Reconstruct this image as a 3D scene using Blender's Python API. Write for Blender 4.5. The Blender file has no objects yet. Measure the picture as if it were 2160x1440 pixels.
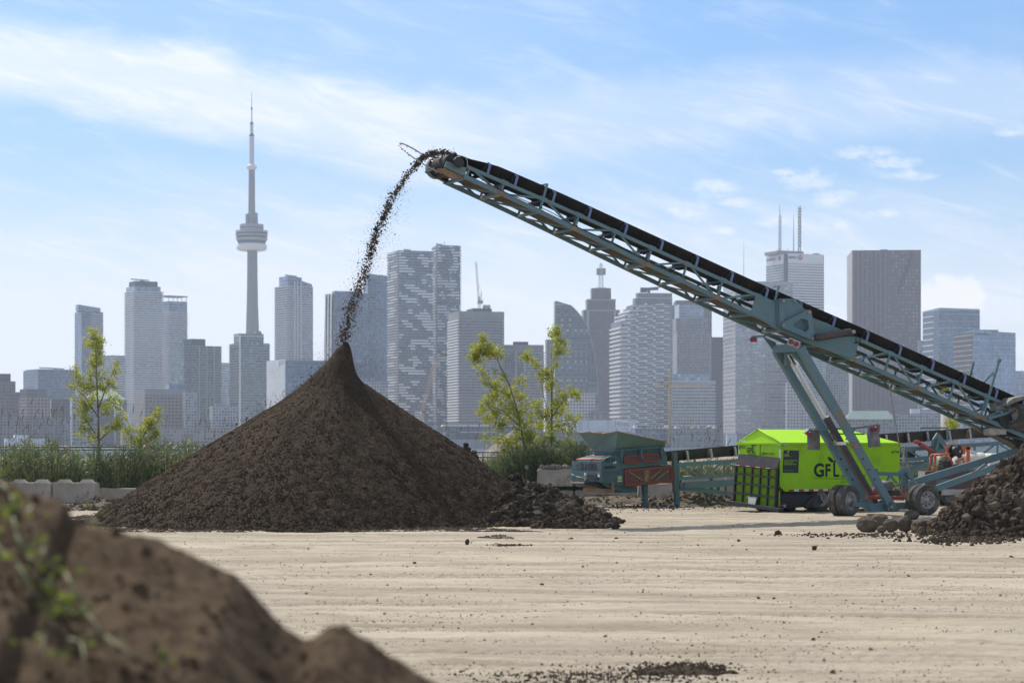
import bpy, bmesh, math, random
import numpy as np
from mathutils import Vector, Matrix, noise as mnoise
random.seed(7); rng = np.random.default_rng(7)
R = math.radians
# ---------------------------------------------------------------- camera, sky, sun, exposure
scene = bpy.context.scene
F = 4683.0; HC = 2.4; HZ = 940.0            # focal length in photo pixels, eye height, horizon row
cam_d = bpy.data.cameras.new('camera'); cam = bpy.data.objects.new('camera', cam_d)
scene.collection.objects.link(cam); scene.camera = cam
cam.location = (0, 0, HC); cam.rotation_euler = (R(90), 0, 0)
cam_d.sensor_width = 36; cam_d.lens = 36 * F / 2160; cam_d.shift_y = 220 / 2160
cam_d.clip_start = 0.1; cam_d.clip_end = 30000
cam_d.dof.use_dof = True; cam_d.dof.focus_distance = 74; cam_d.dof.aperture_fstop = 2.5
SUN = Vector((-0.48, 0.69, 1.0)).normalized()
SEL = math.asin(SUN.z); SAZ = math.atan2(SUN.x, SUN.y)     # azimuth from +Y, clockwise
sun_d = bpy.data.lights.new('sun', 'SUN'); sun = bpy.data.objects.new('sun', sun_d)
scene.collection.objects.link(sun); sun.location = (0, 0, 50)
sun.rotation_euler = (-SUN).to_track_quat('-Z', 'Y').to_euler()
sun_d.energy = 4.6; sun_d.angle = R(0.53); sun_d.color = (1, .94, .84)
scene.view_settings.view_transform = 'Standard'; scene.view_settings.look = 'None'
scene.view_settings.exposure = 0.08; scene.view_settings.gamma = 1
scene.cycles.use_denoising = True; scene.cycles.max_bounces = 6; scene.cycles.volume_bounces = 0
scene.cycles.diffuse_bounces = 3; scene.cycles.transparent_max_bounces = 8
scene.cycles.sample_clamp_indirect = 4

SKYT = (.56, .83, 1.10); CLDC = (8.6, 8.9, 9.6); PUFC = (10.2, 10.0, 10.0)
class NT:                                      # tiny expression builder for shader nodes
    def __init__(s, tree): s.t = tree; s.n = tree.nodes; s.l = tree.links
    def new(s, typ, **kw):
        nd = s.n.new(typ)
        for k, v in kw.items(): setattr(nd, k, v)
        return nd
    def put(s, sock, v):
        if isinstance(v, bpy.types.NodeSocket): s.l.new(v, sock)
        elif v is not None: sock.default_value = v
    def m(s, op, a, b=None, c=None, clamp=False):
        nd = s.new('ShaderNodeMath', operation=op, use_clamp=clamp)
        s.put(nd.inputs[0], a)
        if b is not None: s.put(nd.inputs[1], b)
        if c is not None: s.put(nd.inputs[2], c)
        return nd.outputs[0]
    def mix(s, f, a, b, blend='MIX'):
        nd = s.new('ShaderNodeMix', data_type='RGBA', blend_type=blend)
        s.put(nd.inputs[0], f)
        for i, v in ((6, a), (7, b)):
            if isinstance(v, (tuple, list)): v = (*v[:3], 1)
            s.put(nd.inputs[i], v)
        return nd.outputs[2]
    def ss(s, v, a, b):                        # smoothstep
        nd = s.new('ShaderNodeMapRange', interpolation_type='SMOOTHSTEP')
        s.put(nd.inputs[0], v); s.put(nd.inputs[1], a); s.put(nd.inputs[2], b)
        return nd.outputs[0]
    def noise(s, vec, scale, detail=4, rough=.55, dist=0.0):
        nd = s.new('ShaderNodeTexNoise'); s.put(nd.inputs['Vector'], vec)
        nd.inputs['Scale'].default_value = scale; nd.inputs['Detail'].default_value = detail
        nd.inputs['Roughness'].default_value = rough; nd.inputs['Distortion'].default_value = dist
        return nd.outputs[0]
    def comb(s, x, y, z=0.0):
        nd = s.new('ShaderNodeCombineXYZ'); s.put(nd.inputs[0], x); s.put(nd.inputs[1], y); s.put(nd.inputs[2], z)
        return nd.outputs[0]
    def curve(s, v, pts):
        nd = s.new('ShaderNodeFloatCurve'); c = nd.mapping.curves[0]
        while len(c.points) < len(pts): c.points.new(0.5, 0.5)
        for p, (x, y) in zip(c.points, pts): p.location = (x, y)
        nd.mapping.use_clip = False; nd.mapping.update(); s.put(nd.inputs[1], v)
        return nd.outputs[0]

world = bpy.data.worlds.new("World"); scene.world = world; world.use_nodes = True
W = NT(world.node_tree); W.n.clear()
sky = W.new('ShaderNodeTexSky', sky_type='NISHITA'); sky.sun_disc = False
sky.sun_elevation = SEL; sky.sun_rotation = SAZ; sky.altitude = 80; sky.air_density = 1.0; sky.dust_density = .6; sky.ozone_density = 2.0
tc = W.new('ShaderNodeTexCoord'); sp = W.new('ShaderNodeSeparateXYZ'); W.l.new(tc.outputs['Generated'], sp.inputs[0])
yy = W.m('MAXIMUM', W.m('ABSOLUTE', sp.outputs[1]), 0.02)
a_ = W.m('ADD', W.m('MULTIPLY', W.m('DIVIDE', sp.outputs[0], yy), 4.683), 1.08)
b_ = W.m('SUBTRACT', .94, W.m('MULTIPLY', W.m('DIVIDE', sp.outputs[2], yy), 4.683))
warp = W.noise(W.comb(W.m('MULTIPLY', a_, 1.3), W.m('MULTIPLY', b_, 3.0)), 2.0, 5, .6)
warp2 = W.noise(W.comb(W.m('ADD', W.m('MULTIPLY', a_, 1.0), b_), W.m('MULTIPLY', W.m('SUBTRACT', b_, W.m('MULTIPLY', a_, .3)), 6.0)), 3.0, 8, .62, .6)
bw = W.m('ADD', b_, W.m('MULTIPLY', W.m('SUBTRACT', warp, .5), .16))
cl = W.curve(W.m('DIVIDE', a_, 2.2), [(0, .125), (.14, .17), (.27, .225), (.40, .285), (.55, .27), (.75, .225), (1, .22)])
db = W.m('SUBTRACT', bw, cl)
up = W.ss(db, -.13, -.03); dn = W.m('SUBTRACT', 1.0, W.ss(db, .03, .12))
band = W.m('MULTIPLY', up, dn)
band = W.m('MULTIPLY', band, W.m('ADD', .38, W.m('MULTIPLY', warp2, .72)))
band = W.m('MULTIPLY', band, W.curve(W.m('DIVIDE', a_, 2.2), [(0, 1), (.35, .95), (.5, .62), (.7, .5), (1, .5)]))
veil = W.ss(W.m('ADD', bw, W.m('MULTIPLY', W.m('SUBTRACT', warp2, .5), .12)), .27, .66)
veil_r = W.m('MULTIPLY', W.m('SUBTRACT', 1.0, W.ss(a_, .9, 1.5)), .12)
wisp = W.m('MULTIPLY', W.ss(warp2, .46, .78), .30)
# small puffs low on the right
pn = W.noise(W.comb(W.m('MULTIPLY', a_, 1.0), W.m('MULTIPLY', b_, 2.0), .3), 11.0, 6, .58)
bl = None; nb = W.m('MULTIPLY', W.m('SUBTRACT', W.noise(W.comb(a_, W.m('MULTIPLY', b_, 1.6)), 22.0, 6, .62), .5), 6.5)
for cx_, cy_, rx_, ry_ in ((1.455, .443, .040, .018), (1.51, .398, .042, .016), (1.555, .428, .032, .010), (1.70, .382, .055, .020), (1.755, .418, .048, .016), (1.83, .322, .055, .013), (1.885, .342, .050, .012), (1.77, .473, .018, .010), (1.87, .450, .030, .008), (1.525, .487, .03, .008), (1.63, .468, .03, .010), (1.92, .37, .05, .010), (1.66, .362, .03, .008), (2.135, .28, .03, .008)):
    da = W.m('DIVIDE', W.m('SUBTRACT', a_, cx_), rx_); d_b = W.m('DIVIDE', W.m('SUBTRACT', b_, cy_), ry_)
    e_ = W.m('SUBTRACT', 1.0, W.ss(W.m('ADD', W.m('ADD', W.m('MULTIPLY', da, da), W.m('MULTIPLY', d_b, d_b)), nb), -1.3, 2.1)); bl = e_ if bl is None else W.m('MAXIMUM', bl, e_)
preg = W.m('MULTIPLY', W.ss(a_, 1.33, 1.5), W.m('MULTIPLY', W.ss(b_, .26, .32), W.m('SUBTRACT', 1.0, W.ss(b_, .42, .50))))
puff = W.m('MULTIPLY', bl, 1.0)
# one larger cumulus between the towers on the right
ca = W.m('DIVIDE', W.m('SUBTRACT', a_, 2.0), .085); cb = W.m('DIVIDE', W.m('SUBTRACT', b_, .63), .055)
cr = W.m('ADD', W.m('ADD', W.m('MULTIPLY', ca, ca), W.m('MULTIPLY', cb, cb)), W.m('MULTIPLY', W.m('SUBTRACT', W.noise(W.comb(a_, b_), 26.0, 5), .5), 2.2))
cum = W.m('SUBTRACT', 1.0, W.ss(cr, .4, 1.15))
c1 = W.m('ADD', W.m('ADD', band, W.m('MULTIPLY', veil, .88)), wisp, clamp=True)
c1 = W.m('ADD', c1, veil_r, clamp=True)
tint = W.mix(1.0, sky.outputs[0], (SKYT), 'MULTIPLY')
high = W.ss(sp.outputs[2], .22, .5)                      # overhead, out of view: thin cirrus added over plain sky to whiten ambient light
tint = W.mix(high, tint, W.mix(.38, W.mix(1.0, sky.outputs[0], (1.0, .98, .95), 'MULTIPLY'), (5.2, 5.0, 4.7)))
col = W.mix(W.m('MULTIPLY', c1, .92), tint, (CLDC))
col = W.mix(W.m('MAXIMUM', W.m('MULTIPLY', puff, .6), W.m('MULTIPLY', cum, .75)), col, (PUFC))
bg = W.new('ShaderNodeBackground'); W.l.new(col, bg.inputs[0]); bg.inputs[1].default_value = 0.125
wo = W.new('ShaderNodeOutputWorld'); W.l.new(bg.outputs[0], wo.inputs[0])
HAZE_DENSITY = 1.15e-4
# ---------------------------------------------------------------- projection helpers
CAM = Vector((0, 0, HC))
def ray(px, py): return Vector(((px - 1080) / F, 1.0, (HZ - py) / F))
def P(px, py, Y): return CAM + ray(px, py) * Y
def G(px, py):
    return P(px, py, HC * F / (py - HZ))
class Pl:                                       # a vertical wall plane through p with normal n
    def __init__(s, p, n): s.p = Vector(p); s.n = Vector(n).normalized()
    def hit(s, px, py, w=0.0):
        d = ray(px, py); q = s.p + s.n * w
        return CAM + d * ((q - CAM).dot(s.n) / d.dot(s.n))
def zpt(ox, oy, k):                             # from a zoomed crop's pixels to photo pixels
    return lambda x, y: (ox + x / k, oy + y / k)
# ---------------------------------------------------------------- materials
def L3(c): return tuple((x / 255 / 12.92) if x / 255 <= .04045 else ((x / 255 + .055) / 1.055) ** 2.4 for x in c)
def principled(name):
    m = bpy.data.materials.new(name); m.use_nodes = True
    t = NT(m.node_tree); b = t.n['Principled BSDF']
    return m, t, b
def mat(name, c1, c2=None, scale=6.0, rough=.6, metal=0.0, bump=0.0, bscale=None, detail=5, lo=.35, hi=.65, spec=.5, dirt=None, dscale=2.0):
    m, t, b = principled(name)
    tcn = t.new('ShaderNodeTexCoord'); v = tcn.outputs['Object']
    col = (*c1, 1)
    if c2: col = t.mix(t.ss(t.noise(v, scale, detail, .6), lo, hi), c1, c2)
    if dirt: col = t.mix(t.m('MULTIPLY', t.ss(t.noise(v, dscale, 8, .72), .47, .70), .85), col, dirt)
    t.put(b.inputs['Base Color'], col)
    b.inputs['Roughness'].default_value = rough; b.inputs['Metallic'].default_value = metal
    b.inputs['Specular IOR Level'].default_value = spec
    if bump:
        bn = t.new('ShaderNodeBump'); bn.inputs['Strength'].default_value = 1.0; bn.inputs['Distance'].default_value = bump
        t.put(bn.inputs['Height'], t.noise(v, bscale or scale * 3, 6, .65)); t.l.new(bn.outputs[0], b.inputs['Normal'])
    return m
def facade(name, fl, bay, glass, wall, fu=.2, fv=.35, var=.5, rough=.25, gmetal=.0, seed=0.0, patch=None):
    """windows of a far tower: a grid in metres along the wall (UV), every pane its own tone"""
    m, t, b = principled(name)
    uv = t.new('ShaderNodeUVMap'); s = t.new('ShaderNodeSeparateXYZ'); t.l.new(uv.outputs[0], s.inputs[0])
    u = t.m('DIVIDE', s.outputs[0], bay); v = t.m('DIVIDE', s.outputs[1], fl)
    mu = t.m('GREATER_THAN', t.m('FRACT', u), fu); mv = t.m('GREATER_THAN', t.m('FRACT', v), fv)
    mask = t.m('MULTIPLY', mu, mv)
    wn = t.new('ShaderNodeTexWhiteNoise', noise_dimensions='3D'); t.l.new(t.comb(t.m('FLOOR', u), t.m('FLOOR', v), seed), wn.inputs[0])
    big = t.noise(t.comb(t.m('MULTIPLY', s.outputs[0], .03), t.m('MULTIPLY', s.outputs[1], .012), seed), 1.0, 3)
    k = t.m('ADD', 1 - var * .5, t.m('MULTIPLY', t.m('POWER', wn.outputs[0], 2.2), var * 1.5))  # random pane tones for curtains and painted-in reflections
    k = t.m('MULTIPLY', k, t.m('ADD', .15, t.m('MULTIPLY', big, 1.75)))  # broad patches put sky reflections into the glass colour
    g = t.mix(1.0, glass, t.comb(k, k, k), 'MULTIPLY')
    wc = t.mix(t.ss(big, .35, .65), wall, tuple(x * .86 for x in wall))
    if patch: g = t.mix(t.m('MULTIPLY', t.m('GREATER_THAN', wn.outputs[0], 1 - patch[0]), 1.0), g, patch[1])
    t.put(b.inputs['Base Color'], t.mix(mask, wc, g))
    t.put(b.inputs['Roughness'], t.m('ADD', .7, t.m('MULTIPLY', mask, rough - .7)))
    t.put(b.inputs['Metallic'], t.m('MULTIPLY', mask, gmetal))
    return m
# ---------------------------------------------------------------- object helpers
COL = scene.collection
def tag(o, label=None, cat=None, group=None, kind=None):
    if label: o['label'] = label
    if cat: o['category'] = cat
    if group: o['group'] = group
    if kind: o['kind'] = kind
    return o
ORG = {}
def root(name, loc, label, cat, group=None):
    o = bpy.data.objects.new(name, None); COL.objects.link(o); o.location = loc; ORG[o.name] = Vector(loc)
    o.empty_display_size = .2
    return tag(o, label, cat, group)
def link_mesh(name, me, m, parent=None, loc=None):
    o = bpy.data.objects.new(name, me); COL.objects.link(o)
    if m: me.materials.append(m)
    if parent is not None:
        o.parent = parent; ORG[o.name] = ORG[parent.name]
    else:
        loc = Vector(loc) if loc is not None else Vector((0, 0, 0)); o.location = loc; ORG[o.name] = loc
    return o
class MB:
    def __init__(s): s.v = []; s.f = []; s.sm = []; s.uv = {}
    def add(s, vs, fs, smooth=False):
        k = len(s.v); s.v += [tuple(p) for p in vs]
        for f in fs: s.f.append(tuple(i + k for i in f)); s.sm.append(smooth)
    def quad(s, a, b, c, d): s.add([a, b, c, d], [(0, 1, 2, 3)])
    def poly(s, pts): s.add(pts, [tuple(range(len(pts)))])
    def box(s, c, ex, ey, ez):                 # half-extent vectors
        c = Vector(c); ex = Vector(ex); ey = Vector(ey); ez = Vector(ez)
        vs = [c + ex * i + ey * j + ez * k for i in (-1, 1) for j in (-1, 1) for k in (-1, 1)]
        s.add(vs, [(0, 1, 3, 2), (4, 6, 7, 5), (0, 4, 5, 1), (2, 3, 7, 6), (0, 2, 6, 4), (1, 5, 7, 3)])
    def abox(s, lo, hi):
        lo = Vector(lo); hi = Vector(hi); h = (hi - lo) / 2
        s.box((lo + hi) / 2, (h.x, 0, 0), (0, h.y, 0), (0, 0, h.z))
    def beam(s, p, q, w, h, up=(0, 0, 1)):      # rectangular bar, w across, h along up
        p = Vector(p); q = Vector(q); d = (q - p)
        if d.length < 1e-6: return
        dn = d.normalized(); up = Vector(up)
        sd = dn.cross(up)
        if sd.length < 1e-3: sd = dn.cross(Vector((1, 0, 0)))
        sd.normalize(); u2 = sd.cross(dn)
        s.box((p + q) / 2, d / 2, sd * (w / 2), u2 * (h / 2))
    def tube(s, p, q, r, n=10, r2=None, cap=True, smooth=True):
        p = Vector(p); q = Vector(q); r2 = r if r2 is None else r2
        d = (q - p).normalized(); a = d.orthogonal().normalized(); b = d.cross(a); k = len(s.v)
        for c, rr in ((p, r), (q, r2)):
            for i in range(n):
                t = 2 * math.pi * i / n; s.v.append(tuple(c + a * rr * math.cos(t) + b * rr * math.sin(t)))
        for i in range(n):
            j = (i + 1) % n; s.f.append((k + i, k + j, k + n + j, k + n + i)); s.sm.append(smooth)
        if cap:
            s.f.append(tuple(k + i for i in reversed(range(n)))); s.f.append(tuple(k + n + i for i in range(n))); s.sm += [False, False]
    def path(s, pts, r, n=6, r1=None):
        for i in range(len(pts) - 1):
            f0 = i / (len(pts) - 1); f1 = (i + 1) / (len(pts) - 1)
            if r1 is None: s.tube(pts[i], pts[i + 1], r, n)
            else: s.tube(pts[i], pts[i + 1], r + (r1 - r) * f0, n, r + (r1 - r) * f1)
    def prism(s, poly, vec):
        n = len(poly); vec = Vector(vec); poly = [Vector(p) for p in poly]
        s.add(poly + [p + vec for p in poly], [tuple(range(n)), tuple(range(2 * n - 1, n - 1, -1))] + [(i, i + n, (i + 1) % n + n, (i + 1) % n) for i in range(n)])
    def lathe(s, base, prof, n=24, axis=None, smooth=True, closed=False):
        base = Vector(base); ax = Vector(axis or (0, 0, 1)).normalized(); a = ax.orthogonal().normalized(); b = ax.cross(a); k = len(s.v); m = len(prof)
        for r, z in prof:
            for i in range(n):
                t = 2 * math.pi * i / n; s.v.append(tuple(base + ax * z + (a * math.cos(t) + b * math.sin(t)) * r))
        for j in range(m if closed else m - 1):
            j2 = (j + 1) % m
            for i in range(n):
                i2 = (i + 1) % n; s.f.append((k + j * n + i, k + j * n + i2, k + j2 * n + i2, k + j2 * n + i)); s.sm.append(smooth)
    def build(s, name, m, parent=None, loc=None, bevel=0.0):
        o_ = ORG[parent.name] if parent is not None else (Vector(loc) if loc is not None else Vector((0, 0, 0)))
        me = bpy.data.meshes.new(name)
        me.from_pydata([(x - o_.x, y - o_.y, z - o_.z) for x, y, z in s.v], [], s.f)
        me.polygons.foreach_set('use_smooth', s.sm)
        me.update()
        bm = bmesh.new(); bm.from_mesh(me); bmesh.ops.recalc_face_normals(bm, faces=bm.faces); bm.to_mesh(me); bm.free()
        o = link_mesh(name, me, m, parent, o_)
        if bevel:
            md = o.modifiers.new('bevel', 'BEVEL'); md.width = bevel; md.segments = 2; md.limit_method = 'ANGLE'
        return o
def grid_mesh(name, X, Y, Z, m, parent=None, loc=None, smooth=True):
    n, k = X.shape; o_ = ORG[parent.name] if parent is not None else Vector(loc or (0, 0, 0))
    co = np.stack([X - o_.x, Y - o_.y, Z - o_.z], -1).reshape(-1, 3)
    i = np.arange(n - 1)[:, None] * k + np.arange(k - 1)[None, :]
    q = np.stack([i, i + 1, i + k + 1, i + k], -1).reshape(-1, 4)
    return np_mesh(name, co, q, m, parent, o_, smooth)
def np_mesh(name, co, q, m, parent=None, loc=None, smooth=False):
    me = bpy.data.meshes.new(name); w = q.shape[1]
    me.vertices.add(len(co)); me.vertices.foreach_set('co', np.ascontiguousarray(co, dtype=np.float32).ravel())
    me.loops.add(q.size); me.loops.foreach_set('vertex_index', np.ascontiguousarray(q, dtype=np.int32).ravel())
    me.polygons.add(len(q)); me.polygons.foreach_set('loop_start', np.arange(0, q.size, w, dtype=np.int32))
    me.update(calc_edges=True); me.validate()
    me.polygons.foreach_set('use_smooth', np.full(len(me.polygons), smooth)); me.update()
    return link_mesh(name, me, m, parent, loc)
# numpy gradient noise
_perm = rng.permutation(512); _g = rng.normal(size=(512, 2)); _g /= np.linalg.norm(_g, axis=1)[:, None]
def pn2(x, y):
    xi = np.floor(x).astype(int); yi = np.floor(y).astype(int); xf = x - xi; yf = y - yi
    u = xf ** 3 * (xf * (xf * 6 - 15) + 10); v = yf ** 3 * (yf * (yf * 6 - 15) + 10)
    def g(i, j, dx, dy):
        h = _perm[(_perm[(xi + i) % 512] + yi + j) % 512]; return _g[h, 0] * dx + _g[h, 1] * dy
    a = g(0, 0, xf, yf); b = g(1, 0, xf - 1, yf); c = g(0, 1, xf, yf - 1); d = g(1, 1, xf - 1, yf - 1)
    return (a + u * (b - a)) + v * ((c + u * (d - c)) - (a + u * (b - a)))
def fbm(x, y, o=4, g=.5):
    s = 0; a = 1
    for i in range(o): s = s + a * pn2(x * 2 ** i + 17 * i, y * 2 ** i - 9 * i); a *= g
    return s
# lumps of soil and stone
def lump(sub, seed, amp=.35, fr=1.2, flat=1.0):
    bm = bmesh.new(); bmesh.ops.create_icosphere(bm, subdivisions=sub, radius=1)
    for v in bm.verts:
        p = v.co.copy(); n_ = mnoise.noise(p * fr + Vector((seed * 7.3, seed * 1.9, 3.1))) + .5 * mnoise.noise(p * fr * 2.3 + Vector((seed, 5, 1))) + .25 * mnoise.noise(p * fr * 5 + Vector((seed, 5, 9)))
        v.co = p * (1 + amp * n_ * 1.6); v.co.z *= flat
    co = np.array([v.co[:] for v in bm.verts]); f = np.array([[v.index for v in fc.verts] for fc in bm.faces]); bm.free()
    return co, f
LUMPS = [lump(1, i, .5, 1.0) for i in range(8)]; LUMPS2 = [lump(2, i, .55, 1.1) for i in range(10)]; ROUND = [lump(4, i + 40, .20, .9) for i in range(8)]; LUMPS3 = [lump(3, i + 20, .4, .9) for i in range(8)]
def rotm(n):
    q = rng.normal(size=(n, 4)); q /= np.linalg.norm(q, axis=1)[:, None]; w, x, y, z = q.T
    return np.stack([1 - 2 * (y * y + z * z), 2 * (x * y - z * w), 2 * (x * z + y * w), 2 * (x * y + z * w), 1 - 2 * (x * x + z * z), 2 * (y * z - x * w), 2 * (x * z - y * w), 2 * (y * z + x * w), 1 - 2 * (x * x + y * y)], -1).reshape(-1, 3, 3)
def scatter(name, lib, pos, size, m, parent=None, loc=None, smooth=False, aniso=.3):
    pos = np.asarray(pos); size = np.asarray(size); n = len(pos); o_ = ORG[parent.name] if parent is not None else Vector(loc or (0, 0, 0))
    ids = rng.integers(0, len(lib), n); cs = []; fs = []; k = 0
    for j, (co, f) in enumerate(lib):
        w = np.where(ids == j)[0]
        if not len(w): continue
        sc = size[w][:, None] * (1 + aniso * rng.uniform(-1, 1, (len(w), 3)))
        c = np.einsum('nij,nvj->nvi', rotm(len(w)), co[None] * sc[:, None, :]) + pos[w][:, None, :] - np.array(o_[:])
        ff = f[None] + (np.arange(len(w)) * len(co))[:, None, None] + k
        cs.append(c.reshape(-1, 3)); fs.append(ff.reshape(-1, f.shape[1])); k += len(w) * len(co)
    return np_mesh(name, np.concatenate(cs), np.concatenate(fs), m, parent, o_, smooth)
def lettering(s, org, ex, ey, width, height, m, parent, name='lettering', lift=.006, depth=.004, bold=0.0):
    """text fitted to a width x height box on a wall; org = lower left corner"""
    cu = bpy.data.curves.new('t', 'FONT'); cu.body = s; cu.size = 1; cu.extrude = .0; cu.offset = bold
    ob = bpy.data.objects.new('t', cu); COL.objects.link(ob); bpy.context.view_layer.update()
    me = bpy.data.meshes.new_from_object(ob.evaluated_get(bpy.context.evaluated_depsgraph_get())); bpy.data.objects.remove(ob); bpy.data.curves.remove(cu)
    co = np.zeros(len(me.vertices) * 3); me.vertices.foreach_get('co', co); co = co.reshape(-1, 3)
    lo = co.min(0); hi = co.max(0); u = (co[:, 0] - lo[0]) / (hi[0] - lo[0]) * width; v = (co[:, 1] - lo[1]) / max(hi[1] - lo[1], 1e-6) * height
    ex = Vector(ex).normalized(); ey = Vector(ey).normalized(); n = ex.cross(ey).normalized(); o_ = ORG[parent.name] if parent is not None else Vector((0, 0, 0))
    out = np.array(Vector(org)[:])[None] + u[:, None] * np.array(ex[:]) + v[:, None] * np.array(ey[:]) + np.array(n[:]) * lift - np.array(o_[:])
    me.vertices.foreach_set('co', out.ravel()); me.update(); me.name = name
    o = link_mesh(name, me, None, parent); me.materials.clear(); me.materials.append(m)
    return o
UPZ = Vector((0, 0, 1))
# ================================================================ ground and water
def ground_h(x, y):
    """height of the yard surface (metres)"""
    s = .030 * fbm(x * .25, y * .5, 3)                                     # broad swells
    tr = fbm(x * .10 + .06 * y, y * 1.5 + .22 * np.sin(x * .35) + .05 * x, 4, .6)  # vehicle tracks run left-right
    s += .008 * tr + .016 * fbm(x * 1.6, y * 2.4, 5, .68)
    s += .030 * np.maximum(0, fbm(x * .8 + 9, y * 1.4, 3) - .22)
    edge = np.clip((y - 72) / 10, 0, 1)
    s += edge * .05 * fbm(x * .8, y * .8, 4, .6)
    s += -.018 * track_w(x, y)[0] + .016 * track_w(x, y)[1]
    return s
TRK = []
_r = random.Random(12)
for _i in range(15):
    _y0 = 22 * (74 / 22) ** _r.random(); _a = _r.gauss(0, .10); _b = _r.gauss(0, .016); _x0 = _r.uniform(-6, 8); _w = _r.uniform(.18, .75)
    for _d in (0, _r.uniform(1.7, 2.2)): TRK.append((_y0 + _d, _a, _b, _x0, _w, _r.uniform(.4, 1), _r.uniform(-14, 0), _r.uniform(4, 20)))
def track_w(x, y):
    g = np.zeros(np.shape(x)); e = np.zeros(np.shape(x))
    for y0, a, b, x0, w, k, xa, xb in TRK:
        d = (y - (y0 + a * (x - x0) + b * (x - x0) ** 2)) / w; f = k * np.clip((x - xa) / 2, 0, 1) * np.clip((xb - x) / 2, 0, 1)
        q = np.exp(-d ** 4) * f; tread = .65 + .35 * np.sign(np.sin((x + .35 * np.abs(d)) * 24)); g = np.maximum(g, q * tread); e = np.maximum(e, np.exp(-((np.abs(d) - 1.35) / .35) ** 2) * f)
    return g, e
m, t, b = principled('dusty_ground'); tcn = t.new('ShaderNodeTexCoord'); v = tcn.outputs['Object']
sv = t.new('ShaderNodeSeparateXYZ'); t.l.new(v, sv.inputs[0])
st = t.comb(t.m('MULTIPLY', sv.outputs[0], .25), t.m('ADD', t.m('ADD', sv.outputs[1], t.m('MULTIPLY', sv.outputs[0], .22)), t.m('MULTIPLY', t.noise(v, .12, 2), 5.0)))
n1 = t.noise(st, .5, 11, .66, .9); n2 = t.noise(v, .35, 5, .6); n3 = t.noise(v, 7.0, 8, .75); n4 = t.noise(st, 5.0, 6, .7)
n5 = t.noise(t.comb(t.m('MULTIPLY', sv.outputs[0], .05), t.m('ADD', sv.outputs[1], t.m('MULTIPLY', t.noise(v, .2, 3), 4.0))), .8, 8, .68, .6); n6 = t.noise(v, .11, 3)
c = t.mix(t.ss(n1, .40, .60), (.34, .292, .22), (.505, .45, .348))
c = t.mix(t.m('MULTIPLY', t.m('MULTIPLY', t.ss(n5, .50, .62), t.ss(n6, .40, .62)), .7), c, (.235, .19, .138))
c = t.mix(t.m('MULTIPLY', t.ss(n4, .50, .74), .4), c, (.25, .212, .16))
c = t.mix(t.m('MULTIPLY', t.ss(n2, .42, .62), .6), c, (.39, .34, .28))
c = t.mix(t.m('MULTIPLY', t.ss(n3, .56, .70), .75), c, (.20, .155, .11))
at_ = t.new('ShaderNodeAttribute'); at_.attribute_name = 'wear'; c = t.mix(t.m('MULTIPLY', at_.outputs['Fac'], .75), c, (.245, .205, .155)); at2 = t.new('ShaderNodeAttribute'); at2.attribute_name = 'ridge'; c = t.mix(t.m('MULTIPLY', at2.outputs['Fac'], .5), c, (.53, .46, .37))
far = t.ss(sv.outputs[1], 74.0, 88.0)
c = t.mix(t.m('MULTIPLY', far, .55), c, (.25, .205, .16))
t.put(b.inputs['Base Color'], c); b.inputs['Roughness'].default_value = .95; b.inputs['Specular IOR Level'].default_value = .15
bn = t.new('ShaderNodeBump'); bn.inputs['Distance'].default_value = .05; bn.inputs['Strength'].default_value = .8
t.put(bn.inputs['Height'], t.m('ADD', t.noise(v, 5.0, 9, .75), t.m('MULTIPLY', n4, .3))); t.l.new(bn.outputs[0], b.inputs['Normal']); M_GROUND = m
yr = np.concatenate([[-25, 0, 10], 17 * 1.0027 ** np.arange(0, 680), [112, 130, 170, 250, 500, 1000, 2500, 5300]])
ar = np.concatenate([[-1.0], np.linspace(-.30, .30, 520), [1.0]])
Yg, Ag = np.meshgrid(yr, ar, indexing='ij'); wd = np.maximum(np.abs(Yg), 12)
Xg = Ag * wd; Xg[:, 0] = -2900 * np.ones(len(yr)); Xg[:, -1] = 2900
far_ = Yg > 111; Zg = ground_h(Xg, Yg); Zg = np.where(far_ | (np.abs(Ag) > .9) | (Yg < 12), 0, Zg)
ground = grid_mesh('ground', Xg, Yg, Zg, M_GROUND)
for _n, _v in zip(('wear', 'ridge'), track_w(Xg, Yg)): _at = ground.data.attributes.new(_n, 'FLOAT', 'POINT'); _at.data.foreach_set('value', np.clip(_v + .3 * fbm(Xg * .9, Yg * 2.2, 3) * (_n == 'wear'), 0, 1).astype(np.float32).ravel())
tag(ground, kind='structure')
m, t, b = principled('lake_water'); b.inputs['Base Color'].default_value = (.07, .10, .12, 1); b.inputs['Roughness'].default_value = .7; b.inputs['Specular IOR Level'].default_value = .05
M_WATER = m
w_ = MB(); w_.quad((-2800, 500, .06), (2800, 500, .06), (2800, 2150, .06), (-2800, 2150, .06)); tag(w_.build('harbour_water', M_WATER), kind='structure')

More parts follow.
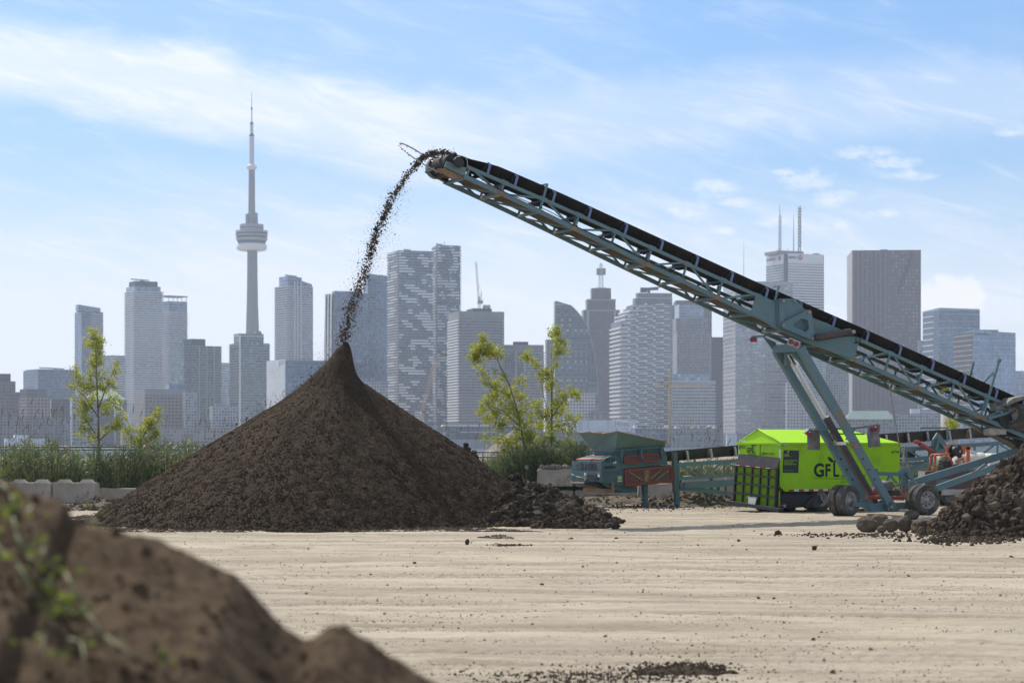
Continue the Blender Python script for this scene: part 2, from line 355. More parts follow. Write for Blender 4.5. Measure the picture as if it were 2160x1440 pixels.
# ================================================================ the skyline
GL = (.10, .135, .17)
def F_(name, *a, **k): return facade(name, *a, **k)
FM = {}
def fm(key):
    if key in FM: return FM[key]
    D = dict(
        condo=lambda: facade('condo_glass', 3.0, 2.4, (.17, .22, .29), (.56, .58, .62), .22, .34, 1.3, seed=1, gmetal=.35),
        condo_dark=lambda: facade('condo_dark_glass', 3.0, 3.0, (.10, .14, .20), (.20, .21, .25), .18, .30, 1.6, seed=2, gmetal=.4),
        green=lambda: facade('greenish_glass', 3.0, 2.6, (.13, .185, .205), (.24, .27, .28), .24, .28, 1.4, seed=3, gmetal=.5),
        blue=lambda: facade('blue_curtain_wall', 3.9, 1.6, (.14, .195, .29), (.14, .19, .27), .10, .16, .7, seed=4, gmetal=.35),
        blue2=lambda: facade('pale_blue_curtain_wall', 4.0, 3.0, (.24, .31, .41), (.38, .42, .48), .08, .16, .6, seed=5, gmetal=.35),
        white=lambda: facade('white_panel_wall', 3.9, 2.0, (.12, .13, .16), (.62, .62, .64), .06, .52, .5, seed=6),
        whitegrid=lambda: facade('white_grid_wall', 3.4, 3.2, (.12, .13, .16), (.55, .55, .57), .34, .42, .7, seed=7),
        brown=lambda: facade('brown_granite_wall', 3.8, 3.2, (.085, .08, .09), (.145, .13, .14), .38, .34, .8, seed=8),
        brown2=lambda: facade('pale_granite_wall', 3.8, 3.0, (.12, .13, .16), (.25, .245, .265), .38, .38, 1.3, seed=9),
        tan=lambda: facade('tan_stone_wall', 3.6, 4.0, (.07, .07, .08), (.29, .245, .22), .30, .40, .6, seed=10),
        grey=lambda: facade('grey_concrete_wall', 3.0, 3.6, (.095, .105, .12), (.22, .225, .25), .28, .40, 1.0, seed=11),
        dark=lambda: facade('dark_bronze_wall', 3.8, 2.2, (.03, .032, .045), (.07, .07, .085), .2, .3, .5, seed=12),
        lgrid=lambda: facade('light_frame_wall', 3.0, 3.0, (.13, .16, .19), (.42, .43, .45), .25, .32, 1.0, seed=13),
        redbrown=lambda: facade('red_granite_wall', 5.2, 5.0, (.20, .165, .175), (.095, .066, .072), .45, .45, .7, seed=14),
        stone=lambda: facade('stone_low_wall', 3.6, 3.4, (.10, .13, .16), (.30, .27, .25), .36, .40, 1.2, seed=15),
    )
    FM[key] = D[key](); return FM[key]
M_SLAB = mat('pale_concrete_slab', (.78, .78, .80), (.68, .68, .70), .05, .8)
M_SLABG = mat('grey_concrete_slab', (.44, .44, .46), (.36, .36, .38), .05, .8)
M_WHITEP = mat('white_panel', (.88, .88, .90), (.80, .81, .83), .05, .6)
M_ROOFD = mat('dark_roof_plant', (.07, .07, .085), (.10, .10, .11), .1, .8)
M_ROOFG = mat('grey_roof_plant', (.24, .24, .26), (.30, .30, .31), .1, .8)
M_TOWERC = mat('tower_concrete', (.28, .28, .295), (.235, .235, .25), .02, .85)
M_STEELW = mat('white_steel', (.62, .62, .63), None, rough=.5)
M_STEELG = mat('grey_steel', (.30, .31, .33), None, rough=.5)
M_GREENR = mat('copper_green_roof', (.16, .25, .23), (.20, .29, .26), .1, .7)
M_RED = mat('red_sign', (.55, .04, .05), rough=.5); M_NAVY = mat('navy_sign', (.05, .08, .25), rough=.5); M_MAROON = mat('maroon_sign', (.20, .015, .05), rough=.5)
M_YELST = mat('yellow_crane_steel', (.55, .42, .16), (.48, .37, .16), .1, .6); M_ORST = mat('orange_crane_steel', (.42, .30, .20), rough=.6)

class Bld:
    """a tower whose left and front walls face the yard; xl..xc is the left wall, xc..xr the front wall, in photo columns"""
    def __init__(s, name, label, cat, xl, xc, xr, Y, rel=None, group=None, depth=None):
        a = max(xc - xl, 0); b = xr - xc; s.Y = Y
        al = math.atan((xc - 1080) / F); l = Vector((math.sin(al), math.cos(al), 0)); r = Vector((math.cos(al), -math.sin(al), 0))
        th = math.atan2(a, b) if rel is None else R(rel)
        th = min(max(th, R(4)), R(60))
        s.e1 = (r * math.cos(th) + l * math.sin(th)); s.e2 = (-r * math.sin(th) + l * math.cos(th)); s.th = th
        s.k = Y / F / math.cos(al)
        s.W = b * s.k / math.cos(th); s.D = (a * s.k / math.sin(th)) if a > 2 else (depth or s.W * .8)
        c = P(xc, HZ, Y); s.c = Vector((c.x, c.y, 0)); s.xc = xc
        s.name = name; s.root = root(name, s.c, label, cat, group)
    def u(s, px): return (px - s.xc) * s.k / math.cos(s.th)
    def z(s, py): return HC + (HZ - py) * s.Y / F
    def at(s, u, v, z): return s.c + s.e1 * u + s.e2 * v + UPZ * z
    def ring(s, u0, u1, v0, v1): return [s.at(u0, v0, 0), s.at(u1, v0, 0), s.at(u1, v1, 0), s.at(u0, v1, 0)]
    def tier(s, material, z0, z1, u0=0, u1=None, v0=0, v1=None, part='wall', poly=None, ztop=None, roofmat=None):
        """one storey block: walls with UVs in metres, plus its flat roof. ztop: a height per corner for sloped tops"""
        u1 = s.W if u1 is None else u1; v1 = s.D if v1 is None else v1
        pts = [(u0, v0), (u1, v0), (u1, v1), (u0, v1)] if poly is None else poly
        n = len(pts); zt = ztop or [z1] * n; o_ = ORG[s.root.name]
        me = bpy.data.meshes.new(part); vs = []; fs = []; uvs = []; run = 0
        for i in range(n):
            j = (i + 1) % n; p, q = pts[i], pts[j]; ln = math.hypot(p[0] - q[0], p[1] - q[1]); k = len(vs)
            vs += [s.at(*p, z0) - o_, s.at(*q, z0) - o_, s.at(*q, zt[j]) - o_, s.at(*p, zt[i]) - o_]; fs.append((k, k + 1, k + 2, k + 3))
            uvs += [(run, z0), (run + ln, z0), (run + ln, zt[j]), (run, zt[i])]; run += ln
        k = len(vs); vs += [s.at(*p, zt[i]) - o_ for i, p in enumerate(pts)]; fs.append(tuple(range(k, k + n))); uvs += [(.01, .01)] * n
        me.from_pydata([tuple(p) for p in vs], [], fs); uvl = me.uv_layers.new(name='UVMap')
        for i, c in enumerate(uvs): uvl.data[i].uv = c
        me.materials.append(material if not isinstance(material, str) else fm(material)); me.materials.append(roofmat or M_ROOFG)
        me.polygons[-1].material_index = 1
        o = bpy.data.objects.new(part, me); COL.objects.link(o); o.parent = s.root; ORG[o.name] = o_
        return o
    def box(s, part, material, u0, u1, v0, v1, z0, z1, parent=None):
        mb = MB(); mb.box(s.at((u0 + u1) / 2, (v0 + v1) / 2, (z0 + z1) / 2), s.e1 * ((u1 - u0) / 2), s.e2 * ((v1 - v0) / 2), UPZ * ((z1 - z0) / 2))
        return mb.build(part, material, parent or s.root)
    def slabs(s, z0, z1, step, material, o=1.2, h=1.0, u0=0, u1=None, v0=0, v1=None, part='balcony', front=True, left=True, right=True):
        """one floor-edge slab with balcony front per storey; the first is built, the others are copies"""
        u1 = s.W if u1 is None else u1; v1 = s.D if v1 is None else v1; n = min(95, int((z1 - z0) / step))
        step = (z1 - z0) / n; first = None
        for i in range(n):
            z = z0 + (i + .6) * step
            if first is None:
                mb = MB()
                if front: mb.box(s.at((u0 + u1) / 2, v0 - o / 2, z), s.e1 * ((u1 - u0) / 2 + (o if left else 0)), s.e2 * (o / 2), UPZ * h / 2)
                if left: mb.box(s.at(u0 - o / 2, (v0 + v1) / 2 + .02, z), s.e1 * (o / 2), s.e2 * ((v1 - v0) / 2), UPZ * h / 2)
                if right: mb.box(s.at(u1 + o / 2, (v0 + v1) / 2, z), s.e1 * (o / 2), s.e2 * ((v1 - v0) / 2 + o), UPZ * h / 2)
                first = mb.build(part, material, s.root); zf = z
            else:
                c = first.copy(); COL.objects.link(c); c.parent = s.root; c.location = (0, 0, z - zf)
    def fins(s, us, z0, z1, material, w=.8, d=.8, part='pier', v=0.0):
        first = None
        for u in us:
            if first is None:
                first = s.box(part, material, u - w / 2, u + w / 2, v - d, v, z0, z1); uf = u
            else:
                c = first.copy(); COL.objects.link(c); c.parent = s.root; c.location = s.e1 * (u - uf)
    def roof_crane(s, px0, px1, py, pm, ybase):
        mb = MB(); v = s.D * .4; t0 = s.at(s.u(pm), v, s.z(ybase)); mb.tube(t0, s.at(s.u(pm), v, s.z(py)), 1.3, 6)
        mb.beam(s.at(s.u(px0), v, s.z(py)), s.at(s.u(px1), v, s.z(py + 1.5)), 1.4, 1.6); mb.box(s.at(s.u(pm), v, s.z(ybase) + 1), s.e1 * 3, s.e2 * 2, UPZ * 1.2)
        return mb.build('roof_crane', M_STEELG, s.root)
def z0(b): return 0.0
# --- left edge, west to the broadcasting tower
b = Bld('office_block', 'brown office block with boxy rooftop plant at the far left edge', 'office block', -45, -30, 52, 2500)
b.tier('brown', 0, b.z(826)); b.tier('brown', b.z(826), b.z(803), 0, b.u(31), 4, 30); b.tier('dark', b.z(803), b.z(787), b.u(-10), b.u(22), 6, 24, part='penthouse')
b = Bld('office_block', 'low brown concrete block in front of the blue glass block at left', 'office block', 40, 55, 104, 2450)
b.tier('tan', 0, b.z(836)); b.tier('brown', b.z(836), b.z(820), b.u(56), b.u(97), 3, 25, part='penthouse')
b = Bld('glass_office', 'blue grey glass office block with a thin rooftop crane left of the sapling', 'office block', 50, 80, 156, 2900)
b.tier('blue', 0, b.z(780))
b.roof_crane(95, 145, 774, 127, 780); b.box('roof', M_ROOFG, 2, b.W - 2, 2, b.D - 2, b.z(780), b.z(778))
b = Bld('office_block', 'dark bluish block with green hipped roof behind the sapling', 'office block', 98, 108, 262, 2600)
b.tier('dark', 0, b.z(842)); 
mb = MB(); hz_ = b.z(842); q = [b.at(b.W * .45, 0, hz_), b.at(b.W, 0, hz_), b.at(b.W, b.D * .6, hz_), b.at(b.W * .45, b.D * .6, hz_)]; ap = [b.at(b.W * .62, b.D * .3, b.z(820)), b.at(b.W * .85, b.D * .3, b.z(820))]
mb.add(q + ap, [(0, 1, 5, 4), (1, 2, 5), (2, 3, 4, 5), (3, 0, 4)]); mb.build('roof', M_GREENR, b.root)
b = Bld('condo_tower', 'slim blue glass tower with sloping glass crown behind the tall sapling', 'tower', 158, 172, 216, 3100)
b.tier('blue', 0, b.z(657)); b.tier('blue2', b.z(657), b.z(644), b.u(172) - 4, b.u(212), 3, 14, part='crown', ztop=[b.z(642), b.z(648), b.z(648), b.z(642)])
b.slabs(b.z(860), b.z(660), 3.1, M_SLAB, .9, .8, u0=b.u(192), u1=b.u(215.5), v1=18, left=False)
b = Bld('condo_tower', 'short tower between slim glass tower and tall white balcony tower', 'tower', 218, 238, 264, 2900)
b.tier('condo', 0, b.z(749)); b.slabs(b.z(830), b.z(752), 3.1, M_SLAB, .8, .8, left=False)
b = Bld('condo_tower', 'tall white tower ringed by balconies with dark roof cap, left of the broadcasting tower', 'tower', 264, 283, 341, 3000)
b.tier('condo', 0, b.z(613)); b.slabs(b.z(850), b.z(613), 3.05, M_SLAB, 1.7, 1.15)
b.tier('blue2', b.z(613), b.z(603), 1, b.W - 2, 1, b.D - 2, part='crown'); b.tier(M_ROOFD, b.z(603), b.z(592), 3, b.W * .86, 3, b.D * .8, part='penthouse')
b.roof_crane(284, 321, 587, 307, 592)
b = Bld('condo_tower', 'glass tower with flat canopy roof on struts behind the tall white balcony tower', 'tower', 338, 356, 394, 3080)
b.tier('condo', 0, b.z(655)); b.tier('blue2', b.z(655), b.z(635), part='crown'); b.slabs(b.z(850), b.z(657), 3.05, M_SLAB, 1.2, .9)
b.box('canopy', M_SLABG, -4, b.W + 1, -1, b.D, b.z(625), b.z(623))
for i in range(5): b.box('strut', M_STEELW, b.W * i / 4.2, b.W * i / 4.2 + .8, .5, 1.3, b.z(635), b.z(625))
b = Bld('condo_tower', 'greenish glass tower with square dark penthouse beside white balcony tower', 'tower', 374, 404, 466, 2700)
b.tier('green', 0, b.z(729)); b.tier('green', 0, b.z(724), -9, .5, 2, b.D); b.tier(M_ROOFD, b.z(729), b.z(714), 2, b.W * .5, 3, b.D * .7, part='penthouse')
b.slabs(b.z(840), b.z(727), 3.0, M_SLABG, 1.0, .6, right=True); b.fins([b.W * x for x in (.25, .5, .75)], 0, b.z(731), M_SLABG, 1.0, 1.4)
b = Bld('condo_tower', 'pale glass tower filling gap left of the broadcasting tower base', 'tower', 462, 466, 486, 3000); b.tier('blue2', 0, b.z(765)); b.slabs(b.z(880), b.z(768), 3.2, M_SLAB, .6, .6)
b = Bld('office_block', 'brown stone office block with light tan left wall right of the sapling', 'office block', 284, 305, 388, 2350)
b.tier('tan', 0, b.z(832)); b.tier(M_ROOFG, b.z(832), b.z(820), part='parapet'); b.tier('blue', b.z(820), b.z(808), b.u(358), b.u(398), 4, 20, part='penthouse')
b = Bld('condo_tower', 'narrow white framed block between brown office block and greenish glass tower', 'apartment block', 386, 390, 415, 2330); b.tier('lgrid', 0, b.z(825))
b = Bld('apartment_block', 'low pale grid block in front of the broadcasting tower base', 'apartment block', 442, 448, 500, 2320); b.tier('lgrid', 0, b.z(856)); b.tier(M_ROOFG, b.z(856), b.z(851), 4, b.W * .6, 3, 12, part='penthouse')
b = Bld('apartment_block', 'low pale grid block between brown office block and the soil pile', 'apartment block', 418, 420, 446, 2340); b.tier('lgrid', 0, b.z(886))
b = Bld('condo_tower', 'dark glass tower with stepped top hiding the broadcasting tower foot', 'tower', 484, 503, 568, 2650)
b.tier('green', 0, b.z(723)); b.slabs(b.z(850), b.z(724), 3.0, M_SLABG, 1.1, .55); b.tier('green', b.z(723), b.z(703), 0.5, b.u(556), 1, b.D * .55, part='penthouse')
b.box('roof_plant', M_ROOFG, b.u(541), b.u(553), 4, 12, b.z(703), b.z(697)); b.fins([b.u(505.5)], 0, b.z(706), M_SLAB, 2.2, 1.6); b.box('canopy', M_SLAB, 0, b.u(557), .5, b.D * .56, b.z(709), b.z(707.5))
# --- the broadcasting tower
def tower():
    Y = 3500; k = Y / F; c = P(531, HZ, Y); c = Vector((c.x, c.y, 0)); z = lambda py: HC + (HZ - py) * k
    r = root('broadcasting_tower', c, 'very tall concrete broadcasting tower with round pod and needle antenna', 'tower')
    # three-legged tapering shaft
    prof = [(940, 23), (860, 20.5), (800, 18), (740, 16), (700, 14.6), (640, 12.6), (580, 11.6), (526, 11.2)]
    mb = MB(); n = 24; k0 = 0; R_ = []
    for py, w in prof:
        for i in range(n):
            a = 2 * math.pi * i / n + .35; rr = w * k * .92 * (1 + .17 * math.cos(3 * a)) ; mb.v.append((c.x + rr * math.cos(a) * .98, c.y + rr * math.sin(a), z(py)))
    for j in range(len(prof) - 1):
        for i in range(n):
            i2 = (i + 1) % n; mb.f.append((j * n + i, j * n + i2, (j + 1) * n + i2, (j + 1) * n + i)); mb.sm.append(True)
    mb.build('shaft', M_TOWERC, r)
    def lz(name, pr, m_, n=40): q = MB(); q.lathe((c.x, c.y, 0), [(w * k, z(py)) for w, py in pr], n); return q.build(name, m_, r)
    def lzf(name, pr, m_, n=40): q = MB(); q.lathe((c.x, c.y, 0), [(w * k, z(py)) for w, py in pr], n, smooth=False); return q.build(name, m_, r)
    lz('radome', [(11, 529), (26, 529), (30, 527.5), (32, 524), (32.3, 519.5), (30, 515.5), (27, 513.5), (10, 513.5)], M_WHITEP)
    lzf('pod', [(10, 513.5), (28, 513.5), (31, 508), (31.5, 506)], M_ROOFD); lzf('pod', [(31, 507.9), (33.5, 505), (33.5, 502.5), (31.5, 502.4)], M_SLABG)
    lzf('pod', [(31.4, 502.3), (32.6, 498.5)], M_ROOFD); lzf('pod', [(32.7, 498.4), (34, 497.5), (34, 495), (32.6, 494.9)], M_SLABG); lzf('pod', [(32.5, 494.8), (33.5, 491.5)], M_ROOFD)
    lzf('pod', [(33.6, 491.4), (34, 490.5), (33.5, 489), (20, 488.6)], M_SLABG)
    lz('pod_roof', [(25, 488.6), (24, 484), (25, 481.5), (20, 481.4)], M_SLABG); lzf('pod_band', [(24.6, 481.4), (25, 473.6), (10, 473.2)], M_SLABG); lzf('pod_band', [(24.2, 482), (25.3, 481.5), (25.3, 480.2), (24.2, 480)], M_ROOFD)
    q = MB()
    for i in range(48):
        a = 2 * math.pi * i / 48; p = lambda rr, py: (c.x + rr * k * math.cos(a), c.y + rr * k * math.sin(a), z(py))
        q.tube(p(30, 489), p(34, 486.2), .35, 4); a2 = a + math.pi / 48; q.tube(p(34, 486.2), (c.x + 30 * k * math.cos(a2), c.y + 30 * k * math.sin(a2), z(489)), .3, 4)
    q.build('catwalk_rail', M_STEELG, r)
    lzf('collar', [(8, 474), (10.5, 473.4), (11.3, 466), (12.2, 459), (12.2, 451.5), (9.8, 450.5), (6, 450)], M_TOWERC, 12)
    q = MB(); q.box(c + Vector((11 * k, -6, z(462))), (2, 0, 0), (0, 2, 0), (0, 0, 9)); q.build('equipment_box', M_ROOFG, r); q = MB(); q.box(c + Vector((-9 * k, -7, z(464))), (2, 0, 0), (0, 2, 0), (0, 0, 8)); q.build('equipment_box', M_ROOFG, r)
    lzf('upper_shaft', [(8.2, 474), (8.0, 452), (7.4, 400), (7.0, 358)], M_TOWERC, 6)
    lz('sky_pod', [(6.8, 359), (9, 357.5), (11, 355), (11, 351.8), (9.5, 349.5), (6, 347), (5, 345.5), (4, 345)], M_WHITEP)
    lzf('antenna', [(5.2, 347), (5.2, 288)], M_STEELW, 12); lzf('antenna', [(5.5, 288), (5.4, 285.5), (3.6, 282.5), (3.5, 282)], M_ROOFD, 12); lzf('antenna', [(3.5, 282), (3.4, 263)], M_STEELW, 12); lzf('antenna', [(3.7, 263), (3.6, 260), (1.6, 257), (1, 255)], M_ROOFD, 12)
    lzf('antenna', [(1.5, 256), (1.3, 232)], M_STEELW, 8); lzf('antenna', [(1.6, 232), (1.6, 227), (1, 226)], M_ROOFD, 8); lzf('antenna', [(1, 226), (.7, 205), (.35, 194)], M_STEELW, 8)
tower()
# --- between the tower and the soil stream
b = Bld('condo_tower', 'tall pale balcony tower with stepped glass crown just right of the broadcasting tower', 'tower', 580, 606, 660, 2900)
b.tier('condo', 0, b.z(602)); b.slabs(b.z(850), b.z(602), 3.05, M_SLAB, 1.6, 1.0, u1=b.W * .0 + 1, right=False); b.slabs(b.z(850), b.z(602), 3.05, M_SLAB, .3, .5, part='floor_edge')
b.tier('blue2', b.z(602), b.z(582), 1, b.u(637), 1, b.D * .72, part='crown', ztop=[b.z(582), b.z(584), b.z(584), b.z(582)]); b.tier('blue2', b.z(602), b.z(590), b.u(637), b.W, 3, b.D * .8, part='crown', ztop=[b.z(590), b.z(597), b.z(597), b.z(590)])
b.fins([b.u(x) for x in (621, 627, 634)], b.z(860), b.z(592), M_WHITEP, .9, 1.5); b.roof_crane(612, 636, 578.5, 624, 583)
b = Bld('low_block', 'low block with blank white left wall and dark glass front behind the pile', 'office block', 563, 602, 705, 2400)
b.tier('blue', 0, b.z(759)); b.box('end_wall', M_WHITEP, -.6, 0, 0, b.D, 0, b.z(757.5))
for i in range(3): b.box('stain', M_SLABG, -.9, -.61, b.D * (.08 + .1 * i), b.D * (.11 + .1 * i), b.z(768 + 2 * i), b.z(759))
b = Bld('glass_office', 'blue glass tower with folded bright left facets behind the falling soil', 'office tower', 685, 703, 775, 2950)
b.tier('blue', 0, b.z(619), ztop=[b.z(619), b.z(617), b.z(616), b.z(616)]); b.tier('blue2', b.z(619), b.z(613), b.u(706), b.u(765), 3, 14, part='crown')
zb = b.z(860)
for i, (a0, a1) in enumerate(((.0, .28), (.36, .62), (.7, .95))):
    mb = MB(); mb.add([b.at(-2.2, b.D * a0, zb), b.at(-.3, b.D * a1, zb), b.at(-.3, b.D * a1, b.z(618)), b.at(-3.4, b.D * (a0 + a1) / 2, b.z(740)), b.at(-2.2, b.D * a0, b.z(616))], [(0, 1, 3), (1, 2, 3), (2, 4, 3), (4, 0, 3)]); mb.build('facet', M_WHITEP, b.root)
b = Bld('glass_office', 'taller dark blue glass tower left of the twin balcony towers', 'office tower', 766, 776, 822, 2980)
b.tier('blue', 0, b.z(585)); b.tier('blue2', b.z(585), b.z(578), .5, b.W - .5, .5, b.D - .5, part='crown', ztop=[b.z(577), b.z(581), b.z(581), b.z(577)])
b = Bld('apartment_block', 'low grid block behind the pile left of the twin balcony towers', 'apartment block', 768, 770, 818, 2350); b.tier('lgrid', 0, b.z(806))
# twin towers with scattered white balconies
def twin(xl, xc, xr, top, Y, label, seed, rel=None):
    b = Bld('balcony_tower', label, 'tower', xl, xc, xr, Y, rel, group=None); zt = b.z(top)
    b.tier('condo_dark', 0, zt - 1); n = 62; stp = (zt - b.z(890)) / n; rg = random.Random(seed)
    pan = []
    for i in range(n):
        z = b.z(890) + (i + .55) * stp; mb = MB()
        mb.box(b.at(b.W / 2, -.7, z - .4), b.e1 * (b.W / 2 + 1.2), b.e2 * .7, UPZ * .3)
        if xc - xl > 4: mb.box(b.at(-.7, b.D / 2, z), b.e1 * .7, b.e2 * (b.D / 2), UPZ * .8)
        mb.box(b.at(b.W + .8, b.D / 2, z), b.e1 * .8, b.e2 * (b.D / 2), UPZ * .5)
        mb.build('balcony', M_SLABG, b.root); 
        if xc - xl > 4 and rg.random() < .6: a = rg.random() * .4; pan.append((b.D * .3, b.at(-1.5, b.D * (a + .3), z + .1), b.e1 * .1, b.e2 * (b.D * .3), UPZ * .75))
        cells = np.arange(15); on = (pn2(cells * .16 + i * .13 + seed * 5, cells * 0 + i * .30 + seed) + .35 * pn2(cells * .5 + 40, cells * 0 + i * 1.9)) > .07; j = 0
        while j < 15:
            if on[j]:
                k = j
                while k < 15 and on[k]: k += 1
                pan.append(((k - j) / 30 * b.W, b.at((j + k) / 30 * b.W, -1.5, z + .15), b.e1 * ((k - j) / 30 * b.W), b.e2 * .1, UPZ * .95)); j = k
            else: j += 1
    pan.sort(key=lambda p: -p[0]); rest = MB()
    for p in pan[:99]: mb = MB(); mb.box(*p[1:]); mb.build('balcony_panel', M_WHITEP, b.root)
    for p in pan[99:]: rest.box(*p[1:])
    if rest.v: tag(rest.build('balcony_panel', M_WHITEP, b.root), kind='stuff')
    return b
b = twin(912, 922, 971, 518, 2760, 'taller right one of the twin dark towers with scattered white balconies', 5); b.tier('blue2', b.z(519), b.z(517), 0, b.W, 0, b.D, part='crown'); b.roof_crane(924, 937, 513, 930, 518)
mb = MB(); mb.tube(b.at(b.u(939), 5, b.z(518)), b.at(b.u(939), 5, b.z(508)), .4, 5); mb.build('mast', M_STEELG, b.root)
b = twin(818, 841, 913, 529, 2700, 'lower left one of the twin dark towers with bright balcony end', 3); b.tier('blue2', b.z(530), b.z(527.5), 0, b.W, 0, b.D, part='crown'); b.roof_crane(861, 876, 523, 866, 528)
b = Bld('crane', 'faint orange crane jib slanting across the twin towers', 'crane', 888, 890, 895, 2500)
def lattice(mb, p, q, w, n, r=.25, up=(0, 0, 1)):
    p = Vector(p); q = Vector(q); d = (q - p).normalized(); a = d.cross(Vector(up)).normalized() if abs(d.dot(Vector(up))) < .95 else Vector((1, 0, 0)); c = d.cross(a)
    cs = [a * w / 2 + c * w / 2, a * -w / 2 + c * w / 2, a * -w / 2 - c * w / 2, a * w / 2 - c * w / 2]
    for k in cs: mb.tube(p + k, q + k, r, 4)
    for i in range(n):
        f0 = p.lerp(q, i / n); f1 = p.lerp(q, (i + 1) / n)
        for j in range(4): mb.tube(f0 + cs[j], f1 + cs[(j + 1) % 4], r * .7, 3, cap=False)
mb = MB(); lattice(mb, P(889, 866, 2500), P(919, 764, 2500), 4.0, 16, .55); mb.build('jib', M_ORST, b.root)
mb = MB(); mb.box(P(889, 880, 2500), (3, 0, 0), (0, 3, 0), (0, 0, 3)); mb.tube(P(889, 937, 2500), P(889, 866, 2500), 1.2, 5); mb.build('mast', M_ORST, b.root)
# --- mid towers
b = Bld('condo_tower', 'broad grey slab tower with solid concrete cap and white balcony left end', 'tower', 945, 968, 1064, 2500)
b.tier('grey', 0, b.z(672)); b.slabs(b.z(890), b.z(673), 3.2, M_SLABG, .9, .7, right=False, left=False, u1=b.W * .96, part='floor_edge'); b.slabs(b.z(890), b.z(673), 3.2, M_WHITEP, 1.5, 1.3, front=False, right=False, v1=b.D)
b.slabs(b.z(725), b.z(673), 3.2, M_WHITEP, 1.5, .8, front=False, left=False, u1=b.W * .96, part='end_balcony')
b.tier(M_ROOFG, b.z(672), b.z(656), part='cap', v1=b.D); b.tier(M_ROOFD, b.z(656), b.z(649), b.u(1000), b.u(1040), 5, b.D * .7, part='penthouse')
for px in (1026, 1034): q = MB(); q.lathe(b.at(b.u(px), 8, b.z(649)), [(0.1, 0), (2, .5), (2.6, 2), (2, 4), (.1, 4.8)], 10); q.build('dish', M_SLABG, b.root)
b = Bld('tower_crane', 'white luffing crane standing above the grey slab tower', 'crane', 1008, 1010, 1016, 2600)
mb = MB(); lattice(mb, P(1011, 656, 2600), P(1011, 625, 2600), 2.6, 8, .35); mb.build('mast', M_STEELW, b.root)
mb = MB(); lattice(mb, P(1010, 634, 2600), P(1004, 552, 2600), 1.8, 16, .32); mb.build('jib', M_STEELW, b.root)
mb = MB(); mb.box(P(1013, 637, 2600), (3.2, 0, 0), (0, 1.5, 0), (0, 0, 2)); mb.tube(P(1011, 636, 2600), P(1016, 615, 2600), .35, 4); mb.tube(P(1016, 615, 2600), P(1015.5, 637, 2600), .35, 4); mb.tube(P(1016, 615, 2600), P(1007, 595, 2600), .15, 3); mb.build('counterweight', M_STEELG, b.root)
b = Bld('condo_tower', 'lower grey balcony tower with dark roof box behind the bushy saplings', 'tower', 1058, 1063, 1147, 2560)
b.tier('grey', 0, b.z(742)); b.tier(M_ROOFG, b.z(742), b.z(727), part='cap'); b.box('penthouse', M_ROOFD, b.u(1084), b.u(1115), 4, 16, b.z(727), b.z(720))
b.slabs(b.z(890), b.z(742), 3.2, M_SLABG, .9, 1.0, u0=b.u(1108), u1=b.u(1146), left=False, right=False, v1=4, part='floor_edge'); b.slabs(b.z(890), b.z(742), 3.2, M_WHITEP, 1.6, 1.2, front=False, left=False); b.fins([b.u(1088), b.u(1106)], 0, b.z(740), M_SLABG, 2, 1.5)
b = Bld('condo_tower', 'thin grey tower sliver behind the tall sapling', 'tower', 1150, 1153, 1172, 2850); b.tier('brown2', 0, b.z(716))
# curved glass tower
b = Bld('curved_tower', 'glass tower with sharp sail-like curved top, left of the stepped brown tower', 'tower', 1169, 1171, 1262, 2700)
cv = [(1171, 635), (1188, 640), (1205, 645), (1217, 657), (1229, 672), (1239, 692), (1246, 712), (1252, 740), (1257, 770), (1260, 800), (1261, 850), (1261, 940)]
for i in range(len(cv) - 1):
    (xa, ya), (xb, yb) = cv[i], cv[i + 1]
    if xb - xa < .5: continue
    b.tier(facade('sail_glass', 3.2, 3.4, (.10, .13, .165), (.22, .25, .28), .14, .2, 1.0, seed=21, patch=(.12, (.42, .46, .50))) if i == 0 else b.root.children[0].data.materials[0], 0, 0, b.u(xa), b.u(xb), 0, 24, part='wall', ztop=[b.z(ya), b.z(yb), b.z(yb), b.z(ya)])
b.slabs(b.z(880), b.z(720), 5.0, M_SLABG, .4, .4, u1=b.u(1238), left=False, right=False, part='floor_edge')
mb = MB(); pts = [b.at(b.u(x), -.6, b.z(y)) for x, y in cv]; mb.path(pts, .8, 5); mb.path([b.at(b.u(1171), -.6, b.z(935)), b.at(b.u(1171), -.6, b.z(635))], .8, 5); mb.path([b.at(b.u(1205), -.5, b.z(647)), b.at(b.u(1205), -.5, b.z(690))], .4, 5); mb.build('edge_trim', M_STEELG, b.root)
# stepped brown tower with coloured beacon
b = Bld('stepped_tower', 'stepped brown granite tower topped by a mast with a striped colour cube', 'office tower', 1229, 1231, 1307, 3100)
b.tier('brown', 0, b.z(653), v0=0); b.tier('brown', b.z(653), b.z(630), b.u(1239), b.u(1299), 5, b.D - 5); b.tier('brown', b.z(630), b.z(606.5), b.u(1249), b.u(1290), 9, b.D - 9)
b.box('cornice', M_SLABG, b.u(1238), b.u(1300), 4.5, b.D - 4, b.z(633), b.z(631)); b.box('cornice', M_SLABG, -.5, b.W + .5, -.5, b.D, b.z(655.5), b.z(653.5)); b.fins([b.u(x) for x in (1240, 1297)], 0, b.z(655), M_SLABG, 3, 2)
mb = MB(); lattice(mb, b.at(b.u(1270), 20, b.z(607)), b.at(b.u(1270), 20, b.z(577)), 5.5, 7, .5); mb.box(b.at(b.u(1270), 20, b.z(606)), b.e1 * 7, b.e2 * 5, UPZ * 1); lattice(mb, b.at(b.u(1270), 20, b.z(563)), b.at(b.u(1270), 20, b.z(555)), 3.4, 3, .5); mb.tube(b.at(b.u(1270), 20, b.z(556)), b.at(b.u(1270), 20, b.z(552)), 1, 6); mb.build('mast', M_STEELW, b.root)
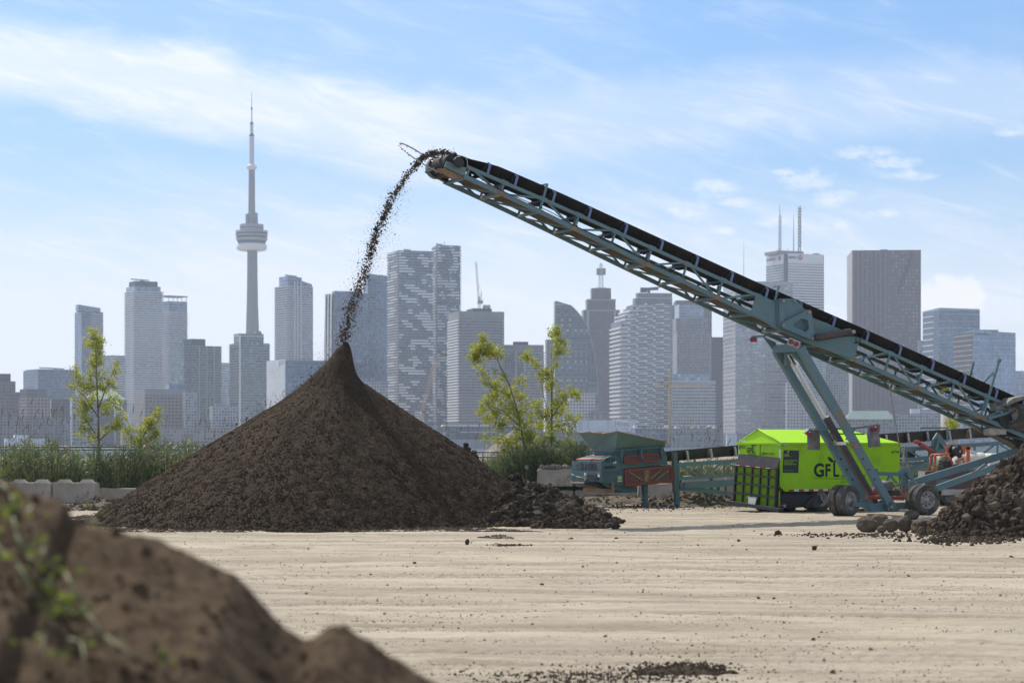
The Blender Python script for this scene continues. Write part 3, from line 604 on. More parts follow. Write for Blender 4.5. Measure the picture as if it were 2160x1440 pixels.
for i, cc in enumerate(((.06, .22, .08), (.16, .34, .16), (.35, .33, .5), (.62, .6, .66), (.6, .25, .22), (.6, .52, .1), (.10, .11, .32))):
    b.box('colour_panel', mat('beacon_panel', cc, rough=.5), b.u(1261) + i * (b.u(1279) - b.u(1261)) / 7, b.u(1261) + (i + 1) * (b.u(1279) - b.u(1261)) / 7 - .05, 14 + abs(i - 3) * -1.2 + 2, 26, b.z(577), b.z(564))
b = Bld('apartment_block', 'low white grid block behind the bushy sapling', 'apartment block', 1198, 1201, 1257, 2380); b.tier('whitegrid', 0, b.z(832)); b.tier('whitegrid', 0, b.z(846), b.W * .0 - 6, .2, 3, 15)
b = Bld('office_block', 'small brown block right of the low white grid block', 'office block', 1243, 1245, 1279, 2370); b.tier('brown2', 0, b.z(866))
# stepped balcony tower
b = Bld('balcony_tower', 'white balcony tower with stepped left shoulder and checkered bays in the middle', 'tower', 1289, 1312, 1419, 2400)
zt = [(1312, 690), (1319, 676), (1327, 664), (1337, 655), (1344, 647), (1350, 640)]
b.tier('condo_dark', 0, b.z(690))
for i, (x, y) in enumerate(zt[1:]): b.tier('condo_dark', b.z(zt[i][1]), b.z(y), b.u(x) - 4, b.W, 0, b.D - i, part='setback')
b.tier(M_ROOFG, b.z(640), b.z(628), b.u(1341), b.W, 2, 16, part='penthouse'); b.tier(M_ROOFG, b.z(628), b.z(617), b.u(1347), b.W, 3, 14, part='penthouse'); b.box('cap', M_SLAB, b.u(1345), b.W + .5, 2, 15, b.z(628.5), b.z(627))
b.box('cap', M_SLAB, b.u(1346), b.W + .5, 2.5, 15, b.z(618), b.z(616.6))
n = 58; stp = (b.z(640) - b.z(898)) / n; first = None; rg = random.Random(4)
bays = [b.u(x) for x in (1333, 1350, 1368, 1386, 1403)]
for i in range(n):
    z = b.z(898) + (i + .4) * stp; u0 = 0
    for x, y in zt:
        if z > b.z(y) - .1: u0 = b.u(x) + 2
    mb = MB(); mb.box(b.at((u0 + b.W) / 2, -.5, z), b.e1 * ((b.W - u0) / 2), b.e2 * .5, UPZ * .38)
    if i % 2 == 0:
        mb.box(b.at(-1.0 + u0, b.D / 2, z + .3), b.e1 * 1.3, b.e2 * (b.D / 2), UPZ * .9); mb.box(b.at(u0 + 3.2, -1.0, z + .3), b.e1 * 4.5, b.e2 * .9, UPZ * .9)
    for j, u in enumerate(bays):
        if u > u0 + 3 and (i + (0 if j % 2 else 1)) % 3 == 0: mb.box(b.at(u + 1.5, -1.1, z + .6), b.e1 * 3.4, b.e2 * .7, UPZ * .55)
        if u > u0 + 3 and (i + (0 if j % 2 else 1)) % 3 == 1: mb.box(b.at(u - 3.2, -1.0, z + .8), b.e1 * 1.4, b.e2 * .5, UPZ * 1.2)
    mb.build('balcony', M_SLAB, b.root)
mb = MB(); pA = b.at(b.u(1357), 8, b.z(609)); mb.beam(pA, b.at(b.u(1392), 8, b.z(606.5)), 2.2, 3.2); mb.beam(b.at(b.u(1374), 8, b.z(606)), b.at(b.u(1398), 8, b.z(603)), 1.0, 1.2); mb.box(b.at(b.u(1361), 8, b.z(610)), b.e1 * 3.4, b.e2 * 2, UPZ * 2.6); mb.tube(b.at(b.u(1372), 8, b.z(617)), b.at(b.u(1372), 8, b.z(607)), 1.6, 6); mb.build('roof_crane', M_ROOFD, b.root)
# behind it
b = Bld('office_tower', 'red brown granite tower half hidden behind the pale stepped office tower', 'office tower', 1412, 1418, 1501, 3300); b.tier('brown', 0, b.z(644)); b.tier(M_ROOFD, b.z(644), b.z(633), 6, b.W - 3, 4, b.D - 4, part='penthouse')
b = Bld('office_tower', 'pale granite office tower with stepped crown right of the balcony tower', 'office tower', 1415, 1428, 1498, 3150)
b.tier('brown2', 0, b.z(697)); b.tier('brown2', b.z(697), b.z(671), b.u(1421) + 4, b.u(1494), 3, b.D - 3); b.tier('blue2', b.z(671), b.z(641), b.u(1434), b.u(1486), 6, b.D - 6, part='crown')
b = Bld('office_tower', 'dark slim tower right of the pale stepped office tower', 'office tower', 1497, 1500, 1526, 3000); b.tier('dark', 0, b.z(711))
b = Bld('hotel_block', 'wide white hotel block with rows of balconies behind the yellow crane', 'hotel', 1413, 1418, 1507, 2380)
b.tier('lgrid', 0, b.z(805)); b.slabs(b.z(900), b.z(806), 3.3, M_SLAB, 1.2, .8, left=False); b.tier('blue2', b.z(805), b.z(788), b.u(1418), b.u(1496), 3, 14, part='penthouse'); b.box('roof', M_SLAB, -1, b.W + 1, -1, 14, b.z(805.5), b.z(803.5))
b = Bld('tower_crane', 'yellow tower crane with long flat jib in front of the hotel block', 'crane', 1408, 1411, 1416, 2300)
mb = MB(); lattice(mb, P(1413, 935, 2300), P(1413, 815, 2300), 2.6, 26, .42); mb.build('mast', M_YELST, b.root)
mb = MB(); lattice(mb, P(1418, 811, 2300), P(1500, 812, 2310), 2.2, 18, .38); mb.build('jib', M_YELST, b.root)
mb = MB(); lattice(mb, P(1411, 811, 2300), P(1386, 809, 2297), 2.0, 6, .38); mb.box(P(1386, 812, 2297), (2.6, 0, 0), (0, 1, 0), (0, 0, 1.6)); mb.build('counter_jib', M_YELST, b.root)
mb = MB(); lattice(mb, P(1413, 812, 2300), P(1411, 779, 2300), 1.6, 7, .36); mb.tube(P(1411, 779, 2300), P(1386, 808, 2297), .25, 4); mb.tube(P(1411, 779, 2300), P(1424, 784, 2300), .2, 4); mb.box(P(1415, 814, 2299), (1.5, 0, 0), (0, 1.2, 0), (0, 0, 1.4)); mb.build('apex_frame', M_YELST, b.root)
# --- bank towers on the right
b = Bld('office_tower', 'wide pale tower of striped windows with bright panels behind the conveyor legs', 'office tower', 1525, 1552, 1672, 2700)
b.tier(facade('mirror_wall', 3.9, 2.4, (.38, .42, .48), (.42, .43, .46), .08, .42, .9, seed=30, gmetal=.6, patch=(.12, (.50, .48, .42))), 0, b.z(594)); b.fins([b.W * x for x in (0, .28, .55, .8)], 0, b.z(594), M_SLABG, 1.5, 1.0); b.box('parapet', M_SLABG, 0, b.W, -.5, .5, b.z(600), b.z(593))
b.slabs(b.z(900), b.z(610), 5.0, M_SLABG, .5, 1.2, part='spandrel')
mb = MB(); mb.tube(P(1569, 640, 2700), P(1569, 510, 2700), .5, 5, .2); mb.build('mast', M_STEELG, b.root)
b = Bld('bank_tower', 'white marble bank tower with corner notch, roundel sign and two lattice masts', 'office tower', 1616, 1661, 1737, 3250)
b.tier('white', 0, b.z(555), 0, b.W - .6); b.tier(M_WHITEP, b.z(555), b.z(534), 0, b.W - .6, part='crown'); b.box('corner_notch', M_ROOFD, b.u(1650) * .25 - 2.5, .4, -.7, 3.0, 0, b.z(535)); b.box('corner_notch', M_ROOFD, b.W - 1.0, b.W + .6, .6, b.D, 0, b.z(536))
b.slabs(b.z(900), b.z(556), 3.95, M_WHITEP, .45, 1.7, u0=1.0, part='spandrel', right=False)
b.tier(M_ROOFG, b.z(534), b.z(527), b.u(1662) - 8, b.u(1705), 14, b.D - 8, part='penthouse'); b.box('roof_plant', M_ROOFG, b.u(1722), b.u(1733), 6, 12, b.z(535), b.z(531))
lettering('BMO', b.at(b.u(1663.5), -.5, b.z(545.2)), b.e1, UPZ, b.u(1681) - b.u(1663.5), b.z(539.8) - b.z(545.2), M_NAVY, b.root, lift=.3, bold=.02)
q = MB(); q.tube(b.at(b.u(1687.5), -.2, b.z(542)), b.at(b.u(1687.5), -1, b.z(542)), 3.6, 20); q.build('roundel', M_RED, b.root)
q = MB(); q.box(b.at(b.u(1687.5), -1.1, b.z(542)), b.e1 * 1.9, b.e2 * .1, UPZ * .35); [q.box(b.at(b.u(1687.5) + dx, -1.12, b.z(542) + .9), b.e1 * .3, b.e2 * .1, UPZ * .9) for dx in (-1.5, 0, 1.5)]; q.build('emblem', M_WHITEP, b.root)
lettering('BMO', b.at(-.4, b.D * .95, b.z(545)), -b.e2, UPZ, b.D * .42, b.z(540) - b.z(545), M_NAVY, b.root, lift=.6, bold=.02)
q = MB(); q.tube(b.at(0, b.D * .36, b.z(542.5)), b.at(-.9, b.D * .36, b.z(542.5)), 3.2, 18); q.build('roundel', M_RED, b.root)
mb = MB(); lattice(mb, b.at(b.u(1660), 20, b.z(527)), b.at(b.u(1660), 20, b.z(452)), 3.0, 22, .42); mb.tube(b.at(b.u(1660), 20, b.z(452)), b.at(b.u(1659), 20, b.z(429)), .6, 5, .3); mb.build('mast', M_STEELG, b.root)
mb = MB(); lattice(mb, b.at(b.u(1701), 20, b.z(527)), b.at(b.u(1701), 20, b.z(430)), 3.0, 28, .42); [mb.box(b.at(b.u(1701), 20, b.z(436 + 6 * i)), b.e1 * 2.1, b.e2 * 2, UPZ * .9) for i in range(14)]; mb.build('mast', M_STEELG, b.root)
mb = MB(); mb.tube(b.at(b.u(1690), 22, b.z(527)), b.at(b.u(1690), 22, b.z(447)), .8, 5, .3); [mb.tube(b.at(b.u(x), 16, b.z(535)), b.at(b.u(x), 16, b.z(523 - (x % 5))), .35, 4) for x in (1652, 1656, 1665, 1672, 1676, 1694)]; mb.build('aerial', M_STEELG, b.root)
b = Bld('office_tower', 'slim white grid tower seen between the conveyor legs', 'office tower', 1657, 1659, 1688, 2350); b.tier('whitegrid', 0, b.z(806)); b.tier('whitegrid', 0, b.z(860), b.W, b.W + 9, 2, 14)
b = Bld('condo_tower', 'bluish glass tower behind the conveyor left of the red granite tower', 'tower', 1676, 1684, 1740, 2600); b.tier('condo', 0, b.z(712)); b.slabs(b.z(905), b.z(715), 3.2, M_SLABG, .8, .6, left=False)
b = Bld('condo_tower', 'pale grid tower touching the red granite tower', 'tower', 1738, 1741, 1790, 2640); b.tier('lgrid', 0, b.z(720))
b = Bld('granite_tower', 'huge dark red granite slab tower with zigzag notches near its right edge', 'office tower', 1787, 1798, 1939, 3250)
b.tier('redbrown', 0, b.z(528)); b.box('end_wall', M_SLABG, -.5, 0, 0, b.D, 0, b.z(529)); z1 = b.z(530)
b.fins([b.u(1800 + 9.3 * i) for i in range(8)], b.z(905), z1, mat('red_granite_pier', (.15, .11, .118), rough=.6), 3.0, 4.0)
M_ZZ = mat('dark_glass_notch', (.012, .012, .018), rough=.3)
for i in range(6):
    x = 1919 - 5.3 * i; b.box('notch', M_ZZ, b.u(x - 3), b.u(x + 3.5), -1.4, -.1, b.z(550 + 14.2 * i), b.z(533 + 14.2 * i))
b.roof_crane(1808, 1828, 526, 1812, 528.5); b.box('roof_plant', M_ROOFD, b.u(1857), b.u(1872), 8, 20, b.z(528), b.z(525.5))
b = Bld('office_tower', 'sliver of blue glass tower beside the red granite tower', 'office tower', 1936, 1938, 1950, 3000); b.tier('blue2', 0, b.z(718))
b = Bld('glass_office', 'blue glass tower with pale striped left wall right of the red granite tower', 'office tower', 1947, 1981, 2064, 2900)
b.tier('blue', 0, b.z(655)); b.tier('blue2', b.z(655), b.z(650), 0, b.W, 0, b.D, part='crown', ztop=[b.z(649), b.z(651), b.z(651), b.z(652)]); b.slabs(b.z(880), b.z(660), 7.5, M_SLAB, .4, 1.2, part='spandrel', right=False, front=False, v0=b.D * .35, v1=b.D); b.slabs(b.z(730), b.z(656), 8, M_SLABG, .3, .8, left=False, right=False, part='floor_edge')
for i in range(12): b.box('crown_fin', M_SLAB, b.W * (.1 + .075 * i), b.W * (.1 + .075 * i) + .5, .5, 1.4, b.z(650.5), b.z(648.5))
b = Bld('glass_office', 'pale blue glass office tower with name sign near the right edge', 'office tower', 2013, 2052, 2139, 2500)
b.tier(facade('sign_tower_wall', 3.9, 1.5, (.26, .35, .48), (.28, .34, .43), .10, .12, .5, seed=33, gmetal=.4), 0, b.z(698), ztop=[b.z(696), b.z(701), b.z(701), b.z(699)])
b.box('end_wall', M_ROOFD, -.4, 0, .5, b.D, 0, b.z(701)); b.slabs(b.z(870), b.z(702), 5.6, M_SLAB, .5, .5, front=False, right=False, part='spandrel'); b.slabs(b.z(880), b.z(712), 7.0, M_SLAB, .2, .28, left=False, right=False, part='floor_edge'); b.box('penthouse', M_ROOFG, b.u(2060), b.u(2106), 3, 14, b.z(700), b.z(694.5))
lettering('Deloitte.', b.at(b.u(2057), -.1, b.z(706.5)), b.e1, UPZ, b.u(2086) - b.u(2057), b.z(700.5) - b.z(706.5), mat('sign_grey', (.02, .03, .08)), b.root, lift=.3, bold=.015)
b = Bld('office_tower', 'pale blue slab block cut off by the right edge', 'office tower', 2136, 2139, 2215, 2900); b.tier('blue2', 0, b.z(782))
# --- the waterfront
b = Bld('hoarding', 'long white construction hoarding with dark red name sign', 'hoarding', 1190, 1196, 1341, 2150)
b.tier(M_SLAB, 0, b.z(886), v1=20, roofmat=M_SLABG)
for x in (1226, 1240, 1282, 1300, 1322): b.box('pilaster', M_SLABG, b.u(x), b.u(x) + .5, -.4, 0, 2, b.z(887))
b.box('sign_board', M_WHITEP, b.u(1296), b.u(1326), -.5, -.05, b.z(902), b.z(886.5))
lettering('Hines', b.at(b.u(1298), -.5, b.z(898.5)), b.e1, UPZ, b.u(1326) - b.u(1298), b.z(887.5) - b.z(898.5), M_MAROON, b.root, lift=.1)
b = Bld('construction_frame', 'unfinished concrete frame building with open floors behind the teal hopper', 'construction site', 1322, 1330, 1527, 1500)
for i, zf in enumerate((936, 926, 915, 905)): b.box('floor_slab', M_SLABG, 0, b.W - (6 if i == 3 else 0), 0, 24, b.z(zf), b.z(zf) + .6)
for i in range(24): b.box('column', M_SLABG, b.W * i / 24 + .5, b.W * i / 24 + 1.0, .6, 1.1, 0, b.z(905))
rg = random.Random(3)
for i in range(40): x = rg.random() * b.W * .95; b.box('formwork', (M_STEELG, M_YELST, M_SLAB)[i % 3], x, x + rg.uniform(.4, 2.6), rg.uniform(0, 8), 9, b.z(905) + .6, b.z(905) + rg.uniform(1.0, 2.8))
b = Bld('site_cabin', 'small pale cabin left of the lime trailer roof, on the far shore', 'cabin', 1532, 1533, 1554, 1400); b.tier(M_SLAB, 0, b.z(916), v1=6)
b = Bld('quay_building', 'long blue grey quay building behind the gravel mound', 'quay building', 935, 940, 1110, 1900)
b.tier('grey', 0, b.z(899), v1=30); b.box('roof', M_SLAB, -2, b.W + 2, -2, 32, b.z(899), b.z(895.5)); b.box('roof', M_SLAB, b.W * .15, b.W * .62, -6, -2, b.z(912), b.z(910.5)); b.box('wall', M_SLABG, -8, b.W, -9, -7, 0, b.z(926))
b = Bld('quay_building', 'long low quay shed between gravel mound and construction frame', 'quay building', 1105, 1110, 1335, 1950); b.tier('stone', 0, b.z(912), v1=30); b.box('roof', M_SLABG, -2, b.W, -2, 32, b.z(912), b.z(910))
b = Bld('quay_building', 'long low office range with green hipped roof behind the legs', 'quay building', 1783, 1788, 1880, 2250); b.tier('stone', 0, b.z(884), v1=30)
mb = MB(); zz = b.z(884); q = [b.at(-3, -3, zz), b.at(b.W + 1, -3, zz), b.at(b.W + 1, 33, zz), b.at(-3, 33, zz)]; ap = [b.at(5, 10, b.z(866)), b.at(b.W - 3, 10, b.z(866)), b.at(b.W - 3, 20, b.z(866)), b.at(5, 20, b.z(866))]
mb.add(q + ap, [(0, 1, 5, 4), (1, 2, 6, 5), (2, 3, 7, 6), (3, 0, 4, 7), (4, 5, 6, 7)]); mb.build('roof', M_GREENR, b.root)
b = Bld('quay_building', 'long low glass block under the right end of the conveyor', 'quay building', 1878, 1882, 2010, 2260); b.tier('lgrid', 0, b.z(872), v1=30); b.box('roof', M_SLAB, b.W * .3, b.W * .45, 2, 12, b.z(872), b.z(862))
b = Bld('quay_building', 'low bluish quay range beside the pale cabin', 'quay building', 1525, 1530, 1800, 2280); b.tier('grey', 0, b.z(915), v1=30)
b = Bld('quay_building', 'low grey quay range at far left above the reeds', 'quay building', -60, -50, 175, 2200); b.tier('grey', 0, b.z(880), v1=30)
b = Bld('quay_building', 'low pale quay range above the reeds beside the small sapling', 'quay building', 255, 258, 540, 2260); b.tier('stone', 0, b.z(903), v1=30)
b = Bld('quay_building', 'low blue grey quay range at the right edge behind the rubble', 'quay building', 2008, 2012, 2230, 2200); b.tier('blue2', 0, b.z(868), v1=30)
b = Bld('marquee', 'low white ship-like marquee above the reeds at the far left', 'marquee', 10, 12, 92, 1500)
b.tier(M_WHITEP, 0, b.z(925), v1=14, roofmat=M_WHITEP); b.tier(M_WHITEP, b.z(925), b.z(917), b.u(30), b.u(58), 2, 10, part='upper_deck', roofmat=M_WHITEP)
b = Bld('ferry_terminal', 'pale ribbed waterfront hall seen through the tall sapling', 'hall', 148, 152, 188, 1900); b.tier('lgrid', 0, b.z(838), v1=16); b.tier('stone', 0, b.z(852), b.W, b.W + 6, 1, 15)
mb = MB(); lattice(mb, P(240, 848, 1700), P(286, 912, 1700), 4.5, 12, .5); b = root('gangway', P(263, 936, 1700), 'pale slanting lattice gantry between the two left saplings', 'gantry'); mb.build('truss', M_STEELW, b); mb = MB(); mb.tube(P(286, 938, 1700), P(286, 911, 1700), 1.0, 6); mb.tube(P(243, 938, 1700), P(243, 850, 1700), .8, 6); mb.build('post', M_STEELW, b)
b = root('storage_silo', G(2003, 985) * 1.0, 'round pale concrete silo under the right end of the conveyor', 'silo')
c = P(2003, 960, 300); c.z = 0; b.location = c; ORG[b.name] = c
mb = MB(); mb.lathe(c, [(1.17 * .98, 0), (1.17, 6.9), (0.2, 7.1)], 28); mb.build('wall', M_SILO if 'M_SILO' in globals() else mat('silo_concrete', (.42, .39, .35), (.36, .33, .30), .6, .9), b)
# ================================================================ soil piles
def soilmat(name, c1, c2, c3, bump=.05, sc=5.0):
    m, t, b = principled(name); tcn = t.new('ShaderNodeTexCoord'); v = tcn.outputs['Object']
    a = t.noise(v, sc, 9, .7); g = t.noise(v, sc * 5, 6, .7); l = t.noise(v, sc * .12, 4, .6, .8)
    c = t.mix(t.ss(a, .36, .66), c1, c2); c = t.mix(t.m('MULTIPLY', t.ss(g, .56, .74), .8), c, c3); c = t.mix(t.m('MULTIPLY', t.ss(l, .42, .66), .55), c, tuple(x * .62 for x in c1))
    t.put(b.inputs['Base Color'], c); b.inputs['Roughness'].default_value = .95; b.inputs['Specular IOR Level'].default_value = .12
    bn = t.new('ShaderNodeBump'); bn.inputs['Distance'].default_value = bump; bn.inputs['Strength'].default_value = .9
    t.put(bn.inputs['Height'], t.m('ADD', a, t.m('MULTIPLY', g, .4))); t.l.new(bn.outputs[0], b.inputs['Normal'])
    return m
M_SOIL = soilmat('dark_compost_soil', (.044, .031, .020), (.074, .053, .036), (.12, .088, .06), .03, 7.0)
M_SOILC = mat('soil_crumb', (.045, .031, .020), (.088, .063, .042), .8, .95, spec=.1)
M_GREYS = soilmat('grey_gravel_soil', (.20, .18, .155), (.30, .275, .24), (.36, .33, .29), .08, 2.5)
M_GREYS2 = soilmat('dry_grey_brown_soil', (.13, .108, .082), (.20, .165, .125), (.27, .23, .18), .06, 3.5)
M_CLAY = soilmat('clay_soil', (.055, .042, .031), (.095, .074, .055), (.15, .12, .09), .05, 4.0)
M_CLOD = mat('clay_clod', (.050, .038, .028), (.105, .082, .06), .9, .95, bump=.02, bscale=9, spec=.1)
M_ROCK = mat('boulder', (.085, .067, .050), (.145, .118, .092), 1.2, .85, bump=.02, bscale=6, spec=.2)
PC = P(733, HZ, 70.2); PC = Vector((PC.x, 70.2, 0))
def pile_h(x, y):
    dx = x - PC.x; dy = y - PC.y; r = np.hypot(dx, dy) + 1e-6; ct = dx / r; st = dy / r
    Rr = 7.25 - 1.0 * ct - .75 * np.clip(-st, 0, 1) + .25 * np.sin(3 * np.arctan2(dy, dx) + 1)
    rho = r / Rr; h = 5.08 * (1 - rho / 1.04)
    h = np.where(rho > .82, np.maximum(h, 0) ** 1.0 * 1 + .0, h)
    # the soft peak where the soil lands, steep on its right
    h = h + np.interp(dx, [-2.2, -1.39, -.64, -.34, -.12, .05, .13, .2, .3], [0, .10, .38, .60, .63, .62, .50, .18, 0]) * np.exp(-np.abs(dy / .75) ** 2.5) + np.interp(dx, [0, .2, .45, 1.45, 3], [0, -.15, -.30, -.15, 0]) * np.exp(-(dy / 2.2) ** 2)
    # shallow slides down the flanks
    an = np.arctan2(dy, dx); h = h + np.clip(1 - rho, 0, 1) ** .5 * np.clip(rho * 3, 0, 1) * (.07 * pn2(an * 6, r * .25) + .05 * pn2(an * 14 + 5, r * .5))
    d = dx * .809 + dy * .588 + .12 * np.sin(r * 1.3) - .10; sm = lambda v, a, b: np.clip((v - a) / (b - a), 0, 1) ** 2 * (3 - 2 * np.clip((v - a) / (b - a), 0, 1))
    h = h - .20 * sm(d, 0, .30) * (1 - sm(d, .9, 3.6)) * sm(r, .3, 1.4) * sm(dx * .588 - dy * .809, -.2, 1.6)  # step in the right-front flank, shaped to darken the stream's shadow band
    return h, rho
n = 400; xs = np.linspace(PC.x - 9.6, PC.x + 7.6, 430); ys = np.linspace(PC.y - 8.4, PC.y + 8.4, 340)
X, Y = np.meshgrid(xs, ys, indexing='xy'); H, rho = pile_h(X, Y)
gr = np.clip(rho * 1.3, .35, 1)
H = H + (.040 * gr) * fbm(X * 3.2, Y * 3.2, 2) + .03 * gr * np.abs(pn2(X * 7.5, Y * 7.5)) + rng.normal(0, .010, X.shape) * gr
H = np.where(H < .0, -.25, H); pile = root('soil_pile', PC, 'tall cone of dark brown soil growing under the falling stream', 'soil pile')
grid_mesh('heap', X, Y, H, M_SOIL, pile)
# crumbs on its skin, bigger towards the foot
N = 62000; an = rng.uniform(0, 2 * math.pi, N); rr = np.sqrt(rng.uniform(.02, 1.12, N)) * 7.4
cx = PC.x + rr * np.cos(an); cy = PC.y + rr * np.sin(an); ch, cr = pile_h(cx, cy); ok = (cr < 1.06) & (cy < PC.y + 1.5); cx, cy, ch, cr = cx[ok], cy[ok], ch[ok], cr[ok]
sz = rng.uniform(.011, .024, len(cx)) * (.6 + .9 * cr) ; big = rng.random(len(cx)) < .006; sz[big] *= 2.0
crumbs = scatter('soil_crumbs', LUMPS, np.stack([cx, cy, np.maximum(ch, 0) + sz * .15], 1), sz, M_SOILC, pile); tag(crumbs, kind='stuff')
# ragged skirt of crumbs where the pile meets the yard
N = 3200; an = rng.uniform(math.pi * .98, 2.05 * math.pi, N); d0 = rng.exponential(.22, N); x0 = np.cos(an); y0 = np.sin(an)
Rr = (7.25 - 1.0 * x0 - .75 * np.clip(-y0, 0, 1) + .25 * np.sin(3 * an + 1)) * 1.02 + d0 - .12; px_ = PC.x + Rr * x0; py_ = PC.y + Rr * y0; sz = rng.uniform(.012, .05, N)
tag(scatter('spilled_soil', LUMPS, np.stack([px_, py_, ground_h(px_, py_) + sz * .4], 1), sz, M_SOILC), 'thin scatter of soil crumbs around the foot of the tall cone', 'soil crumbs', kind='stuff')

# ---- the stream of falling soil (from the belt end to the peak)
M_FALL = mat('falling_soil', (.060, .042, .030), (.14, .10, .07), 2.0, .95, spec=.1)
sp_ = [(962, 327), (930, 322), (905, 325), (886, 337), (868, 358), (848, 386), (828, 418), (808, 457), (791, 500), (777, 545), (764, 590), (750, 630), (737, 665), (727, 700), (722, 726)]
sY = np.interp([p[0] for p in sp_], [720, 890, 965], [70.15, 70.6, 71.05])
SP = np.array([P(a, b, y)[:] for (a, b), y in zip(sp_, sY)]); sl = np.concatenate([[0], np.cumsum(np.linalg.norm(np.diff(SP, axis=0), axis=1))])
def along(s): return np.stack([np.interp(s, sl, SP[:, k]) for k in range(3)], 1)
T = sl[-1]; N = 8500; s = T * rng.random(N) ** .95; cl_ = fbm(s * 3.1, s * 0 + 3, 3); keep = rng.random(N) < np.clip(.60 + .8 * cl_ + .7 * (s < 1.6), .08, 1); s = s[keep]; N = len(s)
wd = .024 + .012 * s; side = rng.normal(0, 1, (N, 3)) * wd[:, None]; side[:, 0] += .05 * fbm(s * 1.6, s * 0, 2); side[:, 2] += rng.normal(0, .05, N)
sz = np.exp(rng.normal(-4.5, .55, N)); sz = np.clip(sz, .006, .06)
fall = scatter('falling_soil', LUMPS, along(s) + side, sz, M_FALL, aniso=.5)
tag(fall, 'stream of dark soil lumps falling from the conveyor head to the cone', 'falling soil', kind='stuff')
# fine specks beside the stream, and those thrown off round the peak
N = 5200; s = T * (.3 + .7 * rng.random(N)); p1 = along(s) + rng.normal(0, 1, (N, 3)) * (.10 + .035 * s)[:, None]; p1[:, 0] += rng.exponential(.10, N)
N2 = 13000; q = np.stack([PC.x + .05 + rng.normal(0, .75, N2) - rng.exponential(.35, N2), PC.y - .2 + rng.normal(0, .4, N2), 4.55 + np.abs(rng.normal(0, .48, N2))], 1)
N3 = 1300; r3 = rng.exponential(1.5, N3) + .4; q3 = np.stack([PC.x - r3, PC.y + rng.normal(0, .5, N3), 5.0 * (1 - r3 / 8.6) + .08 + rng.exponential(.16, N3)], 1)
allp = np.concatenate([p1, q, q3]); szz = np.concatenate([np.exp(rng.normal(-5.3, .4, N)), np.exp(rng.normal(-5.85, .4, N2)), np.exp(rng.normal(-4.9, .45, N3))])
tag(scatter('soil_dust', [lump(1, 3, .5)], allp, szz, M_FALL, aniso=.4), 'cloud of fine soil specks round the stream and the cone peak', 'soil dust', kind='stuff')

# ---- lumpy heaps
def heap(name, label, c, rx, ry, h, material, seed, n=120, lump_=.12, crumb=0, csize=(.04, .14), clodm=None, prof=1.0, ang=0.0):
    r_ = root(name, (c[0], c[1], 0), label, 'soil heap' if 'heap' in name else 'mound')
    g = np.linspace(-1.15, 1.15, n); U, V = np.meshgrid(g, g, indexing='xy'); ca, sa = math.cos(ang), math.sin(ang)
    Xh = c[0] + (U * rx) * ca - (V * ry) * sa; Yh = c[1] + (U * rx) * sa + (V * ry) * ca
    def hh(U, V, Xh, Yh):
        rr = np.hypot(U, V); rr = rr * (1 + .22 * pn2(np.arctan2(V, U) * 1.6 + seed * 3, rr * 0 + seed)); z = h * np.clip(1 - rr, -.3, 1) ** 1 if prof == 1 else h * (np.clip(1 - rr, 0, 1) ** prof)
        return z + lump_ * fbm(Xh * 1.8 / max(1, rx * .3) + seed, Yh * 1.8 / max(1, rx * .3), 4) * np.clip((1.05 - rr) * 4, 0, 1), rr
    Z, rr = hh(U, V, Xh, Yh); Z = np.where(rr > 1.02, -.25, Z)
    grid_mesh('heap', Xh, Yh, Z, material, r_)
    if crumb:
        u = rng.uniform(-1.05, 1.05, crumb * 2); v = rng.uniform(-1.05, 1.05, crumb * 2); xx = c[0] + u * rx * ca - v * ry * sa; yy_ = c[1] + u * rx * sa + v * ry * ca; z, r2 = hh(u, v, xx, yy_); k = r2 < 1.08
        sz = np.exp(rng.uniform(math.log(csize[0]), math.log(csize[1]), k.sum())); tag(scatter('clods', LUMPS2, np.stack([xx[k], yy_[k], np.maximum(z[k], 0) + sz * .25], 1), sz, clodm or material, r_), kind='stuff')
    return r_
g0 = G(1175, 1100)
heap('soil_heap', 'lumpy dark clod heap against the right foot of the tall cone', (P(1130, HZ, 68.5).x, 68.5), 2.5, 2.6, 1.15, M_CLAY, 2, 130, .30, 900, (.03, .16), M_CLOD, ang=-.3)
heap('soil_heap', 'low clod ridge trailing right from the lumpy heap on the pale yard', (P(1215, HZ, 65.2).x, 65.2), 1.25, .8, .50, M_CLAY, 5, 80, .2, 300, (.025, .11), M_CLOD)
heap('soil_heap', 'small lumpy clod heap before the reeds behind the right foot of the tall cone', (P(1085, HZ, 74).x, 74), 1.5, 1.6, 1.45, M_CLAY, 9, 90, .25, 300, (.03, .14), M_CLOD)
heap('soil_heap', 'dark clod heap on the far right flank of the tall cone', (P(985, HZ, 73.5).x, 73.5), 1.5, 1.5, 2.55, M_SOIL, 12, 90, .22, 260, (.03, .10), M_SOILC)
heap('soil_heap', 'low grey rubble heap beside the left concrete blocks', (P(222, HZ, 84).x, 84), 1.8, 2.2, .40, M_GREYS2, 6, 80, .12, 200, (.02, .09), M_GREYS2)
heap('gravel_mound', 'large pale grey gravel mound behind the fence and saplings', (P(1085, HZ, 135).x, 135), 4.6, 5, 3.4, M_GREYS, 4, 100, .12, 0)
heap('soil_heap', 'low muddy bank beneath the teal hopper machine', (P(1300, HZ, 91.5).x, 91.5), 4.6, 2.2, .34, M_GREYS2, 8, 120, .12, 260, (.02, .08), M_GREYS2, ang=.1)
heap('soil_heap', 'low brown soil bank between teal machine legs and lime trailer', (P(1475, HZ, 90.5).x, 90.5), 2.6, 1.8, .50, M_GREYS2, 11, 110, .16, 260, (.02, .09), M_GREYS2)
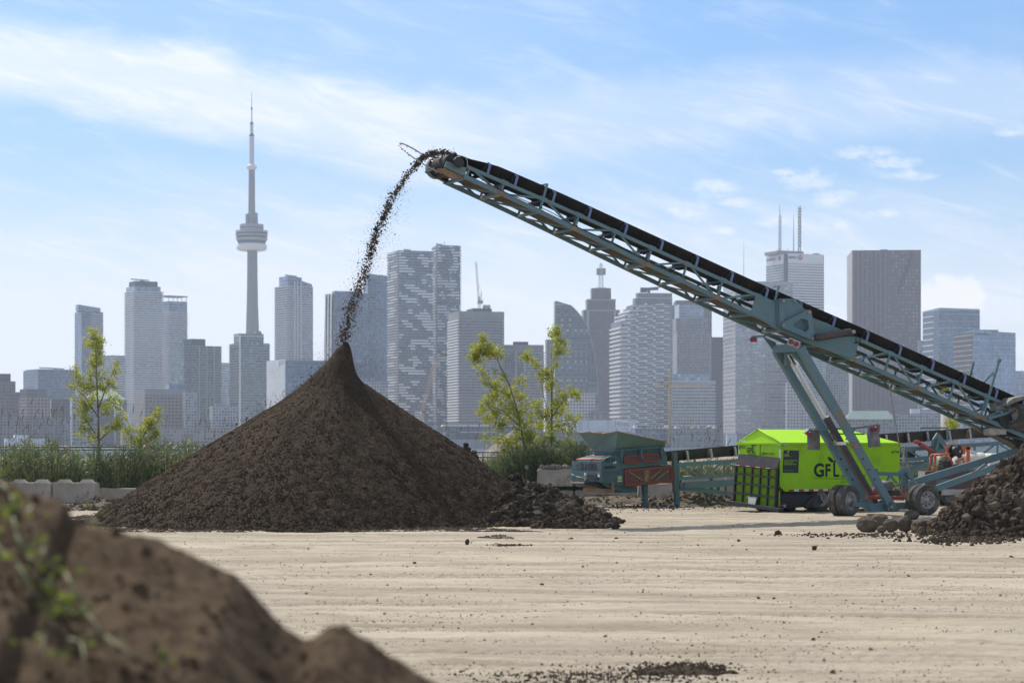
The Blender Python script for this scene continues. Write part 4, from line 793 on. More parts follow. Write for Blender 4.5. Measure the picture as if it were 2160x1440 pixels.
heap('soil_heap', 'small dark spill of crumbs in front of the tall cone', (P(640, HZ, 62.2).x, 62.2), .95, .55, .16, M_SOIL, 15, 60, .07, 240, (.02, .06), M_SOILC)
# rubble heap on the right, near
rc = P(2245, HZ, 60.5)
rub = heap('rubble_heap', 'big heap of dark clods and stones at the right edge under the conveyor tail', (rc.x, 60.5), 3.75, 2.8, 3.1, M_CLAY, 21, 150, .28, 3600, (.035, .16), M_CLOD)
rub['category'] = 'rubble heap'
def stones(name, spots, labels, grp, material=M_ROCK, cat='boulder', lib=None):
    lib = lib or ROUND
    for i, (px, py, w, h) in enumerate(spots):
        g = G(px, py); k = g.y / F; co, f = lib[(i * 3 + 1) % len(lib)]; co = co.copy(); q = rotm(1)[0]; co = co @ q.T; ex = np.abs(co).max(0)
        co = co / ex * np.array([w * k / 2, w * k / 2 * .8, h * k / 2]); co[:, 2] += h * k / 2 * .85
        o = np_mesh(name, co, f, material, None, g, False)
        for pl in o.data.polygons: pl.use_smooth = True
        tag(o, labels[i], cat, grp)
stones('boulder', [(1829, 1121, 48, 38), (1856, 1112, 44, 32), (1880, 1122, 36, 32), (1908, 1121, 36, 38), (1942, 1123, 42, 34), (1860, 1124, 22, 18), (1922, 1096, 34, 24), (1968, 1122, 24, 22)],
       ['large rounded boulder at the left end of the rubble row', 'angular boulder behind the rounded leftmost boulder', 'squat boulder third along the row before the wheels', 'upright boulder in the middle of the row before the wheels', 'smooth round boulder where the row meets the rubble heap', 'small stone wedged in front between the leftmost boulders', 'wedge shaped stone below the right wheel pair', 'small stone on the rubble heap side of the smooth round boulder'], 'boulders beside the rubble heap')
# paler stones lying on the rubble
for i, (px, py, Yr, w, h, lb) in enumerate(((2095, 1010, 60.0, 34, 22, 'long pale slab of stone high on the rubble heap'), (2040, 1090, 58.0, 26, 17, 'tan stone low on the rubble heap'), (2098, 1065, 58.2, 30, 18, 'pale tan stone in the middle of the rubble heap'), (2148, 1076, 58.0, 22, 14, 'brown stone near the frame edge on the rubble heap'))):
    c = P(px, py, Yr); k = Yr / F; co, f = LUMPS3[(i * 2) % 8]; ex = np.abs(co).max(0); co = co / ex * np.array([w * k / 2, w * k / 2, h * k / 2]); o = np_mesh('stone', co, f, M_ROCK, None, c, True); tag(o, lb, 'stone', 'stones on the rubble heap')
stones('clod', [(986, 1149, 12, 15), (1016, 1137, 20, 7), (1718, 1160, 12, 13), (1300, 1137, 10, 6), (1641, 1128, 16, 12), (1298, 1116, 24, 20), (797, 1107, 9, 6), (1558, 1142, 10, 7), (1205, 1138, 12, 6), (875, 1189, 10, 6), (1143, 1234, 11, 6), (1600, 1262, 9, 6), (1632, 1263, 9, 5), (2133, 1176, 14, 6)],
       ['upright clod on the pale ground right below the tall cone', 'flat clod just right of the upright clod below the cone', 'upright clod on open ground below the lime trailer', 'small clod on the yard right of the clod ridge', 'clod at the end of the conveyor shadow', 'brown rounded stone at the right tip of the clod ridge', 'pale pebble at the front foot of the tall cone', 'small brown clod on the yard left of the upright clod', 'small clod below the clod ridge', 'small clod on the yard centre left', 'flat chip of clod in the middle of the yard', 'left one of two pale pebbles on the open yard', 'right one of two pale pebbles on the open yard', 'flat clod near the right edge below the rubble heap'], 'clods lying on the yard', M_CLOD, 'clod', LUMPS2)
# pebbles and crumbs all over the yard
N = 60000; yy2 = 21 * (80 / 21) ** rng.random(N); xx2 = rng.uniform(-.27, .27, N) * yy2; dens = fbm(xx2 * .22, yy2 * 1.3, 4, .6); k = rng.random(N) < np.clip(.30 + 1.7 * dens, .02, 1); xx2, yy2 = xx2[k], yy2[k]
sz = np.clip(np.exp(rng.normal(-5.3, .55, len(xx2))), .003, .03) * (yy2 / 40) ** .25
tag(scatter('pebbles', LUMPS, np.stack([xx2, yy2, ground_h(xx2, yy2) + sz * .3], 1), sz, mat('yard_pebble', (.13, .105, .078), (.32, .275, .215), 5, .95, spec=.1)), 'loose crumbs and pebbles strewn over the pale yard', 'pebbles', kind='stuff')
# dark churned patches of crumbs at the near edge and in the ruts
def patch(px0, px1, py0, py1, N, smin, smax, lbl):
    a = rng.normal((px0 + px1) / 2, (px1 - px0) / 4.2, N); b2 = rng.normal((py0 + py1) / 2, (py1 - py0) / 4.2, N); pts = np.array([G(i, max(j, 1000))[:] for i, j in zip(a, b2)])
    s_ = np.exp(rng.uniform(math.log(smin), math.log(smax), N)); pts[:, 2] = ground_h(pts[:, 0], pts[:, 1]) + s_ * .3
    tag(scatter('churned_soil', LUMPS, pts, s_, M_CLOD), lbl, 'churned soil', kind='stuff')
heap('churned_soil', 'low dark churned mud ridge at the bottom edge of the yard', tuple(G(1442, 1416)[:2]), .52, .30, .055, M_SOIL, 31, 60, .03, 200, (.004, .015), M_CLOD)['category'] = 'mud ridge'
heap('churned_soil', 'small pale grey dirt bump right of the upright clod', tuple(G(1052, 1136)[:2]), .45, .5, .10, M_GREYS2, 33, 50, .03, 60, (.01, .03), M_GREYS2)['category'] = 'dirt bump'
patch(1330, 1540, 1400, 1422, 1100, .004, .026, 'dark churned clods at the bottom edge of the yard')
patch(940, 1560, 1408, 1450, 1700, .003, .018, 'scattered dark crumbs at the bottom edge beside the near mound')
patch(1640, 2010, 1124, 1134, 420, .010, .045, 'band of dark crumbs in front of the boulder row')
patch(1940, 2160, 1128, 1146, 900, .015, .07, 'crumbs along the front foot of the rubble heap')
patch(1030, 1120, 1147, 1153, 200, .008, .03, 'thin dark streak of crumbs right of the upright clod')
patch(1130, 1560, 1062, 1078, 700, .010, .05, 'rough crumbs along the far edge of the pale yard')
# ================================================================ near mound, out of focus
M_NEAR = soilmat('near_brown_soil', (.078, .053, .033), (.145, .102, .066), (.21, .155, .105), .025, 6.0)
cpx = [-200, 0, 60, 100, 140, 149, 156, 250, 330, 420, 500, 545, 600, 645, 668, 690, 712, 735, 765, 830, 880, 935, 1100, 1500, 2200]
cpy = [985, 1010, 1040, 1043, 1058, 1084, 1100, 1114, 1130, 1168, 1204, 1252, 1310, 1338, 1334, 1316, 1311, 1316, 1333, 1382, 1412, 1446, 1560, 1790, 2060]
YC = 7.6; cxx = [(p - 1080) * YC / F for p in cpx]; czz = [HC - (q - HZ) * YC / F for q in cpy]
xs = np.linspace(-2.9, 2.4, 520); ys = np.linspace(5.2, 10.6, 430); X, Y = np.meshgrid(xs, ys, indexing='xy')
Ysh = YC + .10 * np.sin(X * 2.1) ; crest = np.interp(X, cxx, czz)
crs = np.interp(X + .25, cxx, czz) * .5 + crest * .5
df = Ysh - Y; Z = np.where(df > 0, crest - .44 * df , crest + .9 * df - .5 * df * df * 0)
Z = Z + np.clip(np.abs(df) * 1.1, .10, 1) * (.045 * fbm(X * 2.3 + Y * 1.2, Y * 2.3 - X * .8, 4, .55) + .105 * fbm((1.25 * X + Y) * 2.6, (X - 1.25 * Y) * .8, 4, .55) - .045 * np.abs(pn2(X * 4 + 3, Y * 4))) + .008 * fbm(X * 17, Y * 17, 2)
Z = np.maximum(Z, -.1)
near = root('soil_mound', (-1.2, YC, 0), 'blurred brown soil mound filling the lower left corner, close to the camera', 'soil mound'); grid_mesh('heap', X, Y, Z, M_NEAR, near)
def nz(x, y):
    i = int(np.clip(np.searchsorted(xs, x), 0, 519)); j = int(np.clip(np.searchsorted(ys, y), 0, 429)); return Z[j, i]
N = 1300; nx = rng.uniform(-2.4, .4, N); ny = rng.uniform(6.0, 7.7, N); sz = np.exp(rng.normal(-5.1, .5, N)); tag(scatter('clods', LUMPS2, np.array([[a, c, nz(a, c) + .2 * s_] for a, c, s_ in zip(nx, ny, sz)]), sz, M_NEAR, near), kind='stuff')
def near_hit(px, py):                           # where the sight line meets the mound
    d = ray(px, py)
    for yv in np.arange(5.5, 8.2, .01):
        p = CAM + d * yv
        if p.z < nz(p.x, yv): return p
    return CAM + d * 7.5
def leafm(name, c, tr):
    m = bpy.data.materials.new(name); m.use_nodes = True; t = NT(m.node_tree); t.n.clear()
    oi = t.new('ShaderNodeTexCoord'); nn = t.noise(oi.outputs['Object'], 3.5, 3); wnz = t.noise(oi.outputs['Object'], 25, 2)
    c1 = t.mix(t.ss(t.m('ADD', t.m('MULTIPLY', nn, .5), t.m('MULTIPLY', wnz, .5)), .38, .62), tuple(x * .7 for x in c), tuple(min(1, x * 1.35) for x in c)); c2 = t.mix(t.ss(nn, .35, .65), tuple(x * .75 for x in tr), tuple(x * 1.2 for x in tr))
    d = t.new('ShaderNodeBsdfPrincipled'); t.put(d.inputs['Base Color'], c1); d.inputs['Roughness'].default_value = .45; d.inputs['Specular IOR Level'].default_value = .35; q = t.new('ShaderNodeBsdfTranslucent'); t.put(q.inputs[0], c2)
    x = t.new('ShaderNodeMixShader'); x.inputs[0].default_value = .45; t.l.new(d.outputs[0], x.inputs[1]); t.l.new(q.outputs[0], x.inputs[2]); o = t.new('ShaderNodeOutputMaterial'); t.l.new(x.outputs[0], o.inputs[0])
    return m
M_WEED = leafm('weed_leaf', (.10, .14, .035), (.20, .24, .04)); M_STEMG = mat('weed_stem', (.13, .16, .07), (.2, .19, .1), 8, .7)
def weed(pts, nl, ls, label, lift=.05):
    ps = [near_hit(*p) + Vector((0, -.02, lift * (1 + .4 * math.sin(i * 2)))) for i, p in enumerate(pts)]; r_ = root('weed', near_hit(*pts[0]), label, 'weed', 'weeds on the near mound')
    mb = MB(); mb.path(ps, .006, 5, .003); mb.build('stem', M_STEMG, r_); mb = MB()
    for i in range(int(nl * .6)):
        f = random.random() * (len(ps) - 1.001); p = ps[int(f)].lerp(ps[int(f) + 1], f % 1) + Vector((random.gauss(0, .035), random.gauss(0, .03), random.gauss(.01, .03)))
        a = Vector((random.gauss(0, 1), random.gauss(0, 1), random.gauss(.2, .8))).normalized(); s2 = a.cross(Vector((random.gauss(0, 1), random.gauss(0, 1), random.gauss(0, 1)))).normalized(); L = ls * random.uniform(.6, 1.3); n_ = a.cross(s2) * L * .15
        mb.add([p, p + a * L * .5 + s2 * L * .28 + n_, p + a * L, p + a * L * .5 - s2 * L * .28 + n_], [(0, 1, 2), (0, 2, 3)])
    mb.build('foliage', M_WEED, r_)
weed([(30, 1120), (35, 1165), (60, 1195), (80, 1215)], 34, .045, 'leafy green weed below the crest at the far left')
weed([(-5, 1180), (40, 1235), (90, 1290), (135, 1325)], 26, .04, 'long trailing weed stem sloping down the left edge')
weed([(95, 1215), (140, 1250), (175, 1300), (225, 1370), (300, 1440)], 10, .035, 'long bare arching weed stem across the lower left')
weed([(105, 1250), (120, 1275), (140, 1310), (155, 1320)], 46, .045, 'dense bright green weed clump beneath the arching stem')
weed([(5, 1050), (25, 1085), (40, 1110)], 26, .045, 'dark green weed tuft at the top left crest')
weed([(340, 1410), (352, 1418), (360, 1425)], 16, .035, 'small weed sprig near the bottom edge'); weed([(80, 1375), (95, 1390), (90, 1425)], 16, .035, 'small weed sprig in the bottom left corner'); weed([(195, 1130), (200, 1136), (205, 1145)], 9, .03, 'tiny weed sprig high on the near mound'); weed([(150, 1380), (175, 1400), (185, 1440)], 6, .04, 'dry straw coloured weed stalk near the bottom left')
# ================================================================ concrete blocks
M_CONC = mat('weathered_concrete', (.30, .272, .235), (.41, .375, .33), .9, .92, bump=.012, bscale=8, spec=.15, dirt=(.17, .145, .115), dscale=1.6)
def cblock(px0, px1, py_top, py_base, dep, label, knobs=2, Y=None, rough=.02, zb=0):
    Yb = Y or HC * F / (py_base - HZ); a = P(px0, HZ, Yb); b2 = P(px1, HZ, Yb); zt = HC + (HZ - py_top) * Yb / F
    bm = bmesh.new(); bmesh.ops.create_cube(bm, size=1); 
    L = b2.x - a.x; hgt = zt - zb
    for v in bm.verts: v.co = Vector((v.co.x * (L - .03), v.co.y * dep, v.co.z * hgt))
    bmesh.ops.bevel(bm, geom=list(bm.edges), offset=.045, segments=2, affect='EDGES'); bmesh.ops.subdivide_edges(bm, edges=list(bm.edges), cuts=3, use_grid_fill=True)
    for v in bm.verts: v.co += Vector((mnoise.noise(v.co * 2.3 + a), mnoise.noise(v.co * 2.1 - a), mnoise.noise(v.co * 1.9 + a * 2))) * rough
    c = Vector(((a.x + b2.x) / 2, Yb + dep / 2, zb)); r_ = root('concrete_block', c, label, 'concrete block', 'interlocking concrete blocks'); me = bpy.data.meshes.new('block'); 
    for v in bm.verts: v.co.z += hgt / 2
    bm.to_mesh(me); bm.free(); o = link_mesh('block', me, M_CONC, r_)
    for k in range(knobs):
        x = c.x + (k + .5 - knobs / 2) * L / knobs; w = .30; h = .14; q = MB(); z1 = zt - .005
        lo = [(x - w, c.y - w, z1), (x + w, c.y - w, z1), (x + w, c.y + w, z1), (x - w, c.y + w, z1)]; hi = [(x - w * .6, c.y - w * .6, z1 + h), (x + w * .6, c.y - w * .6, z1 + h), (x + w * .6, c.y + w * .6, z1 + h), (x - w * .6, c.y + w * .6, z1 + h)]
        q.add(lo + hi, [(0, 1, 5, 4), (1, 2, 6, 5), (2, 3, 7, 6), (3, 0, 4, 7), (4, 5, 6, 7)]); q.build('knob', M_CONC, r_)
cblock(14, 109, 1018, 1062, .8, 'pale knobbed concrete block at the left end, partly behind the near mound'); cblock(109, 204, 1018, 1062, .8, 'pale knobbed concrete block touching the low kerb-like block')
cblock(-90, 13, 1018, 1062, .8, 'pale knobbed concrete block cut off by the left edge'); cblock(205, 318, 1030, 1060, .8, 'low concrete block running into the soil pile at left', 0)
cblock(1133, 1211, 989, 1049, .8, 'stained concrete block with rubble on top left of the teal machine', 0, 97, .05, .62); cblock(1140, 1210, 1034, 1060, .8, 'lower concrete block beneath the stained block by the reeds', 0, 97.2)
cblock(1212, 1300, 1034, 1060, .8, 'lower concrete block right behind the teal machine chute', 0, 97.2); cblock(1301, 1345, 1034, 1060, .8, 'short concrete block seen between teal chute and its first leg', 0, 97.3)
cblock(1212, 1290, 995, 1049, .8, 'upper concrete block hidden behind the teal machine body', 0, 97, .03, .62)
cblock(1346, 1440, 1020, 1060, .8, 'grey concrete block behind the two teal machine legs', 0, 97.5); cblock(1441, 1530, 1004, 1045, .8, 'concrete block behind the feed conveyor truss', 0, 99); cblock(1531, 1620, 1004, 1045, .8, 'concrete block behind the left end of the lime trailer', 0, 99)
pr = P(1172, 986, 97.4); heap_r = scatter('block_rubble', LUMPS2, np.array([[pr.x + rng.normal(0, .33), pr.y + rng.uniform(-.3, .3), pr.z - .03 + abs(rng.normal(0, .05))] for _ in range(90)]), rng.uniform(.03, .10, 90), M_GREYS); tag(heap_r, 'grey rubble lying on top of the stained concrete block', 'rubble', kind='stuff')
# ================================================================ fence behind the reeds
M_RAIL = mat('dull_steel_rail', (.10, .11, .12), (.16, .16, .16), 2, .5, .5)
fr = root('pipe_fence', (-13, 101, 0), 'grey double rail pipe fence running behind the left reeds', 'fence')
for zr in (941.5, 947.5):
    mb = MB(); mb.tube(P(-60, zr, 101), P(460, zr + 1, 101), .035, 8); mb.build('rail', M_RAIL, fr)
mb = MB(); mb.tube(P(-60, 938, 104), P(420, 938.5, 104), .012, 5); mb.build('cable', M_RAIL, fr)
for i in range(9): p = P(-50 + 62 * i, HZ, 101.1); mb = MB(); mb.tube((p.x, p.y, 0), (p.x, p.y, 2.38), .04, 8); mb.build('post', M_RAIL, fr)
fr = root('pipe_fence', (1, 103, 0), 'grey rail fence behind the right reeds and bushy saplings', 'fence')
for zr in (953, 963.5):
    mb = MB(); mb.tube(P(960, zr, 103), P(1240, zr, 103), .035, 8); mb.build('rail', M_RAIL, fr)
for i in range(6): p = P(965 + 53 * i, HZ, 103.1); mb = MB(); mb.tube((p.x, p.y, 0), (p.x, p.y, 2.1), .04, 8); mb.build('post', M_RAIL, fr)
# ================================================================ reeds
M_REED = leafm('reed_leaf', (.085, .112, .062), (.15, .20, .075)); M_REEDD = leafm('dry_reed_leaf', (.30, .25, .16), (.25, .2, .1)); M_PLUME = mat('reed_plume', (.22, .165, .11), (.32, .25, .17), 4, .9)
def reeds(px0, px1, Y0, Y1, n, h0, h1, lab, dry=.22, hf=None):
    green = ([], []); dryl = ([], [])
    for i in range(n):
        Yr = random.uniform(Y0, Y1); px = random.uniform(px0, px1); x = (px - 1080) * Yr / F; h = random.uniform(h0, h1) * (hf(px) if hf else 1); tgt = dryl if random.random() < dry else green
        lean = Vector((random.gauss(0, .07), random.gauss(0, .07), 1))
        def ribbon(p, d, L, w, droop, segs=4):
            sd = Vector((random.gauss(0, 1), random.gauss(0, .5), 0)).normalized(); V, Q = tgt; k = len(V)
            for j in range(segs + 1):
                f = j / segs; c = p + d * (L * f) + Vector((0, 0, -droop * f * f * L)); ww = w * (1 - f) ** .6 * (.45 + f * .9 if f < .5 else 1) + .003
                V.append(tuple(c - sd * ww)); V.append(tuple(c + sd * ww))
            for j in range(segs): a = k + 2 * j; Q.append((a, a + 1, a + 3, a + 2))
        base = Vector((x, Yr, 0)); ribbon(base, lean, h, .016, .0, 3)
        for j in range(random.randint(4, 7)):
            f = random.uniform(.12, .95); an = random.uniform(0, 6.28); el = random.uniform(.7, 1.9); d = Vector((math.cos(an), math.sin(an), el)).normalized(); ribbon(base + lean * h * f, d, random.uniform(.3, .75), .030, random.uniform(.25, 1.3))
    for nm, (V, Q), m_ in (('reeds', green, M_REED), ('dry_reeds', dryl, M_REEDD)):
        if Q: tag(np_mesh(nm, np.array(V), np.array(Q), m_), ('green ' if nm == 'reeds' else 'straw coloured dry ') + lab, 'reeds', kind='stuff')
reeds(-60, 470, 95.6, 101, 2100, 1.7, 2.65, 'reeds in the dense bed behind the left concrete blocks', .16, lambda p: .78 + .3 * (math.sin(p * .021) * .5 + .5) + .08 * math.sin(p * .13) + (.10 if 190 < p < 330 else 0))
reeds(985, 1245, 98.5, 104, 1900, 1.6, 2.3, 'reeds under the bushy saplings left of the teal machine', .08, lambda p: .6 + .6 * min(1, max(0, (p - 985) / 130)))
reeds(1245, 1560, 100, 104, 800, 1.1, 1.9, 'reeds behind the feed conveyor'); reeds(1790, 2060, 100, 106, 900, 1.2, 1.9, 'reeds behind the pickup and lime trailer front')
def plumes(spots, Y0, lab):
    mb = MB(); mp = MB()
    for px, py in spots:
        Yr = Y0 + random.uniform(-1.5, 1.5); top = P(px, py, Yr); base = Vector((top.x + random.gauss(-.1, .2), Yr, 0)); mid = base.lerp(top, .6) + Vector((random.gauss(0, .05), 0, 0)); mb.path([base, mid, top], .009, 4, .005)
        d = (top - mid).normalized() + Vector((random.gauss(.25, .2), 0, 0)); L = random.uniform(.2, .36); mp.tube(top - d * L * .3, top + d * L * .3, .012, 6, .026); mp.tube(top + d * L * .3, top + d * L, .026, 6, .004)
    r_ = mb.build('reed_stalks', M_REEDD); tag(r_, 'tall bare reed stalks rising ' + lab, 'reeds', kind='stuff'); tag(mp.build('reed_plumes', M_PLUME), 'feathery brown reed plumes ' + lab, 'reeds', kind='stuff')
plumes([(4, 872), (18, 897), (35, 900), (37, 884), (28, 928), (48, 868), (46, 884), (51, 905), (65, 850), (72, 880), (76, 872), (90, 878), (108, 868), (112, 872), (118, 868), (128, 863), (133, 868), (131, 890), (146, 888), (157, 882), (281, 868), (297, 875), (352, 885), (395, 885), (421, 893), (433, 890), (440, 905), (473, 888), (451, 915), (412, 900), (20, 880), (60, 905), (84, 900), (100, 890)], 98.5, 'above the left reed bed')
plumes([(940, 905), (946, 915), (968, 912), (987, 908), (1010, 900), (1003, 925), (1025, 890), (1032, 900), (1045, 895), (1215, 890), (1222, 880), (1205, 905)], 102, 'beside the bushy saplings')
plumes([(1405, 935), (1413, 928), (1422, 930), (1435, 915), (1460, 925), (1475, 935), (1488, 915), (1491, 922), (1495, 930), (1505, 935), (1513, 912), (1516, 905), (1536, 935)], 102, 'above the feed conveyor belt')
# ================================================================ saplings
M_LEAF = leafm('poplar_leaf', (.13, .165, .035), (.62, .64, .06)); M_BARK = mat('sapling_bark', (.16, .14, .11), (.24, .21, .17), 9, .9)
def sapling(trunks, clumps, Y, label, leaf=.072, base_r=.05):
    tr = [[P(x, y, Y) for x, y in t] for t in trunks]; b0 = tr[0][0]; base = Vector((b0.x, Y, 0)); r_ = root('sapling', base, label, 'tree', 'young poplar trees by the reeds')
    for k, t in enumerate(tr):
        mb = MB(); mb.path(([base] if k == 0 else []) + t, base_r if k == 0 else base_r * .5, 7, .008); mb.build('trunk' if k == 0 else 'limb', M_BARK, r_)
    allp = [p for t in tr for a, b2 in zip(t, t[1:]) for p in [a.lerp(b2, i / 6) for i in range(7)]]
    mb = MB(); lf = MB()
    for cx_, cy_, rp, nl in clumps:
        rm = rp * Y / F; c = P(cx_, cy_, Y + random.gauss(0, .25)); cand = [p for p in allp if p.z < c.z + .05] or allp; a = min(cand, key=lambda p: (p - c).length + .25 * max(0, p.z - c.z + .3)); mid = a.lerp(c, .55) + Vector((0, 0, -.06)); mb.path([a, mid, c], .012, 4, .004)
        twigs = [(c + Vector((random.gauss(0, rm * .75), random.gauss(0, rm * .75), random.gauss(0, rm * .75)))) for _ in range(max(3, nl // 8))]
        for tw in twigs: mb.tube(c.lerp(a, .2), tw, .004, 3, cap=False)
        for i in range(int(nl * 6.5)):
            tw = random.choice(twigs) if random.random() < .8 else mid.lerp(c, random.random()); p = tw + Vector((random.gauss(0, .10), random.gauss(0, .10), random.gauss(0, .10))); dn = Vector((random.gauss(0, .8), random.gauss(0, .8), random.gauss(-.5, .6))).normalized(); sd = dn.cross(Vector((random.gauss(0, 1), random.gauss(0, 1), random.gauss(0, .5)))).normalized(); L = leaf * random.uniform(.6, 1.25); fold = dn.cross(sd) * L * .18
            lf.add([p, p + dn * L * .35 + sd * L * .48 + fold, p + dn * L, p + dn * L * .35 - sd * L * .48 + fold], [(0, 1, 2), (0, 2, 3)])
    mb.build('twigs', M_BARK, r_); lf.build('crown', M_LEAF, r_)
A = 98.0
sapling([[(207, 1010), (208, 930), (207, 870), (204, 800), (202, 740), (203, 700)], [(208, 925), (185, 890), (168, 880)], [(208, 880), (182, 840), (155, 812)], [(207, 860), (232, 800), (245, 770)], [(208, 930), (235, 905), (250, 892)]],
        [(201, 697, 7, 26), (198, 712, 9, 40), (208, 715, 8, 26), (194, 727, 8, 30), (206, 732, 9, 34), (202, 748, 9, 34), (212, 745, 5, 12), (197, 762, 7, 24), (209, 763, 5, 14), (203, 778, 9, 22), (155, 775, 5, 14), (163, 786, 7, 20), (245, 768, 6, 18), (240, 782, 7, 20), (190, 790, 10, 26), (215, 795, 12, 34), (170, 802, 12, 34), (235, 806, 9, 30), (200, 812, 14, 48), (152, 815, 6, 18), (180, 822, 12, 36), (222, 822, 12, 34), (166, 835, 9, 30), (245, 840, 9, 26), (236, 850, 10, 32), (195, 842, 14, 40), (172, 852, 9, 28), (184, 860, 10, 32), (214, 855, 9, 24), (228, 866, 7, 18), (165, 862, 6, 14), (178, 880, 8, 24), (190, 885, 7, 18), (170, 902, 8, 26), (188, 908, 6, 14), (247, 890, 9, 30), (240, 902, 8, 28), (222, 905, 6, 14), (173, 918, 6, 14), (202, 928, 10, 22), (255, 858, 6, 14), (262, 878, 5, 12)], A, 'tall slender sapling standing in the left reed bed', base_r=.07)
sapling([[(285, 1000), (292, 950), (305, 915), (320, 890), (331, 868)], [(292, 955), (280, 925), (272, 915)], [(305, 915), (322, 908)]],
        [(331, 863, 5, 16), (329, 872, 5, 12), (318, 880, 6, 18), (324, 892, 8, 26), (310, 888, 6, 16), (330, 908, 7, 26), (315, 903, 9, 30), (322, 918, 9, 30), (300, 905, 6, 14), (288, 908, 7, 18), (276, 905, 6, 18), (262, 905, 6, 16), (295, 922, 9, 26), (282, 928, 8, 22), (310, 930, 8, 20), (300, 945, 9, 22), (270, 925, 6, 14)], 99, 'short leafy sapling right of the tall slender one in the left reeds')
sapling([[(1118, 1010), (1108, 950), (1098, 900), (1090, 860), (1070, 800), (1050, 760), (1030, 735)], [(1075, 812), (1055, 775), (1047, 745)], [(1098, 900), (1060, 865), (1030, 855)], [(1092, 870), (1070, 832), (1040, 820)]],
        [(1018, 722, 9, 40), (1008, 728, 9, 40), (1030, 728, 9, 40), (1000, 745, 10, 50), (1018, 742, 12, 60), (1035, 745, 9, 38), (992, 758, 7, 30), (1048, 742, 8, 34), (1058, 750, 6, 18), (1010, 757, 8, 24), (1012, 785, 8, 26), (1025, 788, 6, 16), (1057, 790, 9, 30), (1035, 808, 9, 32), (1050, 812, 12, 42), (1090, 800, 9, 34), (1072, 826, 12, 44), (1092, 828, 10, 36), (1040, 830, 12, 46), (1058, 842, 14, 60), (1080, 850, 14, 60), (1100, 838, 8, 26), (1030, 850, 10, 38), (1014, 862, 9, 36), (1045, 866, 15, 66), (1070, 872, 15, 66), (1095, 872, 12, 46), (1038, 888, 10, 40), (1055, 893, 11, 46), (1082, 898, 12, 46), (1110, 870, 12, 40), (1108, 895, 12, 44), (1025, 880, 7, 24), (1050, 925, 10, 44), (1070, 930, 10, 44), (1030, 924, 7, 26), (1094, 922, 12, 46), (1060, 942, 9, 34), (1120, 905, 12, 46), (1118, 930, 12, 44), (1085, 945, 8, 24)], 100.5, 'bushy leaning sapling with dense crown, left one of the right pair', base_r=.07)
sapling([[(1163, 1010), (1163, 940), (1164, 880), (1164, 820), (1168, 770), (1174, 720), (1172, 700)], [(1165, 800), (1140, 775), (1118, 757), (1104, 750)], [(1163, 890), (1150, 850), (1140, 800)], [(1164, 880), (1190, 840), (1220, 832)], [(1163, 870), (1163, 800), (1163, 730)]],
        [(1173, 697, 7, 34), (1166, 710, 8, 36), (1183, 718, 8, 38), (1176, 728, 9, 40), (1186, 738, 6, 24), (1176, 748, 6, 22), (1170, 768, 5, 16), (1103, 751, 5, 16), (1113, 752, 7, 28), (1125, 762, 7, 28), (1134, 768, 5, 14), (1145, 782, 9, 34), (1158, 786, 7, 26), (1150, 797, 9, 32), (1160, 805, 9, 34), (1166, 812, 6, 20), (1155, 818, 6, 16), (1180, 822, 5, 12), (1205, 823, 7, 26), (1214, 830, 6, 22), (1222, 838, 4, 12), (1195, 828, 5, 14), (1188, 842, 10, 36), (1165, 848, 13, 54), (1190, 860, 12, 46), (1172, 870, 12, 48), (1130, 855, 10, 40), (1132, 872, 9, 32), (1150, 875, 12, 40), (1210, 880, 7, 28), (1213, 888, 5, 16), (1175, 895, 10, 34), (1195, 895, 8, 26), (1150, 900, 12, 44), (1135, 895, 9, 28), (1200, 903, 6, 18), (1140, 925, 14, 54), (1170, 925, 12, 42), (1190, 930, 8, 22), (1155, 948, 11, 36), (1205, 925, 6, 14)], 101.5, 'tall thin sapling with tufted top, nearest the teal machine', base_r=.06)
sapling([[(2012, 1000), (2010, 930), (2011, 890)]], [(2010, 888, 6, 20), (2003, 896, 8, 30), (2018, 898, 7, 24), (2010, 908, 9, 30)], 108, 'small leafy sapling top showing behind the distant belt by the silo')
# ================================================================ machine paint and rubber
M_TEAL = mat('teal_machine_paint', (.110, .195, .222), (.130, .222, .25), 1.5, .55, dirt=(.17, .155, .12), dscale=3.0, spec=.35, bump=.002, bscale=12)
M_TEAL2 = mat('worn_teal_paint', (.080, .145, .170), (.098, .168, .192), 1.2, .8, dirt=(.14, .12, .09), dscale=2.4, spec=.12, bump=.003, bscale=10)
M_BELT = mat('black_belt', (.018, .017, .017), (.03, .027, .025), 1.6, .75, dirt=(.05, .042, .034), dscale=2.5, spec=.3)
M_BELTB = mat('dirty_return_belt', (.075, .058, .040), (.12, .095, .066), 1.5, .85)
M_IDLER = mat('blue_idler_bracket', (.12, .17, .36), (.17, .21, .36), 6, .55)
M_RUBBER = mat('tyre_rubber', (.045, .043, .041), (.085, .078, .07), 3, .85, dirt=(.20, .175, .145), dscale=4)
M_RIM = mat('white_steel_rim', (.42, .41, .38), (.30, .28, .25), 5, .55, dirt=(.16, .13, .10), dscale=6)
M_RUST = mat('rusty_steel', (.20, .13, .08), (.30, .20, .12), 5, .8); M_DARK = mat('black_steel', (.018, .018, .02), (.03, .03, .03), 3, .55)
M_CHROME = mat('chrome_rod', (.55, .53, .50), rough=.22, metal=1.0); M_CYL = mat('dark_hydraulic_barrel', (.055, .045, .05), (.08, .065, .065), 4, .45)
M_REDT = mat('red_tape', (.45, .03, .03), rough=.5); M_REDL = mat('red_lamp', (.30, .03, .03), (.20, .03, .04), 9, .3); M_MUD = mat('dry_mud', (.28, .25, .21), (.38, .35, .30), 6, .95, bump=.01)
